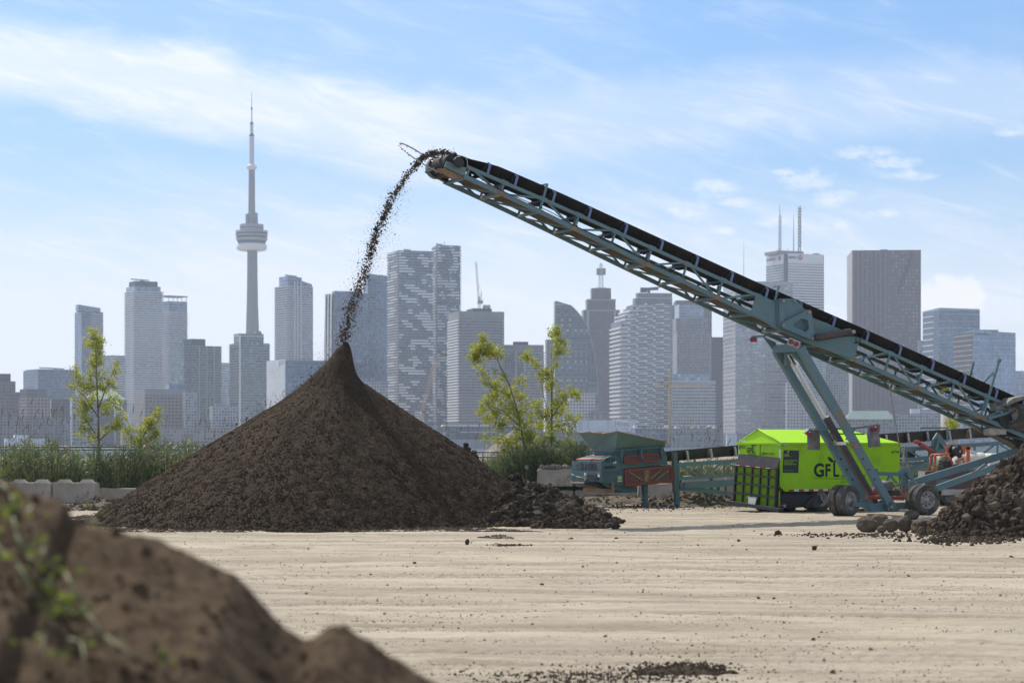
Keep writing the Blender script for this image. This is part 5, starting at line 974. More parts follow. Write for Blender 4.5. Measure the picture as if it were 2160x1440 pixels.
M_FLAP = mat('grey_rubber_flap', (.13, .125, .125), (.22, .21, .20), 3.5, .75); M_REDP = mat('red_machine_paint', (.42, .075, .05), (.34, .07, .05), 3, .55, dirt=(.22, .12, .08), dscale=3); M_ORG = mat('orange_frame_paint', (.65, .14, .03), (.55, .12, .03), 3, .5)
M_GALV = mat('galvanised_steel', (.34, .35, .36), (.42, .43, .43), 5, .45, .5)
def tyre(c, ax, R0, wd, parent, rim=True, rimR=None, name='wheel'):
    """a wheel: the tyre is the part, its rim a sub-part; ax points outwards"""
    c = Vector(c); ax = Vector(ax).normalized(); rr = rimR or R0 * .56; mb = MB(); h = wd / 2
    prof = [(rr, -h * .75), (rr * 1.12, -h * .98), (R0 * .86, -h), (R0 * .97, -h * .82), (R0, -h * .62), (R0, -h * .34), (R0 * .975, -h * .32), (R0 * .975, -h * .26), (R0, -h * .24), (R0, h * .04 - h * .1), (R0 * .975, -h * .04), (R0 * .975, h * .04), (R0, h * .06), (R0, h * .24), (R0 * .975, h * .26), (R0 * .975, h * .32), (R0, h * .34), (R0, h * .62), (R0 * .97, h * .82), (R0 * .86, h), (rr * 1.12, h * .98), (rr, h * .75)]
    mb.lathe(c, prof, 40, ax, closed=False); o = mb.build(name, M_RUBBER, parent)
    if rim:
        q = MB(); q.lathe(c, [(rr, h * .75), (rr * 1.05, h * .82), (rr * .98, h * .86), (rr * .93, h * .7), (rr * .90, h * .15), (rr * .78, h * .02), (rr * .45, h * .10), (rr * .42, h * .30), (rr * .30, h * .36), (rr * .28, h * .62), (.01, h * .66)], 32, ax)
        a = ax.orthogonal().normalized(); b2 = ax.cross(a)
        for i in range(10): t = i * math.pi / 5; p = c + (a * math.cos(t) + b2 * math.sin(t)) * rr * .36; q.tube(p + ax * h * .3, p + ax * h * .45, rr * .035, 6)
        rm = q.build('rim', M_RIM, o)
        q = MB()
        for i in range(8): t = i * math.pi / 4; p = c + (a * math.cos(t) + b2 * math.sin(t)) * rr * .66; q.tube(p + ax * (h * .03), p + ax * (h * .075), rr * .11, 10)
        q.build('hand_hole', M_DARK, o)
    return o
# ================================================================ the big stacking conveyor
PHI = R(25); LF = Vector((-math.sin(PHI), math.cos(PHI), 0)); H0 = P(960, 345, 70.3); SN = Pl(H0, LF); S = SN.hit; WC = 1.6
st_root = root('stacking_conveyor', (G(1850, 1086).x, 77, 0), 'long teal lattice stacking conveyor raised on wheeled legs, dropping soil from its head', 'conveyor')
top_px = [(987, 353), (1180, 435.6), (1591, 621), (1816, 718), (2114, 850)]; bot_px = [(981, 373), (1092, 424), (1228, 490), (1402, 575), (1591, 664), (1800, 758), (1933, 817), (2056, 873), (2159, 920)]
T0 = S(*top_px[0]); D = (S(*top_px[-1]) - T0).normalized(); Nn = (UPZ - D * UPZ.dot(D)).normalized()
def st(p): q = p - H0; return q.dot(D), q.dot(Nn)
ts = [st(S(*p)) for p in top_px]; bs = [st(S(*p)) for p in bot_px]
def C(s, t, w=0.0): return H0 + D * s + Nn * t + LF * w
def tt(s): return float(np.interp(s, [a for a, _ in ts] , [b for _, b in ts]))
def tb(s): return float(np.interp(s, [a for a, _ in bs], [b for _, b in bs]))
nodes = [st(S(x, float(np.interp(x, [a for a, _ in top_px], [b for _, b in top_px]))))[0] for x in (990, 1063, 1145, 1221, 1298, 1374.5, 1449, 1524.5, 1598, 1670, 1742, 1811, 1878, 1946, 2013, 2081)]
for k in range(5): nodes.append(nodes[-1] + 1.28)
S_END = nodes[-1] + .4
for w in (0, WC):
    for fn, nm in ((tt, 'top_chord'), (tb, 'bottom_chord')):
        mb = MB(); ss_ = [nodes[0] - .1] + nodes[1:] ; ss_[-1] = S_END
        for a, b2 in zip(ss_, ss_[1:]): mb.beam(C(a, fn(a), w), C(b2, fn(b2), w), .09, .13 if nm == 'bottom_chord' else .11, Nn)
        mb.build(nm, M_TEAL, st_root)
for w in (0, WC):
    for i, s in enumerate(nodes):
        if not (9 <= i <= 10 and w == 0): mb = MB(); mb.beam(C(s, tt(s), w), C(s, tb(s), w), .05, .07, D); mb.build('post', M_TEAL, st_root)
        if i < len(nodes) - 1 and not (w == 0 and 8 <= i <= 10):
            s2 = nodes[i + 1]; mb = MB()
            if i % 2 == 0: mb.beam(C(s + .12, tt(s), w), C(s2 - .1, tb(s2), w), .04, .065, Nn)
            else: mb.beam(C(s + .1, tb(s), w), C(s2 - .12, tt(s2), w), .04, .065, Nn)
            mb.build('brace', M_TEAL, st_root)
for i, s in enumerate(nodes):
    mb = MB(); mb.beam(C(s, tb(s) - .02, .04), C(s, tb(s) - .02, WC - .04), .09, .07, Nn); mb.build('cross_member', M_TEAL, st_root)
    if i < len(nodes) - 1: s2 = nodes[i + 1]; mb = MB(); mb.beam(C(s + .06, tb(s) - .03, WC - .05), C(s2 - .06, tb(s2) - .03, .05), .05, .05, Nn); mb.build('bottom_brace', M_TEAL, st_root)
    mb = MB(); mb.beam(C(s + .1, tt(s) + .01, .03), C(s + .1, tt(s) + .01, WC - .03), .06, .06, Nn); mb.build('top_cross_member', M_TEAL, st_root)
    if i % 2 == 1:
        mb = MB(); mb.box(C(s + .02, (tt(s) + tb(s)) / 2 + .02, .12), D * .07, Nn * .10, LF * .03); mb.tube(C(s, tb(s) + .02, .15), C(s, tb(s) + .02, WC - .15), .03, 8); mb.build('roller_bracket', M_TEAL, st_root)
        sr = s + .05; mb = MB()
        for k in range(9): mb.tube(C(sr, tb(sr) + .02, .16 + k * .15), C(sr, tb(sr) + .02, .27 + k * .15), .085, 12)
        mb.tube(C(sr, tb(sr) + .02, .05), C(sr, tb(sr) + .02, WC - .05), .045, 8); mb.box(C(sr, tb(sr) + .05, .06), D * .05, Nn * .1, LF * .02); mb.build('return_roller', M_MUD if i % 4 == 1 else M_BELTB, st_root)
# the belt: a trough on top, a flat return run inside the truss
s_h = st(S(978, 332))[0]
def trough(mb, sa, sb, n=60):
    prof = [(.03, .44), (.05, .44), (.46, .15), (1.14, .15), (1.55, .44), (1.57, .44), (1.16, .12), (.44, .12)]
    rows = []
    for i in range(n + 1):
        s = sa + (sb - sa) * i / n; f = min(1, max(0, (s - sa) / 1.6)); tp = tt(max(s, nodes[0])); g = f * f * (3 - 2 * f); rows.append([C(s, tp + (.25 + (t - .25) * g), w) for w, t in prof])
    for r0, r1 in zip(rows, rows[1:]):
        for j in range(8): k = (j + 1) % 8; mb.quad(r0[j], r0[k], r1[k], r1[j])
    mb.poly(rows[0]); mb.poly(rows[-1])
mb = MB(); trough(mb, st(S(963, 330))[0] + .02, S_END + .5); s_d = st(S(963, 330))[0]; rp = .30; pc = C(s_d, tt(nodes[0]) + .25 - rp, 0)
npr = 20; pv = [[pc + D * (-rp * math.sin(a)) + Nn * (rp * math.cos(a)) + LF * w for w in (.10, WC - .1)] for a in [-.02 + (math.pi + .02) * i / npr for i in range(npr + 1)]]
for a, b2 in zip(pv, pv[1:]): mb.quad(a[0], a[1], b2[1], b2[0])
mb.build('belt', M_BELT, st_root)
mb = MB(); prev = pv[-1]
for i, s in enumerate(nodes + [S_END]):
    t_ = tb(s) + .14; cur = [C(s, t_, .2), C(s, t_, WC - .2)]; mb.quad(prev[0], prev[1], cur[1], cur[0]); mb.quad(prev[0] - Nn * .02, prev[1] - Nn * .02, cur[1] - Nn * .02, cur[0] - Nn * .02); mb.quad(prev[0], cur[0], cur[0] - Nn * .02, prev[0] - Nn * .02); prev = cur
mb.build('return_belt', M_BELTB, st_root)
# soil carried on top of the belt near the head
hs = np.array([C(s_h - .05 + random.random() * 1.3, tt(nodes[0]) + .27 + random.uniform(0, .05), random.uniform(.35, 1.2))[:] for _ in range(700)]); tag(scatter('carried_soil', LUMPS, hs, np.exp(rng.normal(-3.9, .4, 700)), M_FALL), 'soil riding over the head drum of the big conveyor', 'carried soil', kind='stuff')
idp = [(1030, 357), (1088, 381), (1168, 414), (1244, 447), (1320, 482), (1395.5, 515.5), (1470, 549), (1544, 581), (1618, 613), (1689, 643), (1759, 676.7), (1829, 709), (1898, 738.5), (1967, 769.5), (2034.5, 798), (2101, 829)]
ids_ = [st(S(*p))[0] for p in idp]; ids_ += [ids_[-1] + 1.22 * k for k in (1, 2, 3)]
for s in ids_:
    t0 = tt(s); r_ = MB()
    r_.beam(C(s + .02, t0 + .05, -.01), C(s - .0, t0 + .36, -.03), .05, .075, D); r_.beam(C(s - .0, t0 + .36, -.03), C(s - .05, t0 + .41, .06), .05, .06, D); r_.beam(C(s + .02, t0 + .05, WC + .01), C(s, t0 + .36, WC + .03), .05, .075, D); r_.beam(C(s + .02, t0 + .06, 0), C(s + .02, t0 + .06, WC), .05, .04, Nn)
    idl = r_.build('idler', M_IDLER, st_root)
    for pa, pb in (((.07, .36), (.42, .06)), ((.46, .055), (1.14, .055)), ((1.18, .06), (1.53, .36))):
        r_ = MB(); off = -.06 if pa[0] != .46 else 0; r_.tube(C(s + off, t0 + pa[1] - .01, pa[0]), C(s + off, t0 + pa[1] * 0 + pb[1] - .01, pb[0]), .06, 10); r_.build('roller', M_BELT, idl)
# head drum, motor, guards and water ring
mb = MB(); mb.tube(pc + LF * .12, pc + LF * (WC - .12), rp - .012, 28); mb.build('head_drum', M_DARK, st_root)
mb = MB(); mb.tube(pc + LF * -.10, pc + LF * .12, .05, 12); mp = S(966, 343, -.18); mb.tube(S(968, 343, -.30), S(968, 343, 0), .17, 22); mb.tube(S(968, 343, -.40), S(968, 343, -.30), .10, 16); mb.build('drive_motor', M_DARK, st_root)
mb = MB(); mb.lathe(pc + LF * (WC - .3), [(rp + .02, 0), (rp + .05, 0), (rp + .05, .25), (rp + .02, .25)], 30, LF, closed=True); mb.build('drum_guard', M_FLAP, st_root)
Z1 = zpt(820, 280, 5.143); Z2 = zpt(1180, 380, 4.5); Z3 = zpt(1520, 560, 5.143); Z4 = zpt(1780, 700, 5.54); Z5 = zpt(1120, 880, 4.696); Z6 = zpt(1520, 880, 5.4); Z7 = zpt(1820, 860, 4.8)
def plate(zf, pts, w, th, name, m_, parent=None, sf=None): q = MB(); q.prism([(sf or S)(*zf(*p), w) for p in pts], (LF if sf is None else sf.n_) * th); return q.build(name, m_, parent or st_root, bevel=.006)
plate(Z1, [(630, 308), (845, 380), (830, 470), (800, 462), (605, 372)], -.05, .06, 'head_plate', M_TEAL)
plate(Z1, [(630, 308), (845, 380), (830, 470), (800, 462), (605, 372)], WC, .06, 'head_plate', M_TEAL)
plate(Z1, [(520, 395), (610, 385), (800, 470), (795, 490), (690, 500), (560, 430)], .05, .04, 'chute_frame', M_RUST)
plate(Z1, [(395, 420), (500, 385), (650, 455), (640, 540), (600, 530)], 1.45, .05, 'scraper_plate', M_DARK)
mb = MB(); mb.beam(S(*Z1(400, 428), 1.5), S(*Z1(500, 385), .9), .06, .06); mb.beam(S(*Z1(395, 425), 1.45), S(*Z1(610, 535), 1.45), .06, .05); mb.beam(S(*Z1(640, 530), WC), S(*Z1(800, 500), .05), .07, .07); mb.build('head_frame', M_TEAL, st_root)
mb = MB(); mb.path([S(*Z1(x, y), -.06) for x, y in ((700, 300), (740, 265), (790, 252), (835, 270), (853, 310), (850, 365))], .018, 6); mb.build('drum_hoop', M_GALV, st_root)
rc_ = P(886.5, 332.5, 70.6); av = Vector((math.cos(R(33)), .1, -math.sin(R(33)))).normalized(); bv = (av.orthogonal()).normalized(); bv = Vector((.12, .96, .20)); bv = (bv - av * bv.dot(av)).normalized()
mb = MB(); ring = [rc_ + av * .80 * math.cos(2 * math.pi * i / 40) + bv * .80 * math.sin(2 * math.pi * i / 40) for i in range(41)]; mb.path(ring, .022, 7)
for i in range(0, 40, 3): mb.tube(ring[i], ring[i] + Vector((0, 0, -.06)), .018, 6)
mb.tube(ring[2], S(*Z1(610, 400), .1), .03, 6); mb.tube(ring[37], S(*Z1(640, 430), 1.3), .03, 6); mb.build('spray_ring', M_GALV, st_root)
for (a, b2, w) in ((((1715), 560), (1650, 840), -.02),): mb = MB(); mb.beam(S(*Z1(1718, 555), w), S(*Z1(1640, 845), w), .06, .07, D); mb.beam(S(*Z1(1718, 558), w), S(*Z1(1650, 572), w + .5), .05, .05); mb.build('guide_post', M_TEAL, st_root)
mb = MB(); mb.beam(S(*Z3(632, 222), -.05), S(*Z3(585, 385), -.05), .06, .07, D); mb.beam(S(*Z3(632, 224), -.05), S(*Z3(570, 232), .5), .05, .05); mb.build('guide_post', M_TEAL, st_root)
mb = MB(); mb.beam(S(*Z4(1812, 335), -.03), S(*Z4(1640, 920), -.03), .07, .09, D); mb.beam(S(*Z4(1745, 475), -.03), S(*Z4(1640, 590), .6), .04, .04); mb.box(S(*Z4(1812, 332), -.02), D * .07, Nn * .05, LF * .06); mb.build('guide_post', M_TEAL, st_root)
mb = MB(); mb.beam(S(*Z4(1515, 352), WC), S(*Z4(1470, 520), WC), .07, .09, D); mb.beam(S(*Z4(1498, 480), WC), S(*Z4(1525, 540), 1.2), .04, .04); mb.build('guide_post', M_TEAL, st_root)
mb = MB(); mb.path([C(s, tb(s) + .10 + .03 * math.sin(s * 2.3), -.07) for s in [1.0 + .5 * i for i in range(19)]], .014, 5); mb.build('hose', M_DARK, st_root); mb = MB(); mb.path([C(s, tb(s) - .07 + .04 * math.sin(s * 3.1) - .04, -.03) for s in [14 + .45 * i for i in range(10)]], .012, 5); mb.build('cable', M_DARK, st_root)
for s in nodes[1:16:1]:
    for f_, w_ in ((tt, -.05), (tb, -.05)): mb = MB(); mb.box(C(s, f_(s), w_), D * .13, Nn * .075, LF * .006); mb.build('gusset_plate', M_TEAL if f_ is tt else M_RUST if int(s * 7) % 4 == 0 else M_TEAL, st_root)
# side plates, pivot and tilt cylinder
plate(Z3, [(385, 328), (622, 402), (612, 690), (330, 520)], -.07, .05, 'side_plate', M_TEAL)
plate(Z3, [(612, 520), (700, 560), (905, 465), (1000, 568), (1130, 615), (1440, 752), (1482, 872), (1440, 1018), (940, 840), (612, 694)], -.08, .05, 'side_plate', M_TEAL)
plate(Z3, [(610, 375), (640, 358), (812, 358), (908, 468), (950, 490), (700, 620), (612, 640)], -.14, .05, 'pivot_plate', M_TEAL)
plate(Z3, [(638, 365), (698, 380), (696, 600), (640, 668)], -.22, .07, 'clamp_bar', M_TEAL)
def trih():
    o = [S(*Z3(*p), -.30) for p in ((660, 640), (672, 618), (948, 482), (975, 480), (988, 500), (1025, 785), (1012, 812), (985, 805), (672, 672))]; i = [S(*Z3(*p), -.30) for p in ((790, 632), (880, 574), (948, 594), (962, 682), (925, 722), (800, 660))]
    mp_ = [(0, 0), (1, 0), (2, 1), (3, 2), (4, 2), (5, 3), (6, 4), (7, 4), (8, 5)]; q = MB(); n = 9; off = LF * .07
    for k in range(n):
        a, b2 = o[k], o[(k + 1) % n]; c_, d_ = i[mp_[(k + 1) % n][1]], i[mp_[k][1]]
        if (c_ - d_).length < 1e-6: q.add([a, b2, c_, a + off, b2 + off, c_ + off], [(0, 1, 2), (5, 4, 3), (0, 3, 4, 1)])
        else: q.add([a, b2, c_, d_, a + off, b2 + off, c_ + off, d_ + off], [(0, 1, 2, 3), (7, 6, 5, 4), (0, 4, 5, 1), (3, 2, 6, 7)])
    return q.build('pivot_link', M_TEAL, st_root)
trih()
for x, y, r_ in ((685, 382, .055), (806, 382, .035), (965, 506, .06), (685, 645, .04), (1003, 790, .04)): q = MB(); q.tube(S(*Z3(x, y), -.36), S(*Z3(x, y), -.1), r_, 14); q.build('pin', M_MUD, st_root)
mb = MB(); mb.tube(S(*Z3(1025, 782), -.36), S(*Z3(1405, 715), -.36), .11, 18); q = mb.build('tilt_cylinder', M_CYL, st_root); mb = MB(); mb.tube(S(*Z3(1400, 716), -.36), S(*Z3(1445, 718), -.36), .06, 12); mb.tube(S(*Z3(1445, 718), -.45), S(*Z3(1445, 718), -.1), .07, 12); mb.build('cylinder_eye', M_MUD, q)
mb = MB(); mb.path([S(*Z3(x, y), -.15) for x, y in ((1050, 815), (1150, 800), (1300, 770), (1420, 760), (1500, 775), (1525, 800), (1500, 835), (1450, 838))], .02, 6); mb.build('hose', M_DARK, st_root)
mb = MB(); mb.path([S(*Z4(x, y), .3) for x, y in ((1080, 600), (1150, 640), (1300, 640), (1400, 625), (1500, 650), (1600, 720), (1680, 900), (1720, 980))], .022, 6); mb.build('hose', M_DARK, st_root); mb = MB(); mb.path([S(*Z4(x, y), .4) for x, y in ((1200, 700), (1180, 740), (1350, 780), (1500, 730), (1570, 720), (1610, 800))], .014, 6); mb.build('hose', M_DARK, st_root)
mb = MB(); mb.path([S(*Z4(x, y), .35) for x, y in ((1090, 590), (1130, 640), (1200, 640), (1150, 660), (1230, 668), (1120, 690), (1160, 720))], .035, 6); mb.build('strap_bundle', mat('yellow_strap', (.55, .48, .08), (.35, .3, .08), 9, .8), st_root)
# dark wedge under the plate and rear lights
plate(Z3, [(90, 500), (330, 560), (420, 710), (60, 545)], WC - .1, .05, 'far_plate', M_TEAL); plate(Z3, [(420, 640), (690, 720), (900, 900), (1170, 1040), (1190, 1000), (960, 870), (700, 700)], WC - .05, .05, 'far_plate', M_TEAL)
plate(Z3, [(465, 770), (600, 830), (610, 900), (570, 915)], .9, .06, 'bracket', M_TEAL)
def lamps(c1, w, name='tail_lamp', r_=.07, gap=(.15, 0)):
    for dx in (0, 1):
        p = S(*c1, w) + Vector((gap[0] * dx, 0, gap[1] * dx)); q = MB(); q.lathe(p, [(.01, .035), (r_ * .8, .03), (r_, .0), (r_, -.03)], 14, (.2, -1, 0)); q.build(name, M_REDL, st_root)
lamps(Z3(340, 803), -.2, gap=(.11, 0)); mb = MB(); mb.beam(S(*Z3(350, 770), -.15), S(*Z3(480, 765), .5), .06, .05); mb.box(S(*Z3(362, 800), -.14), (.10, 0, 0), (0, .02, 0), (0, 0, .09)); mb.build('lamp_bracket', M_TEAL, st_root)
lamps(Z3(768, 825), -.6, r_=.085, gap=(.18, -.08)); mb = MB(); mb.box(S(*Z3(793, 840), -.5), Vector((.18, 0, -.075)), LF * .03, Vector((.05, 0, .11))); mb.build('lamp_bracket', M_GALV, st_root)
# legs
def leg(p0, p1, wd_, w, name='leg', m_=M_TEAL, dp=.2):
    a = S(*p0, w); b2 = S(*p1, w); d_ = (b2 - a).normalized(); q = MB(); q.beam(a, b2, dp, wd_, d_.cross(LF)); return q.build(name, m_, st_root, bevel=.008)
M_LEGR = mat('teal_leg_with_rust_run', (.11, .19, .215), (.13, .215, .24), 1.5, .55, dirt=(.22, .145, .075), dscale=1.1)
n_leg = leg(Z3(865, 890), Z6(1950, 1035), .27, -.35, m_=M_LEGR); f_leg = leg(Z3(600, 915), Z6(1690, 1040), .27, WC + .05 - .6)
q = MB(); q.beam(S(*Z3(590, 905), .9), S(*Z3(845, 890), -.45), .22, .26); q.build('leg_head_beam', M_TEAL, st_root, bevel=.01)
leg(Z3(718, 940), Z3(722, 1080), .17, .8, 'gusset'); leg(Z3(760, 945), Z3(900, 1060), .10, .1, 'gusset'); leg(Z3(820, 930), Z6(1560, 330), .22, .65, 'inner_leg')
rod = leg(Z3(738, 965), Z6(1260, 130), .10, .35, 'lift_cylinder', M_CHROME, .10); leg(Z6(1200, 0), Z6(1790, 1030), .20, .35, 'lift_cylinder', M_CYL, .20)
for x, y in ((1370, 475), (1438, 594), (1503, 708)): q = MB(); q.tube(S(*Z6(x, y), .92), S(*Z6(x, y), .94), .035, 10); q.build('pin_hole', M_DARK, f_leg)
for x, y in ((1622, 472), (1688, 594), (1753, 706)): q = MB(); q.tube(S(*Z6(x, y), -.46), S(*Z6(x, y), -.44), .035, 10); q.build('pin_hole', M_DARK, n_leg)
q = MB(); q.beam(S(*Z6(1235, 298), .75), S(*Z6(1440, 295), -.1), .06, .11); q.build('clamp_bar', M_CHROME, st_root)
plate(Z6, [(1470, 300), (1560, 290), (1575, 330), (1560, 350), (1500, 360)], -.5, .05, 'leg_collar', M_RUST); plate(Z6, [(1225, 310), (1320, 330), (1310, 360), (1250, 365)], .85, .05, 'leg_collar', M_TEAL)
# light bar with mud flaps
q = MB(); q.beam(S(*Z6(1070, 138), .9), S(*Z6(1540, 122), .5), .06, .07); q.beam(S(*Z6(1540, 122), .5), S(*Z6(1800, 85), .3), .06, .07); q.beam(S(*Z6(1250, 190), .9), S(*Z6(1280, 125), .7), .05, .05); q.beam(S(*Z6(1490, 200), .5), S(*Z6(1535, 115), .5), .05, .05); q.beam(S(*Z6(1130, 185), .95), S(*Z6(1640, 190), .5), .05, .05); q.beam(S(*Z6(1240, 190), .9), S(*Z6(1290, 260), .9), .05, .05); q.beam(S(*Z6(1500, 190), .3), S(*Z6(1430, 250), -.2), .05, .05); q.build('light_bar', M_TEAL, st_root)
q = MB(); q.prism([S(*Z6(*p), .75) for p in ((1010, 130), (1050, 130), (1068, 165), (1040, 200), (970, 175))], LF * .2); q.build('lamp_bracket', M_TEAL, st_root)
lamps(Z6(988, 178), .65, gap=(.11, -.02), r_=.075); lamps(Z6(1735, 135), .15, gap=(.13, .03), r_=.075)
def flap(pts, w, label):
    q = MB(); k = len(pts) // 2; V = [S(*Z6(*p), w) for p in pts]; q.prism(V, LF * .03); return q.build('mud_flap', M_FLAP, st_root)
flap([(990, 195), (1030, 190), (1060, 140), (1132, 150), (1135, 372), (990, 370)], .9, ''); flap([(1685, 95), (1822, 80), (1808, 200), (1826, 330), (1690, 345), (1672, 200)], .2, '')
# running gear
axL = Vector((.69, -.725, 0)); axR = -LF; hub1 = S(1789, 1057, -.55); hub1.z = .53; hub2 = S(1953, 1053.5, -.85); hub2.z = .53
tyre(hub1, axL, .535, .30, st_root); tyre(hub1 - axL * .36, axL, .535, .30, st_root, rim=False); tyre(hub2, axR, .53, .30, st_root); tyre(hub2 - axR * .37, axR, .53, .30, st_root, rim=False)
q = MB(); q.beam(hub1 - axL * .5, S(*Z6(1690, 1000), -.1), .2, .2); q.beam(S(*Z6(1520, 985), -.7), S(*Z6(1680, 1010), -.2), .12, .16); q.build('axle', M_TEAL, st_root)
q = MB(); q.beam(S(*Z6(1660, 1020), -.1), S(*Z6(2120, 1005), -.1), .22, .24); q.beam(S(*Z6(1680, 1060), -.1), S(*Z6(2000, 1058), -.1), .3, .1); q.build('base_beam', M_TEAL, st_root)
for x, w in ((1694, .9), (1819, .2), (1948, -.45)):
    q = MB(); q.prism([S(*Z6(x + dx, 1020 + dy), w) for dx, dy in ((-40, -20), (-25, -60), (10, -80), (35, -60), (45, 30), (-40, 40))], LF * .06); q.build('foot_lug', M_TEAL, st_root); q = MB(); q.tube(S(*Z6(x, 1020), w - .06), S(*Z6(x, 1020), w + .1), .05, 12); q.build('pin', M_MUD, st_root)
q = MB(); q.tube(S(*Z6(1665, 905), .1), S(*Z6(2085, 922), .1), .075, 12); q.build('red_strut', M_REDP, st_root)
for x in (1760, 2070): q = MB(); q.tube(S(*Z6(x, 790), .5), S(*Z6(x + 10, 900), .5), .09, 12); q.build('red_cylinder', M_REDP, st_root)
q = MB(); q.tube(S(*Z6(1830, 765), .2), S(*Z6(1960, 782), -.1), .16, 18); q.tube(S(*Z6(1960, 782), -.1), S(*Z6(2025, 770), -.15), .04, 8); q.build('spare_roller', M_FLAP, st_root)
q = MB(); q.beam(S(*Z6(1740, 640), .6), S(*Z6(2060, 645), .3), .12, .14); q.beam(S(*Z6(1790, 600), .5), S(*Z6(1730, 600), .6), .16, .1); q.beam(S(*Z6(1930, 660), .4), S(*Z6(1870, 760), .4), .06, .07); q.beam(S(*Z6(1940, 670), .4), S(*Z6(2040, 790), .3), .06, .07); q.beam(S(*Z6(1990, 900), .3), S(*Z6(1900, 1000), .3), .07, .07); q.beam(S(*Z6(1745, 640), .6), S(*Z6(1740, 980), .6), .12, .1); q.build('sub_frame', M_TEAL, st_root)
q = MB(); q.prism([S(*Z6(*p), .25) for p in ((2045, 600), (2140, 590), (2150, 640), (2120, 820), (2060, 840))], LF * .12); q.prism([S(*Z7(*p), .3) for p in ((390, 610), (450, 610), (470, 660), (430, 830), (400, 820))], LF * .1); q.prism([S(*Z7(*p), .1) for p in ((450, 655), (520, 655), (520, 730), (500, 740), (460, 690))], LF * .08); q.build('frame_post', M_TEAL, st_root)
q = MB(); q.lathe(S(*Z7(505, 790), .1), [(.18, -.02), (.21, -.02), (.21, .02), (.18, .02)], 20, -LF, closed=True); q.build('hose_reel', M_MUD, st_root)
q = MB(); q.beam(S(*Z7(400, 790), .8), S(*Z7(1300, 515), .8), .10, .25); q.beam(S(*Z7(1300, 515), .8), S(*Z7(1900, 340), .8), .10, .25); q.build('tail_brace', M_TEAL, st_root); q = MB(); q.beam(S(*Z7(745, 815), -.15), S(*Z7(1310, 610), -.15), .10, .22); q.beam(S(*Z7(1310, 610), -.15), S(*Z7(1900, 400), -.15), .10, .22); q.build('tail_brace', M_TEAL, st_root)
q = MB(); q.beam(S(*Z7(750, 745), .7), S(*Z7(970, 740), -.1), .08, .16); q.beam(S(*Z7(1100, 680), -.1), S(*Z7(1250, 560), .7), .06, .08); q.build('brace_cross_bar', M_TEAL, st_root)
mb = MB(); rp_ = [S(*Z4(x, y), w) for x, y, w in ((512, 545, 0), (545, 700, .1), (600, 1040, .2), (650, 1330, .3))] + [S(*Z7(x, y), .3) for x, y in ((395, 420), (440, 560), (500, 690))]; mb.path(rp_, .02, 5); mb.build('hanging_cable', M_MUD, st_root)
q = MB(); q.path([S(*Z7(x, y), .3) for x, y in ((385, 400), (410, 390), (418, 440), (405, 600))], .035, 6); q.build('hose', M_MUD, st_root); q = MB(); q.path([S(*Z7(x, y), .25) for x, y in ((385, 720), (390, 800), (400, 860), (430, 900), (440, 800))], .018, 5); q.build('hose', M_MUD, st_root); q = MB(); q.path([S(*Z6(x, y), -.1) for x, y in ((1860, 790), (1900, 820), (1980, 830), (2040, 790))], .016, 5); q.build('hose', M_MUD, st_root)
# folded wheels and guard at the tail
tw = S(2140, 876, -.15); tax = Vector((-.72, -.55, .22)); tyre(tw, tax, .47, .30, st_root); tyre(tw - tax.normalized() * .34, tax, .47, .30, st_root, rim=False)
plate(Z4, [(1925, 815), (1990, 770), (2120, 745), (2180, 745), (2180, 800), (2110, 785), (1990, 830), (1900, 860)], -.5, .6, 'wheel_guard', M_FLAP); plate(Z4, [(1820, 1000), (1880, 940), (1960, 950), (2000, 1050), (1990, 1130), (1900, 1130), (1830, 1080)], -.1, .5, 'gear_box', M_DARK)
plate(Z4, [(1685, 1150), (1720, 1120), (1900, 1140), (1900, 1195), (1700, 1205)], -.2, .3, 'muddy_bracket', M_MUD); plate(Z4, [(1770, 830), (1860, 800), (1900, 820), (1890, 900), (1800, 920)], .1, .4, 'tail_bearing', M_RIM); q = MB(); q.beam(S(*Z4(1690, 1010), -.12), S(*Z4(1920, 940), -.12), .06, .1); q.beam(S(*Z4(1900, 880), .2), S(*Z4(2105, 960), .1), .25, .3); q.build('tail_frame', M_TEAL, st_root)
plate(Z4, [(1360, 1040), (1690, 1150), (2000, 1300), (1900, 1300), (1700, 1220)], 1.2, .05, 'belly_plate', M_MUD); plate(Z4, [(1700, 1170), (2100, 1290), (2140, 1400), (1960, 1290)], .6, .6, 'tail_box', M_DARK)
q = MB(); q.abox(C(S_END - 1.5, -.5, 0) + Vector((-.1, .3, -3.0)), C(S_END - 1.5, -.5, 0) + Vector((.9, 1.3, -.2))); q.build('tail_support', M_TEAL, st_root)
# ================================================================ lime green soil trailer
TH = R(30); te1 = Vector((math.cos(TH), math.sin(TH), 0)); te2 = Vector((-math.sin(TH), math.cos(TH), 0)); TC = P(1644.5, HZ, 80.2); TC.z = 0
M_LIME = mat('lime_trailer_paint', (.325, .64, .004), (.35, .69, .006), .8, .45, spec=.3, bump=.004, bscale=1.2, dirt=(.25, .47, .012), dscale=1.3); M_TARP = mat('lime_tarpaulin', (.42, .80, .006), (.45, .84, .01), 1.2, .5, spec=.3, bump=.006, bscale=2)
M_BLK = mat('black_lettering', (.008, .010, .008), rough=.6); M_PANEL = mat('charcoal_panel', (.025, .028, .033), rough=.5); M_WHT = mat('white_reflective_tape', (.72, .72, .72), rough=.4); M_SHEET = mat('grey_rubber_sheet', (.045, .043, .052), (.06, .057, .067), 3, .95, spec=.05); M_MESHG = mat('green_mesh', (.16, .30, .01), (.24, .45, .01), 20, .7); M_LIMET = mat('lime_lettering', (.32, .62, .02), rough=.6); M_GREYT = mat('faint_lettering', (.12, .22, .03), rough=.6)
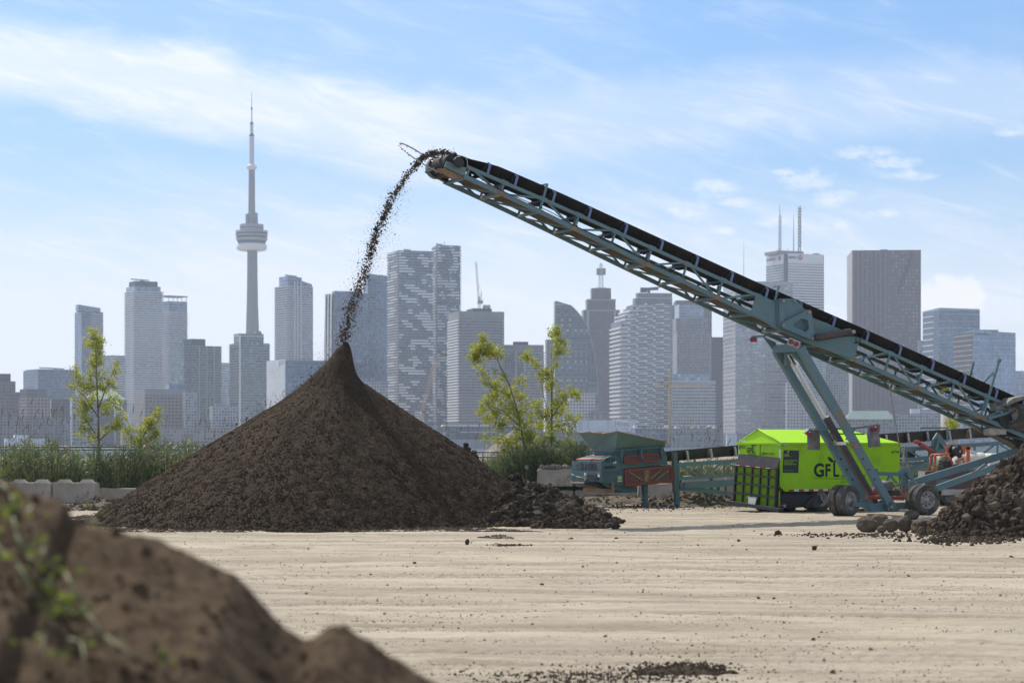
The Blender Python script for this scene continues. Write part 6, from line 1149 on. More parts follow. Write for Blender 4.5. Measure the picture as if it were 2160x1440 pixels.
tr = root('soil_trailer', TC, 'lime green covered box trailer with mesh tailgate and black leaf logo', 'trailer'); tS = Pl(TC, te2); tR = Pl(TC, te1)
def ts_(x, y, w=0.0): return tS.hit(*Z6(x, y), w)
def tr_(x, y, w=0.0): return tR.hit(*Z6(x, y), w)
zt_, zb_ = tS.hit(1645, 934).z, tS.hit(1648, 1036.5).z; Lr = (tS.hit(1898, 1040) - TC).dot(te1); Wd = 2.55
def TP(u, v, z): return TC + te1 * u + te2 * v + UPZ * z
q = MB(); q.box(TP(Lr / 2, Wd / 2, (zt_ + zb_) / 2), te1 * (Lr / 2), te2 * (Wd / 2), UPZ * ((zt_ - zb_) / 2)); q.build('box_body', M_LIME, tr, bevel=.02)
zr_ = zt_ + .50; rh = [TP(-.03, -.04, zt_), TP(Lr + .03, -.04, zt_), TP(Lr + .03, Wd + .04, zt_), TP(-.03, Wd + .04, zt_), TP(.02, Wd / 2, zr_), TP(Lr - 1.4, Wd / 2, zr_)]
q = MB(); q.add(rh, [(0, 1, 5, 4), (1, 2, 5), (2, 3, 4, 5), (3, 0, 4), (3, 2, 1, 0)]); q.build('tarpaulin_roof', M_TARP, tr)
q = MB(); q.box(TP(Lr / 2, -.05, zt_ - .02), te1 * (Lr / 2 + .04), te2 * .03, UPZ * .035); q.box(TP(-.04, Wd / 2, zt_ - .02), te1 * .03, te2 * (Wd / 2 + .05), UPZ * .03); q.tube(TP(-.02, -.02, zt_ + .01), TP(.0, Wd / 2, zr_ + .01), .025, 6); q.tube(TP(-.02, Wd, zt_ + .01), TP(.0, Wd / 2, zr_ + .01), .025, 6); q.build('roof_edge', M_LIME, tr)
q = MB(); q.box(TP(-.03, .09, zb_ + (.0) - .26), te1 * .05, te2 * .09, UPZ * .27); q.box(TP(-.03, Wd - .05, zb_ - .26), te1 * .05, te2 * .05, UPZ * .27); q.build('corner_post', M_LIME, tr)
for pts in (((210, 255), (287, 262), (287, 278), (210, 272)), ((600, 290), (685, 297), (685, 316), (600, 308))): q = MB(); q.prism([tr_(*p, -.03) for p in pts], te1 * .02); q.build('reflective_tape', M_WHT, tr)
q = MB(); q.prism([tr_(*p, -.03) for p in ((668, 362), (684, 362), (680, 488), (666, 486))], te1 * .02); q.build('reflective_tape', M_WHT, tr); q = MB(); q.prism([tr_(*p, -.03) for p in ((205, 322), (213, 322), (213, 425), (205, 423))], te1 * .02); q.build('reflective_tape', M_WHT, tr)
q = MB(); q.prism([tr_(*p, -.025) for p in ((448, 272), (452, 272), (446, 448), (442, 448))], te1 * .02); q.build('door_seam', M_GREYT, tr)
# grey sheet over the tailgate, then the slanting mesh gate
q = MB(); q.prism([tr_(205, 425, -.05), tr_(668, 470, -.05), tr_(640, 582, -.42), tr_(175, 540, -.42)], Vector((.02, 0, .03))); q.build('rubber_sheet', M_SHEET, tr)
def tg(x, y, w=-.40): return tr_(x, y, w)
gq = [(180, 545), (640, 590), (620, 1025), (152, 962)]
def gmap(u, v): a = np.array(gq, float); p = (1 - u) * (1 - v) * a[0] + u * (1 - v) * a[1] + u * v * a[2] + (1 - u) * v * a[3]; return tg(p[0], p[1])
gate = MB()
for u in (0, .2, .4, .6, .8, 1.0): gate.beam(gmap(u, 0), gmap(u, 1), .07, .085 if u in (0, 1) else .06, te1)
for v in (0, .22, .47, .74, 1.0): gate.beam(gmap(0, v) - te1 * .01, gmap(1, v) - te1 * .01, .05, .06, te1)
go = gate.build('tailgate', M_DARK, tr)
gm = MB()
for i in range(44):
    v0 = i / 44
    for u0, u1 in ((.02, .2), (.2, .4), (.4, .6), (.6, .8), (.8, .98)):
        a, b2 = gmap(u0, v0) + te1 * .04, gmap(u1, v0) + te1 * .04; gm.beam(a, b2, .012, .028, te1 + UPZ * .8)
for i in range(60): u = .01 + .98 * i / 60; gm.beam(gmap(u, 0) + te1 * .045, gmap(u, 1) + te1 * .045, .012, .014, te1)
gm.build('mesh_panel', M_MESHG, go); q = MB(); q.poly([gmap(0, 0) + te1 * .12, gmap(1, 0) + te1 * .12, gmap(1, 1) + te1 * .12, gmap(0, 1) + te1 * .12]); q.prism([gmap(0, 0) + te1 * .12, gmap(1, 0) + te1 * .12, gmap(1, 1) + te1 * .12, gmap(0, 1) + te1 * .12], te1 * .03); q.build('gate_backing', mat('dark_green_backing', (.07, .13, .01), rough=.8), go)
q = MB()
for i in range(8):
    q = MB(); q.beam(gmap(i / 8, -.01) - te1 * .03, gmap((i + 1) / 8 - .02, -.01) - te1 * .03, .02, .04, te1); q.build('red_tape' if i % 2 else 'reflective_tape', M_REDT if i % 2 else M_WHT, go)
q = MB(); q.beam(tg(128, 970, -.5), tg(690, 1055, -.5), .25, .12); q.beam(tg(150, 960, -.3), tg(640, 1030, -.3), .6, .08); q.build('bumper', M_DARK, tr); q = MB(); q.prism([tg(*p, -.52) for p in ((322, 912), (410, 920), (395, 998), (318, 980))], te1 * -.02); q.build('licence_plate', M_WHT, tr); q = MB(); q.beam(tg(312, 905, -.5), tg(412, 918, -.5), .08, .05); q.build('plate_lamp', M_GALV, tr)
q = MB(); q.beam(tg(630, 765, -.35), ts_(722, 848), .05, .07); q.build('gate_strut', M_DARK, tr)
q = MB(); q.prism([ts_(*p, .05) for p in ((665, 872), (1130, 885), (1160, 960), (1100, 1035), (970, 1020), (690, 1040), (662, 1020))], te2 * .15); q.build('side_skirt', M_DARK, tr); q = MB(); q.box(TP(Lr / 2, Wd / 2, zb_ - .13), te1 * (Lr / 2 - .05), te2 * (Wd / 2 - .25), UPZ * .12); q.build('chassis', M_DARK, tr)
q = MB(); q.beam(ts_(960, 1020, .03), ts_(1100, 870, .03), .08, .14); q.beam(ts_(690, 990, .04), ts_(1000, 990, .04), .03, .03); q.build('skirt_brace', mat('dark_grey_steel', (.04, .04, .045), rough=.6), tr)
q = MB(); q.tube(ts_(697, 1008, .04), ts_(697, 1008, -.04), .06, 14); q.build('tail_lamp', M_REDL, tr); q = MB(); q.tube(ts_(728, 1006, .04), ts_(728, 1006, -.03), .06, 12); q.build('reversing_lamp', M_GALV, tr)
q = MB(); q.prism([ts_(*p, -.10) for p in ((715, 295), (762, 300), (758, 318), (730, 325), (715, 315))], te2 * .1); q.build('work_lamp', M_GALV, tr)
for i in range(2):
    for v in (.14, Wd - .14): c = TP(1.95 + 1.3 * i, v + .02, .46); tyre(c, te2 * (-1 if v < 1 else 1), .46, .26, tr)
for u in (.45, 1.05): q = MB(); q.tube(TP(u, .7, .28), TP(u, 1.8, .28), .28, 16); q.build('roller', M_DARK, tr)
q = MB(); q.beam(TP(Lr, Wd / 2, .62), TP(Lr + 1.6, Wd / 2, .55), .2, .2); q.beam(TP(Lr + .3, Wd / 2, .6), TP(Lr + .3, Wd / 2, .02), .12, .12); q.build('drawbar', M_DARK, tr)
q = MB(); nst = 23; 
qr = MB()
for i in range(nst): q = MB(); q.box(TP(.42 + (Lr - .5) * (i + .5) / nst, -.008, zb_ + .04), te1 * ((Lr - .5) / nst / 2), te2 * .012, UPZ * .035); q.build('reflective_tape' if i % 2 else 'red_tape', M_WHT if i % 2 else M_REDT, tr)
def tlet(s, x0, y0, x1, y1, m_, bold=0.0, rear=False, lift=.008):
    f = tr_ if rear else ts_; a = f(x0, y1); w = (f(x1, y1) - a).length; h = (f(x0, y0) - a).z; return lettering(s, a, (-te2 if rear else te1), UPZ, w, h, m_, tr, lift=lift, bold=bold)
def leaves(cx, cy, sc, m_, rear=False, stem=True):
    q = MB(); f = tr_ if rear else ts_
    for ang, dx, dy, L, wv in ((135, -48, -88, 46, 20), (85, 2, -142, 44, 17), (40, 42, -96, 40, 18)):
        a = R(ang); pts = []
        for i in range(16): t = 2 * math.pi * i / 16; lx = L * math.cos(t); ly = wv * math.sin(t) * (1 - .25 * math.cos(t)); pts.append((cx + sc * (dx + lx * math.cos(a) - ly * math.sin(a)), cy + sc * (dy - (lx * math.sin(a) + ly * math.cos(a)))))
        q.prism([f(*p, -.006) for p in pts], (te1 if rear else te2) * .004)
    q.build('leaf_emblem', m_, tr)
# big side logo: G, F and a tall L that carries the leaves
tlet('G', 1062, 520, 1177, 680, M_BLK, .035); tlet('F', 1192, 528, 1252, 676, M_BLK, .035)
q = MB(); q.prism([ts_(*p, -.008) for p in ((1287, 676), (1284, 530), (1290, 495), (1312, 462), (1322, 470), (1310, 500), (1306, 535), (1308, 650), (1352, 650), (1352, 676))], te2 * .004); q.build('lettering', M_BLK, tr)
leaves(1296, 560, .92, M_BLK); q = MB(); q.prism([ts_(*p, -.006) for p in ((1055, 690), (1650, 702), (1650, 707), (1055, 695))], te2 * .004); q.build('rule_line', M_BLK, tr)
tlet('GREEN FOR LIFE', 1368, 654, 1652, 684, M_BLK); tlet('e n v i r o n m e n t a l', 1368, 718, 1660, 742, M_BLK); tlet('6974', 1946, 378, 2030, 415, M_BLK, .01)
q = MB(); q.prism([ts_(*p, -.004) for p in ((718, 372), (895, 376), (886, 632), (706, 630))], te2 * .012); q.build('sign_panel', M_PANEL, tr); q = MB(); q.prism([ts_(*p, -.003) for p in ((708, 643), (882, 646), (880, 672), (706, 670))], te2 * .004); q.build('sticker', M_LIMET, tr)
tlet('G', 724, 415, 745, 447, M_LIMET, .03, lift=.02); tlet('F', 749, 416, 762, 446, M_LIMET, .03, lift=.02); tlet('L', 766, 400, 781, 446, M_LIMET, .03, lift=.02); 
q = MB()
for dx, dy in ((-7, -8), (2, -16), (10, -9)):
    q.prism([ts_(768 + dx + 7 * math.cos(2 * math.pi * i / 8), 398 + dy + 6 * math.sin(2 * math.pi * i / 8), -.024) for i in range(8)], te2 * .004)
q.build('leaf_emblem', M_LIMET, tr)
tlet('NON-HAZARDOUS', 722, 482, 868, 499, M_LIMET, .01, lift=.02); tlet('MOBILE SOIL', 722, 503, 822, 520, M_LIMET, .01, lift=.02); tlet('BIOREMEDIATION', 722, 524, 858, 541, M_LIMET, .01, lift=.02); tlet('GREEN FOR LIFE', 784, 440, 844, 448, M_GREYT, lift=.02); tlet('Green For Life environmental', 717, 598, 830, 608, M_LIMET, lift=.02)
tlet('6974', 220, 322, 286, 362, M_BLK, .01, True, .05); tlet('G', 308, 342, 340, 402, M_BLK, .03, True, .05); tlet('F', 345, 344, 366, 402, M_BLK, .03, True, .05); tlet('L', 372, 318, 398, 406, M_BLK, .03, True, .05); leaves(378, 352, .42, M_BLK, True); tlet('gflenv.com', 476, 392, 622, 434, M_BLK, .015, True, .05)
q = MB(); q.prism([tr_(*p, -.035) for p in ((306, 410), (398, 418), (398, 430), (306, 422))], te1 * .004); q.build('rule_line', M_GREYT, tr)
# ================================================================ teal feed hopper machine
TQ = R(27); he1 = Vector((math.cos(TQ), math.sin(TQ), 0)); he2 = Vector((-math.sin(TQ), math.cos(TQ), 0)); HCn = P(1268, HZ, 86.5); HCn.z = 0; hS = Pl(HCn, he2); hR = Pl(HCn, he1)
hp = root('soil_screener', HCn, 'teal hopper-topped screening machine with red framed mesh windows and stencilled numbers', 'screening machine')
def hs_(x, y, w=0.0): return hS.hit(*Z5(x, y), w)
def hr_(x, y, w=0.0): return hR.hit(*Z5(x, y), w)
def hpl(pts, w, th, name, m_, bev=.01): q = MB(); q.prism([hs_(*p, w) for p in pts], he2 * th); return q.build(name, m_, hp, bevel=bev)
HWd = 1.95
hpl([(695, 432), (790, 380), (1350, 380), (1350, 466), (930, 512), (697, 536)], 0, HWd, 'upper_body', M_TEAL2)
hpl([(698, 538), (930, 514), (1410, 470), (1410, 640), (935, 690), (700, 640)], .02, HWd - .04, 'lower_body', M_TEAL2)
hpl([(838, 335), (1310, 296), (1345, 378), (838, 384)], .05, HWd - .2, 'hopper_base', M_TEAL2)
hpl([(700, 641), (935, 691), (1050, 688), (1045, 745), (925, 745), (760, 690)], .08, HWd - .5, 'belly_chute', M_TEAL2); hpl([(530, 640), (700, 642), (925, 746), (840, 735), (520, 655)], .3, HWd - .8, 'belly_slope', M_DARK)
M_REDF = mat('dark_red_frame_paint', (.24, .032, .030), (.20, .04, .035), 3, .55, dirt=(.12, .07, .05), dscale=3)
M_SCREEN = mat('dark_red_mesh', (.10, .05, .05), (.15, .085, .08), 30, .8)
def frame(outer, inner, w, name):
    q = MB(); n = len(outer); off = he2 * .06; o = [hs_(*p, w) for p in outer]; i_ = [hs_(*p, w) for p in inner]
    for k in range(n): j = (k + 1) % n; q.add([o[k], o[j], i_[j], i_[k], o[k] + off, o[j] + off, i_[j] + off, i_[k] + off], [(0, 1, 2, 3), (7, 6, 5, 4), (0, 4, 5, 1), (3, 2, 6, 7)])
    f = q.build(name, M_REDF, hp); q = MB(); q.prism([p + he2 * .045 for p in i_], he2 * .01); q.build('mesh', M_SCREEN, f); return f
frame([(930, 515), (1178, 492), (1178, 660), (935, 684)], [(945, 545), (1165, 522), (1165, 632), (948, 654)], -.09, 'guard_frame'); frame([(1178, 492), (1405, 475), (1412, 634), (1178, 660)], [(1187, 520), (1390, 503), (1392, 610), (1190, 632)], -.09, 'guard_frame')
q = MB(); q.beam(hs_(965, 535, -.06), hs_(1110, 625, -.06), .03, .06); q.beam(hs_(1190, 605, -.06), hs_(1290, 515, -.06), .03, .05); q.beam(hs_(1235, 625, -.06), hs_(1370, 520, -.06), .03, .05); q.beam(hs_(1140, 520, -.06), hs_(1140, 640, -.06), .03, .2); q.build('inner_brace', M_RUST, hp)
def oval(cx, cy, a, b2, k=.0, n=24): return [(cx + max(min(a * 1.25 * math.cos(t), a), -a), cy + b2 * math.copysign(abs(math.sin(t)) ** .8, math.sin(t)) - k * math.cos(t) * a) for t in [2 * math.pi * i / n for i in range(n)]]
for cx in ((1005, 417), (1190, 400)): frame(oval(cx[0], cx[1], 83, 45, .05), oval(cx[0], cx[1], 66, 28, .05), -.10, 'port_frame')
q = MB(); q.prism([hs_(*p, -.02) for p in oval(780, 494, 56, 16, .06, 16)], he2 * .03); q.build('vent_slot', mat('dark_grey_mesh', (.03, .035, .04), rough=.8), hp)
q = MB(); q.prism([hs_(*p, -.02) for p in ((850, 575), (906, 573), (908, 638), (853, 640))], he2 * .01); q.build('green_sticker', mat('olive_green_sticker', (.18, .30, .04), rough=.5), hp); lettering('GFL', hs_(862, 618, -.03), he1, UPZ, (hs_(898, 618) - hs_(862, 618)).length, .13, M_WHT, hp, bold=.01); q = MB(); q.prism([hs_(*p, -.035) for p in oval(884, 590, 5, 7, 0, 8)], he2 * .004); q.prism([hs_(*p, -.03) for p in ((856, 630), (904, 628), (904, 633), (856, 635))], he2 * .004); q.build('leaf_emblem', M_WHT, hp)
def hend(pts, w, th, name, m_): q = MB(); q.prism([hr_(*p, w) for p in pts], he1 * th); return q.build(name, m_, hp, bevel=.006)
M_STEN = mat('stencil_black', (.02, .025, .03), rough=.7)
def hlet(s, x0, y0, x1, y1, w=-.01, rear=True, bold=.02):
    f = hr_ if rear else hs_; a = f(x0, y1, w); return lettering(s, a, -he2 if rear else he1, UPZ, (f(x1, y1, w) - a).length, (f(x0, y0, w) - a).z, M_STEN, hp, lift=.01, bold=bold)
hlet('2100', 487, 452, 650, 520, bold=.045); hlet('S', 450, 466, 475, 518, bold=.0); hlet('80·36', 735, 400, 835, 446, rear=False, w=-.012)
hend([(385, 535), (697, 540), (697, 640), (520, 632), (395, 625), (375, 590)], -.10, .12, 'end_ledge', M_TEAL2); hend([(575, 560), (652, 562), (648, 612), (590, 608)], -.2, .12, 'winch_box', M_DARK); hend([(525, 560), (548, 560), (550, 615), (530, 630), (518, 600)], -.22, .08, 'winch', M_MUD)
for x, y, ww, hh_, m_ in ((535, 560, 16, 22, M_WHT), (667, 558, 14, 16, M_ORG), (668, 578, 16, 26, M_WHT)): hend([(x - ww / 2, y - hh_ / 2), (x + ww / 2, y - hh_ / 2), (x + ww / 2, y + hh_ / 2), (x - ww / 2, y + hh_ / 2)], -.24, .03, 'label_plate' if m_ is M_WHT else 'marker_lamp', m_)
q = MB(); q.prism([hs_(*p, -.02) for p in ((815, 436), (844, 432), (846, 452), (817, 456))], he2 * .01); q.build('label_plate', M_WHT, hp)
q = MB(); q.add([hr_(440, 424, .04), hr_(685, 424, .04), hr_(695, 424, .04) + he1 * .75 + UPZ * .17, hr_(455, 424, .04) + he1 * .75 + UPZ * .17], [(0, 1, 2, 3)]); lid = [hr_(445, 420, .03), hr_(685, 420, .03), hr_(685, 420, .03) + he1 * .85 + UPZ * .19, hr_(445, 420, .03) + he1 * .85 + UPZ * .19]; q = MB(); q.prism(lid, UPZ * .03); q.build('red_lid', mat('faded_red_panel', (.45, .14, .10), (.38, .16, .13), 4, .6), hp)
hend([(402, 432), (697, 432), (697, 538), (402, 535)], .0, .8, 'end_box', M_TEAL2)
# the funnel: bottom rectangle to flared top rim
A0, B0 = hs_(835, 326, .05), hs_(1318, 292, .05); C0_, D0 = A0 + he2 * 1.75, B0 + he2 * 1.75; A1, B1, C1 = hs_(862, 141, -.38), hs_(1330, 240, -.06), hs_(478, 152, 2.35); D1 = B1 + he2 * 2.2; C1.z = max(C1.z, 0); ml = A1.lerp(C1, .40) - UPZ * .06; ml2 = A1.lerp(C1, .68) + UPZ * .01
q = MB(); q.add([A0, B0, D0, C0_, A1, B1, D1, C1, ml, ml2], [(0, 1, 5, 4), (1, 2, 6, 5), (2, 3, 7, 6), (3, 0, 4, 8), (3, 8, 9, 7)]); fn = q.build('hopper', mat('faded_teal_green', (.085, .155, .150), (.11, .185, .17), 1.0, .6, dirt=(.13, .13, .09), dscale=1.5), hp); sd_ = fn.modifiers.new('thick', 'SOLIDIFY'); sd_.thickness = .05; sd_.offset = 0
q = MB(); q.path([C1, ml2, ml, A1], .03, 6); q.path([A1, B1], .025, 6); q.build('worn_rim', M_RUST, fn)
q = MB(); q.beam(hs_(838, 327, -.03), hs_(1322, 292, -.03), .12, .06); q.beam(hr_(540, 337, -.05), hs_(840, 334, -.03), .12, .05); q.build('rim_flange', M_TEAL2, hp)
for x, y in ((905, 325), (1098, 308), (1298, 296)): q = MB(); q.prism([hs_(x + a, y + b2, -.16) for a, b2 in ((-8, 0), (8, 0), (8, 110), (2, 118), (-8, 60))], he2 * .16); q.build('gusset', M_TEAL2, hp)
for pts, w in ((((1115, 640), (1160, 638), (1160, 745), (1118, 745)), .1), (((1123, 745), (1158, 745), (1158, 882), (1123, 882)), .12), (((1410, 345), (1450, 345), (1470, 640), (1470, 745), (1425, 745)), -.12), (((1434, 745), (1474, 745), (1476, 886), (1438, 886)), -.1)):
    hpl(pts, w, .18, 'leg', M_TEAL2)
hpl([(1118, 745), (1158, 745), (1158, 882), (1123, 882)], HWd - .3, .15, 'leg', M_TEAL2); hpl([(1438, 400), (1470, 400), (1474, 886), (1440, 886)], HWd - .1, .15, 'leg', M_TEAL2)
q = MB(); q.beam(hs_(810, 640, -.03), hs_(812, 738, -.03), .08, .1); q.beam(hs_(520, 715, .5), hs_(830, 728, .1), .12, .14); q.beam(hs_(548, 640, .6), hs_(548, 720, .6), .08, .1); q.beam(hs_(525, 776, 1.2), hs_(810, 768, .6), .1, .05); q.beam(hs_(780, 668, .2), hs_(780, 735, .2), .08, .08); q.build('jockey_frame', M_RUST, hp)
q = MB(); q.path([hr_(x, y, -.14) for x, y in ((400, 560), (450, 585), (530, 600), (545, 610))], .02, 5); q.tube(hr_(412, 580, -.2), hr_(412, 580, -.08), .03, 8); q.build('tow_cable', M_MUD, hp)
# ================================================================ its feed conveyor, running right behind the trailer
fc = root('feed_conveyor', hs_(1700, 640) * 1.0, 'low teal truss conveyor running behind the lime trailer to the rubble heap', 'conveyor'); fc.location.z = 0; ORG[fc.name] = Vector(fc.location)
def ph(px, py, w=0.0): return hS.hit(px, py, w)
# belt (photo points along its top edge), wing bottoms hang between idlers
bt = [(1398, 952), (1475, 945.5), (1556, 938.5), (1650, 931), (1750, 923), (1859, 914.5), (1960, 908), (2051, 902), (2160, 896), (2260, 890)]
mb = MB(); rows = []
for x, y in bt: rows.append([ph(x, y, .1), ph(x, y, .12), ph(x, y + 20, .45), ph(x, y + 20, .95), ph(x, y, 1.35), ph(x, y, 1.37), ph(x, y + 22, .97), ph(x, y + 22, .42)])
for r0, r1 in zip(rows, rows[1:]):
    for j in range(8): k = (j + 1) % 8; mb.quad(r0[j], r0[k], r1[k], r1[j])
mb.poly(rows[0]); mb.poly(rows[-1]); mb.build('belt', mat('grey_worn_belt', (.045, .042, .043), (.07, .065, .064), 1.5, .75, dirt=(.12, .10, .085), dscale=2), fc)
def by(px): return float(np.interp(px, [a for a, _ in bt], [b for _, b in bt]))
for px in [1451, 1501, 1552, 1603, 1655, 1705, 1740, 1780, 1826, 1871, 1917, 1958, 2004, 2047, 2090, 2140, 2190]:
    y = by(px); q = MB(); q.beam(ph(px - 2, y + 3, .02), ph(px + 1, y + 23, .02), .06, .09, he1); q.beam(ph(px - 2, y + 23, .0), ph(px - 2, y + 23, 1.4), .06, .06); i_ = q.build('idler', M_GALV, fc)
    q = MB(); q.tube(ph(px - 4, y + 6, .06), ph(px - 9, y + 20, .42), .075, 10); q.build('roller', M_RUST if px in (2047, 1826, 1501) else M_BELT, i_); q = MB(); q.tube(ph(px - 9, y + 20, .45), ph(px - 9, y + 20, .95), .07, 10); q.build('roller', M_BELT, i_)
def fch(y0, y1, nm, w, th=.16, x0=1430, x1=2250): q = MB(); q.beam(ph(x0, y0, w), ph(x1, y1, w), .08, th); q.build(nm, M_TEAL, fc)
for w in (0.0, 1.4): fch(980, 925, 'top_chord', w); fch(1009, 956, 'bottom_chord', w, .13)
def cy(px, a, b2): return a + (b2 - a) * (px - 1430) / 820
xs_n = [1432 + 48 * i for i in range(17)]
for i, px in enumerate(xs_n):
    for w in (0.0, 1.4):
        q = MB(); q.beam(ph(px, cy(px, 980, 925), w), ph(px, cy(px, 1009, 956), w), .05, .07, he1); q.build('post', M_TEAL, fc)
        if i < len(xs_n) - 1: p2 = px + 48; q = MB(); (q.beam(ph(px + 2, cy(px, 980, 925), w), ph(p2 - 2, cy(p2, 1009, 956), w), .05, .06) if i % 2 == 0 else q.beam(ph(px + 2, cy(px, 1009, 956), w), ph(p2 - 2, cy(p2, 980, 925), w), .05, .06)); q.build('brace', M_TEAL, fc)
q = MB(); q.prism([hs_(*p, -.1) for p in ((1530, 640), (2300, 600), (2300, 660), (1760, 695), (1480, 700), (1480, 650))], he2 * .12); q.prism([hs_(*p, .0) for p in ((1480, 700), (1700, 696), (2010, 745), (2300, 790), (2300, 820), (2010, 775), (1480, 722))], he2 * .12); q.build('sub_frame', M_TEAL, fc)
q = MB(); q.beam(hs_(1855, 640, .3), hs_(1855, 720, .3), .08, .12); q.beam(hs_(1525, 640, -.12), hs_(1530, 700, -.12), .08, .1); q.tube(hs_(1530, 683, -.2), hs_(1530, 683, 0), .06, 10); q.build('frame_post', M_TEAL, fc)
for px in (1500, 1700, 1960): g = ph(px, 1000, .7); q = MB(); q.beam(g, Vector((g.x, g.y, 0)), .14, .14); q.build('support_leg', M_TEAL, fc)
def p7(x, y, w=0.0): return hS.hit(*Z7(x, y), w)
q = MB(); q.prism([p7(*p, -.25) for p in ((755, 250), (780, 262), (835, 340), (850, 380), (845, 430), (715, 455), (705, 330))], he2 * .08); q.prism([p7(*p, -.2) for p in ((690, 450), (850, 430), (760, 560), (700, 580))], he2 * .1); q.build('pivot_plate', M_TEAL, fc)
q = MB(); q.beam(p7(768, 320, -.34), p7(735, 440, -.34), .08, .1); q.beam(p7(768, 320, -.34), p7(835, 420, -.34), .08, .1); q.beam(p7(735, 440, -.34), p7(835, 420, -.34), .08, .1); q.tube(p7(768, 325, -.42), p7(768, 325, -.2), .06, 10); q.build('pivot_link', M_TEAL, fc)
q = MB(); q.tube(p7(575, 360, -.35), p7(705, 440, -.35), .10, 14); q.tube(p7(525, 342, -.35), p7(575, 350, -.35), .085, 12); q.build('tilt_cylinder', M_REDP, fc)
q = MB(); q.beam(p7(590, 218, 1.3), p7(590, 200, 1.3), .06, .06); q.beam(p7(588, 203, 1.3), p7(858, 203, .0), .07, .07); q.beam(p7(856, 200, 0), p7(852, 340, 0), .07, .08, he1); q.build('gate_frame', M_TEAL, fc)
q = MB(); q.prism([p7(*p, .3) for p in ((470, 400), (530, 395), (530, 500), (470, 505))], he2 * .9); q.build('tail_box', M_DARK, fc); q = MB(); q.beam(p7(370, 655, -.1), p7(690, 555, -.1), .1, .22); q.beam(p7(380, 530, -.05), p7(700, 500, -.05), .1, .16); q.build('tow_frame', M_TEAL, fc)
# ================================================================ pickup truck with spraying gear
TY = 88.5; pkm = mat('dark_pickup_paint', (.07, .035, .03), (.09, .045, .035), 2, .3); M_PW = mat('white_plastic_tank', (.72, .71, .66), (.62, .60, .54), 2, .45)
def q7(x, y, Y=TY): return P(*Z7(x, y), Y)
pk = root('pickup_truck', (q7(1000, 800).x, TY + 1, 0), 'dark red brown pickup truck carrying orange spray gear behind the rubble heap', 'pickup truck'); px0 = q7(640, 700).x; k7 = TY / F / 4.8
zb1 = q7(0, 640).z
def pbox(n, x0, x1, y0, y1, z0_, z1_, m_, bev=.04): q = MB(); q.abox((x0, y0, z0_), (x1, y1, z1_)); return q.build(n, m_, pk, bevel=bev)
pbox('bed', px0, px0 + 2.1, TY, TY + 1.8, .62, zb1, pkm); pbox('cab', px0 + 2.12, px0 + 3.9, TY, TY + 1.8, .62, 1.25, pkm); cr_ = q7(1280, 460)
q = MB(); xr0 = cr_.x; q.add([(xr0 - .05, TY + .05, 1.25), (xr0 + 1.95, TY + .05, 1.25), (xr0 + 1.95, TY + 1.75, 1.25), (xr0 - .05, TY + 1.75, 1.25), (xr0 + .12, TY + .2, cr_.z + .0), (xr0 + 1.3, TY + .2, cr_.z), (xr0 + 1.3, TY + 1.6, cr_.z), (xr0 + .12, TY + 1.6, cr_.z)], [(0, 1, 5, 4), (1, 2, 6, 5), (2, 3, 7, 6), (3, 0, 4, 7), (4, 5, 6, 7)]); q.build('cab_roof', M_PW, pk, bevel=.05)
pbox('hood', px0 + 3.92, px0 + 5.2, TY, TY + 1.8, .62, 1.15, pkm); pbox('rear_bumper', px0 + .6, px0 + 2.0, TY - .12, TY, .42, .68, M_GALV); pbox('tail_lamp', px0 - .03, px0 + .06, TY + .02, TY + .16, zb1 - .45, zb1 - .05, M_REDL, .01); pbox('tailgate', px0 - .02, px0 + .0, TY + .2, TY + 1.6, .7, zb1 - .02, M_GALV, .005)
for u in (1.0, 4.4):
    for v, a in ((TY + .12, -1), (TY + 1.68, 1)): tyre((px0 + u, v, .38), (0, a, 0), .38, .24, pk)
sg = root('spray_rig', (q7(900, 640).x, TY + .6, zb1), 'orange framed spray rig with engine and black hose reel on the pickup', 'spray rig')
def opath(pts, dy=0.0, r_=.035): q = MB(); q.path([q7(x, y) + Vector((0, dy, 0)) for x, y in pts], r_, 8); q.build('frame_tube', M_ORG, sg)
opath([(728, 655), (728, 500), (742, 475), (890, 465)], .1); opath([(845, 475), (905, 535), (915, 560), (915, 600)], .1); opath([(728, 655), (728, 500), (742, 475), (890, 465)], 1.0); opath([(940, 545), (1020, 510), (1035, 570)], .1)
q = MB(); q.beam(q7(1080, 395) + Vector((0, .3, 0)), q7(1083, 580) + Vector((0, .3, 0)), .1, .13); q.beam(q7(865, 385) + Vector((0, .3, 0)), q7(880, 455) + Vector((0, .3, 0)), .1, .14); q.beam(q7(1010, 405) + Vector((0, .3, 0)), q7(1105, 405) + Vector((0, .3, 0)), .1, .12); q.beam(q7(1040, 470) + Vector((0, .3, 0)), q7(1040, 405) + Vector((0, .3, 0)), .08, .1); q.build('reel_mount', M_ORG, sg)
q = MB(); q.box(q7(790, 680) + Vector((0, .6, 0)), (.28, 0, 0), (0, .5, 0), (0, 0, .08)); q.build('skid_base', M_ORG, sg)
hc = q7(955, 440) + Vector((0, .3, 0)); q = MB(); ax_ = Vector((.75, -.66, 0)).normalized()
for o_ in (-.16, .16): q.lathe(hc + ax_ * o_, [(.02, -.015), (.26, -.015), (.27, 0), (.26, .015), (.02, .015)], 28, ax_)
rl = q.build('hose_reel', M_DARK, sg); q = MB(); q.lathe(hc, [(.02, -.14), (.20, -.14), (.20, .14), (.02, .14)], 24, ax_); q.build('hose', M_DARK, rl); q = MB(); q.tube(hc + ax_ * .17, hc + ax_ * .22, .06, 12); q.build('hub', M_GALV, rl)
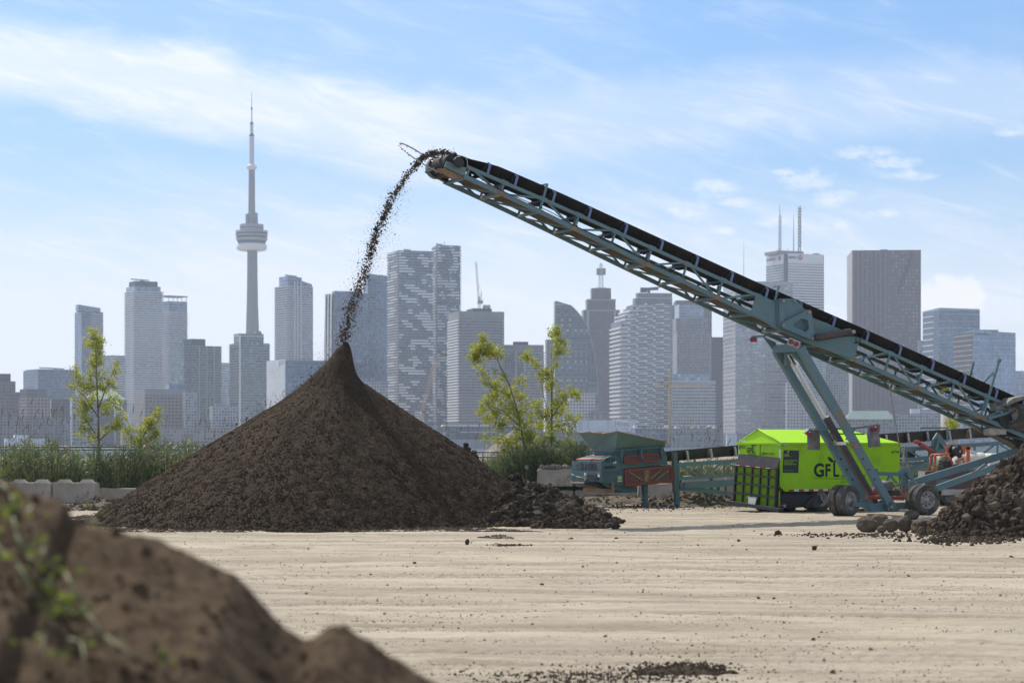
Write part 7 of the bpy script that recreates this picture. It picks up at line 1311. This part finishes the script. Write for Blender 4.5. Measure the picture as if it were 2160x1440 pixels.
q = MB(); q.tube(q7(830, 660) + Vector((0, .5, 0)), q7(830, 488) + Vector((0, .5, 0)), .23, 24); q.build('expansion_tank', mat('olive_grey_tank', (.20, .20, .15), (.27, .26, .2), 3, .5), sg); q = MB(); [q.box(q7(795, 540 + 28 * i) + Vector((0, .28, 0)), (.05, 0, 0), (0, .02, 0), (0, 0, .02)) for i in range(4)]; q.build('warning_label', M_DARK, sg)
q = MB(); q.box(q7(865, 560) + Vector((0, .3, 0)), (.19, 0, 0), (0, .2, 0), (0, 0, .09)); q.tube(q7(865, 620) + Vector((0, .1, 0)), q7(865, 620) + Vector((0, .5, 0)), .15, 18); q.box(q7(935, 605) + Vector((0, .3, 0)), (.16, 0, 0), (0, .2, 0), (0, 0, .13)); q.tube(q7(900, 600) + Vector((0, .0, 0)), q7(900, 600) + Vector((0, .4, 0)), .08, 12); q.tube(q7(985, 590) + Vector((0, .2, 0)), q7(1010, 640) + Vector((0, .2, 0)), .06, 10); q.build('engine', M_DARK, sg, bevel=.015)
wt = root('water_tank', q7(1150, 560) + Vector((0, .9, 0)), 'cream white plastic water tank lying behind the orange spray rig', 'water tank'); c0 = q7(960, 560) + Vector((0, .9, 0)); q = MB(); q.lathe(c0, [(.05, 0), (.3, .02), (.42, .12), (.44, .25), (.42, .4), (.44, .5), (.42, .65), (.44, .8), (.42, .95), (.44, 1.1), (.42, 1.22), (.3, 1.32), (.05, 1.34)], 28, (1, .05, 0)); q.build('shell', M_PW, wt)
q = MB(); q.tube(c0 + Vector((.75, 0, .40)), c0 + Vector((.75, 0, .50)), .14, 16); q.build('cap', M_PW, wt)
# ================================================================ haze: the air between the yard and the skyline
mb = MB(); mb.abox((-3100, -40, -1.2), (3100, 5400, 640)); hz = mb.build('haze', None); tag(hz, kind='stuff'); m = bpy.data.materials.new('haze'); m.use_nodes = True; t = NT(m.node_tree); t.n.clear()
vp = t.new('ShaderNodeVolumePrincipled'); vp.inputs['Density'].default_value = HAZE_DENSITY; vp.inputs['Color'].default_value = (.74, .84, 1.0, 1); vp.inputs['Anisotropy'].default_value = .15; o_ = t.new('ShaderNodeOutputMaterial'); t.l.new(vp.outputs[0], o_.inputs[1]); hz.data.materials.append(m); m.cycles.homogeneous_volume = True
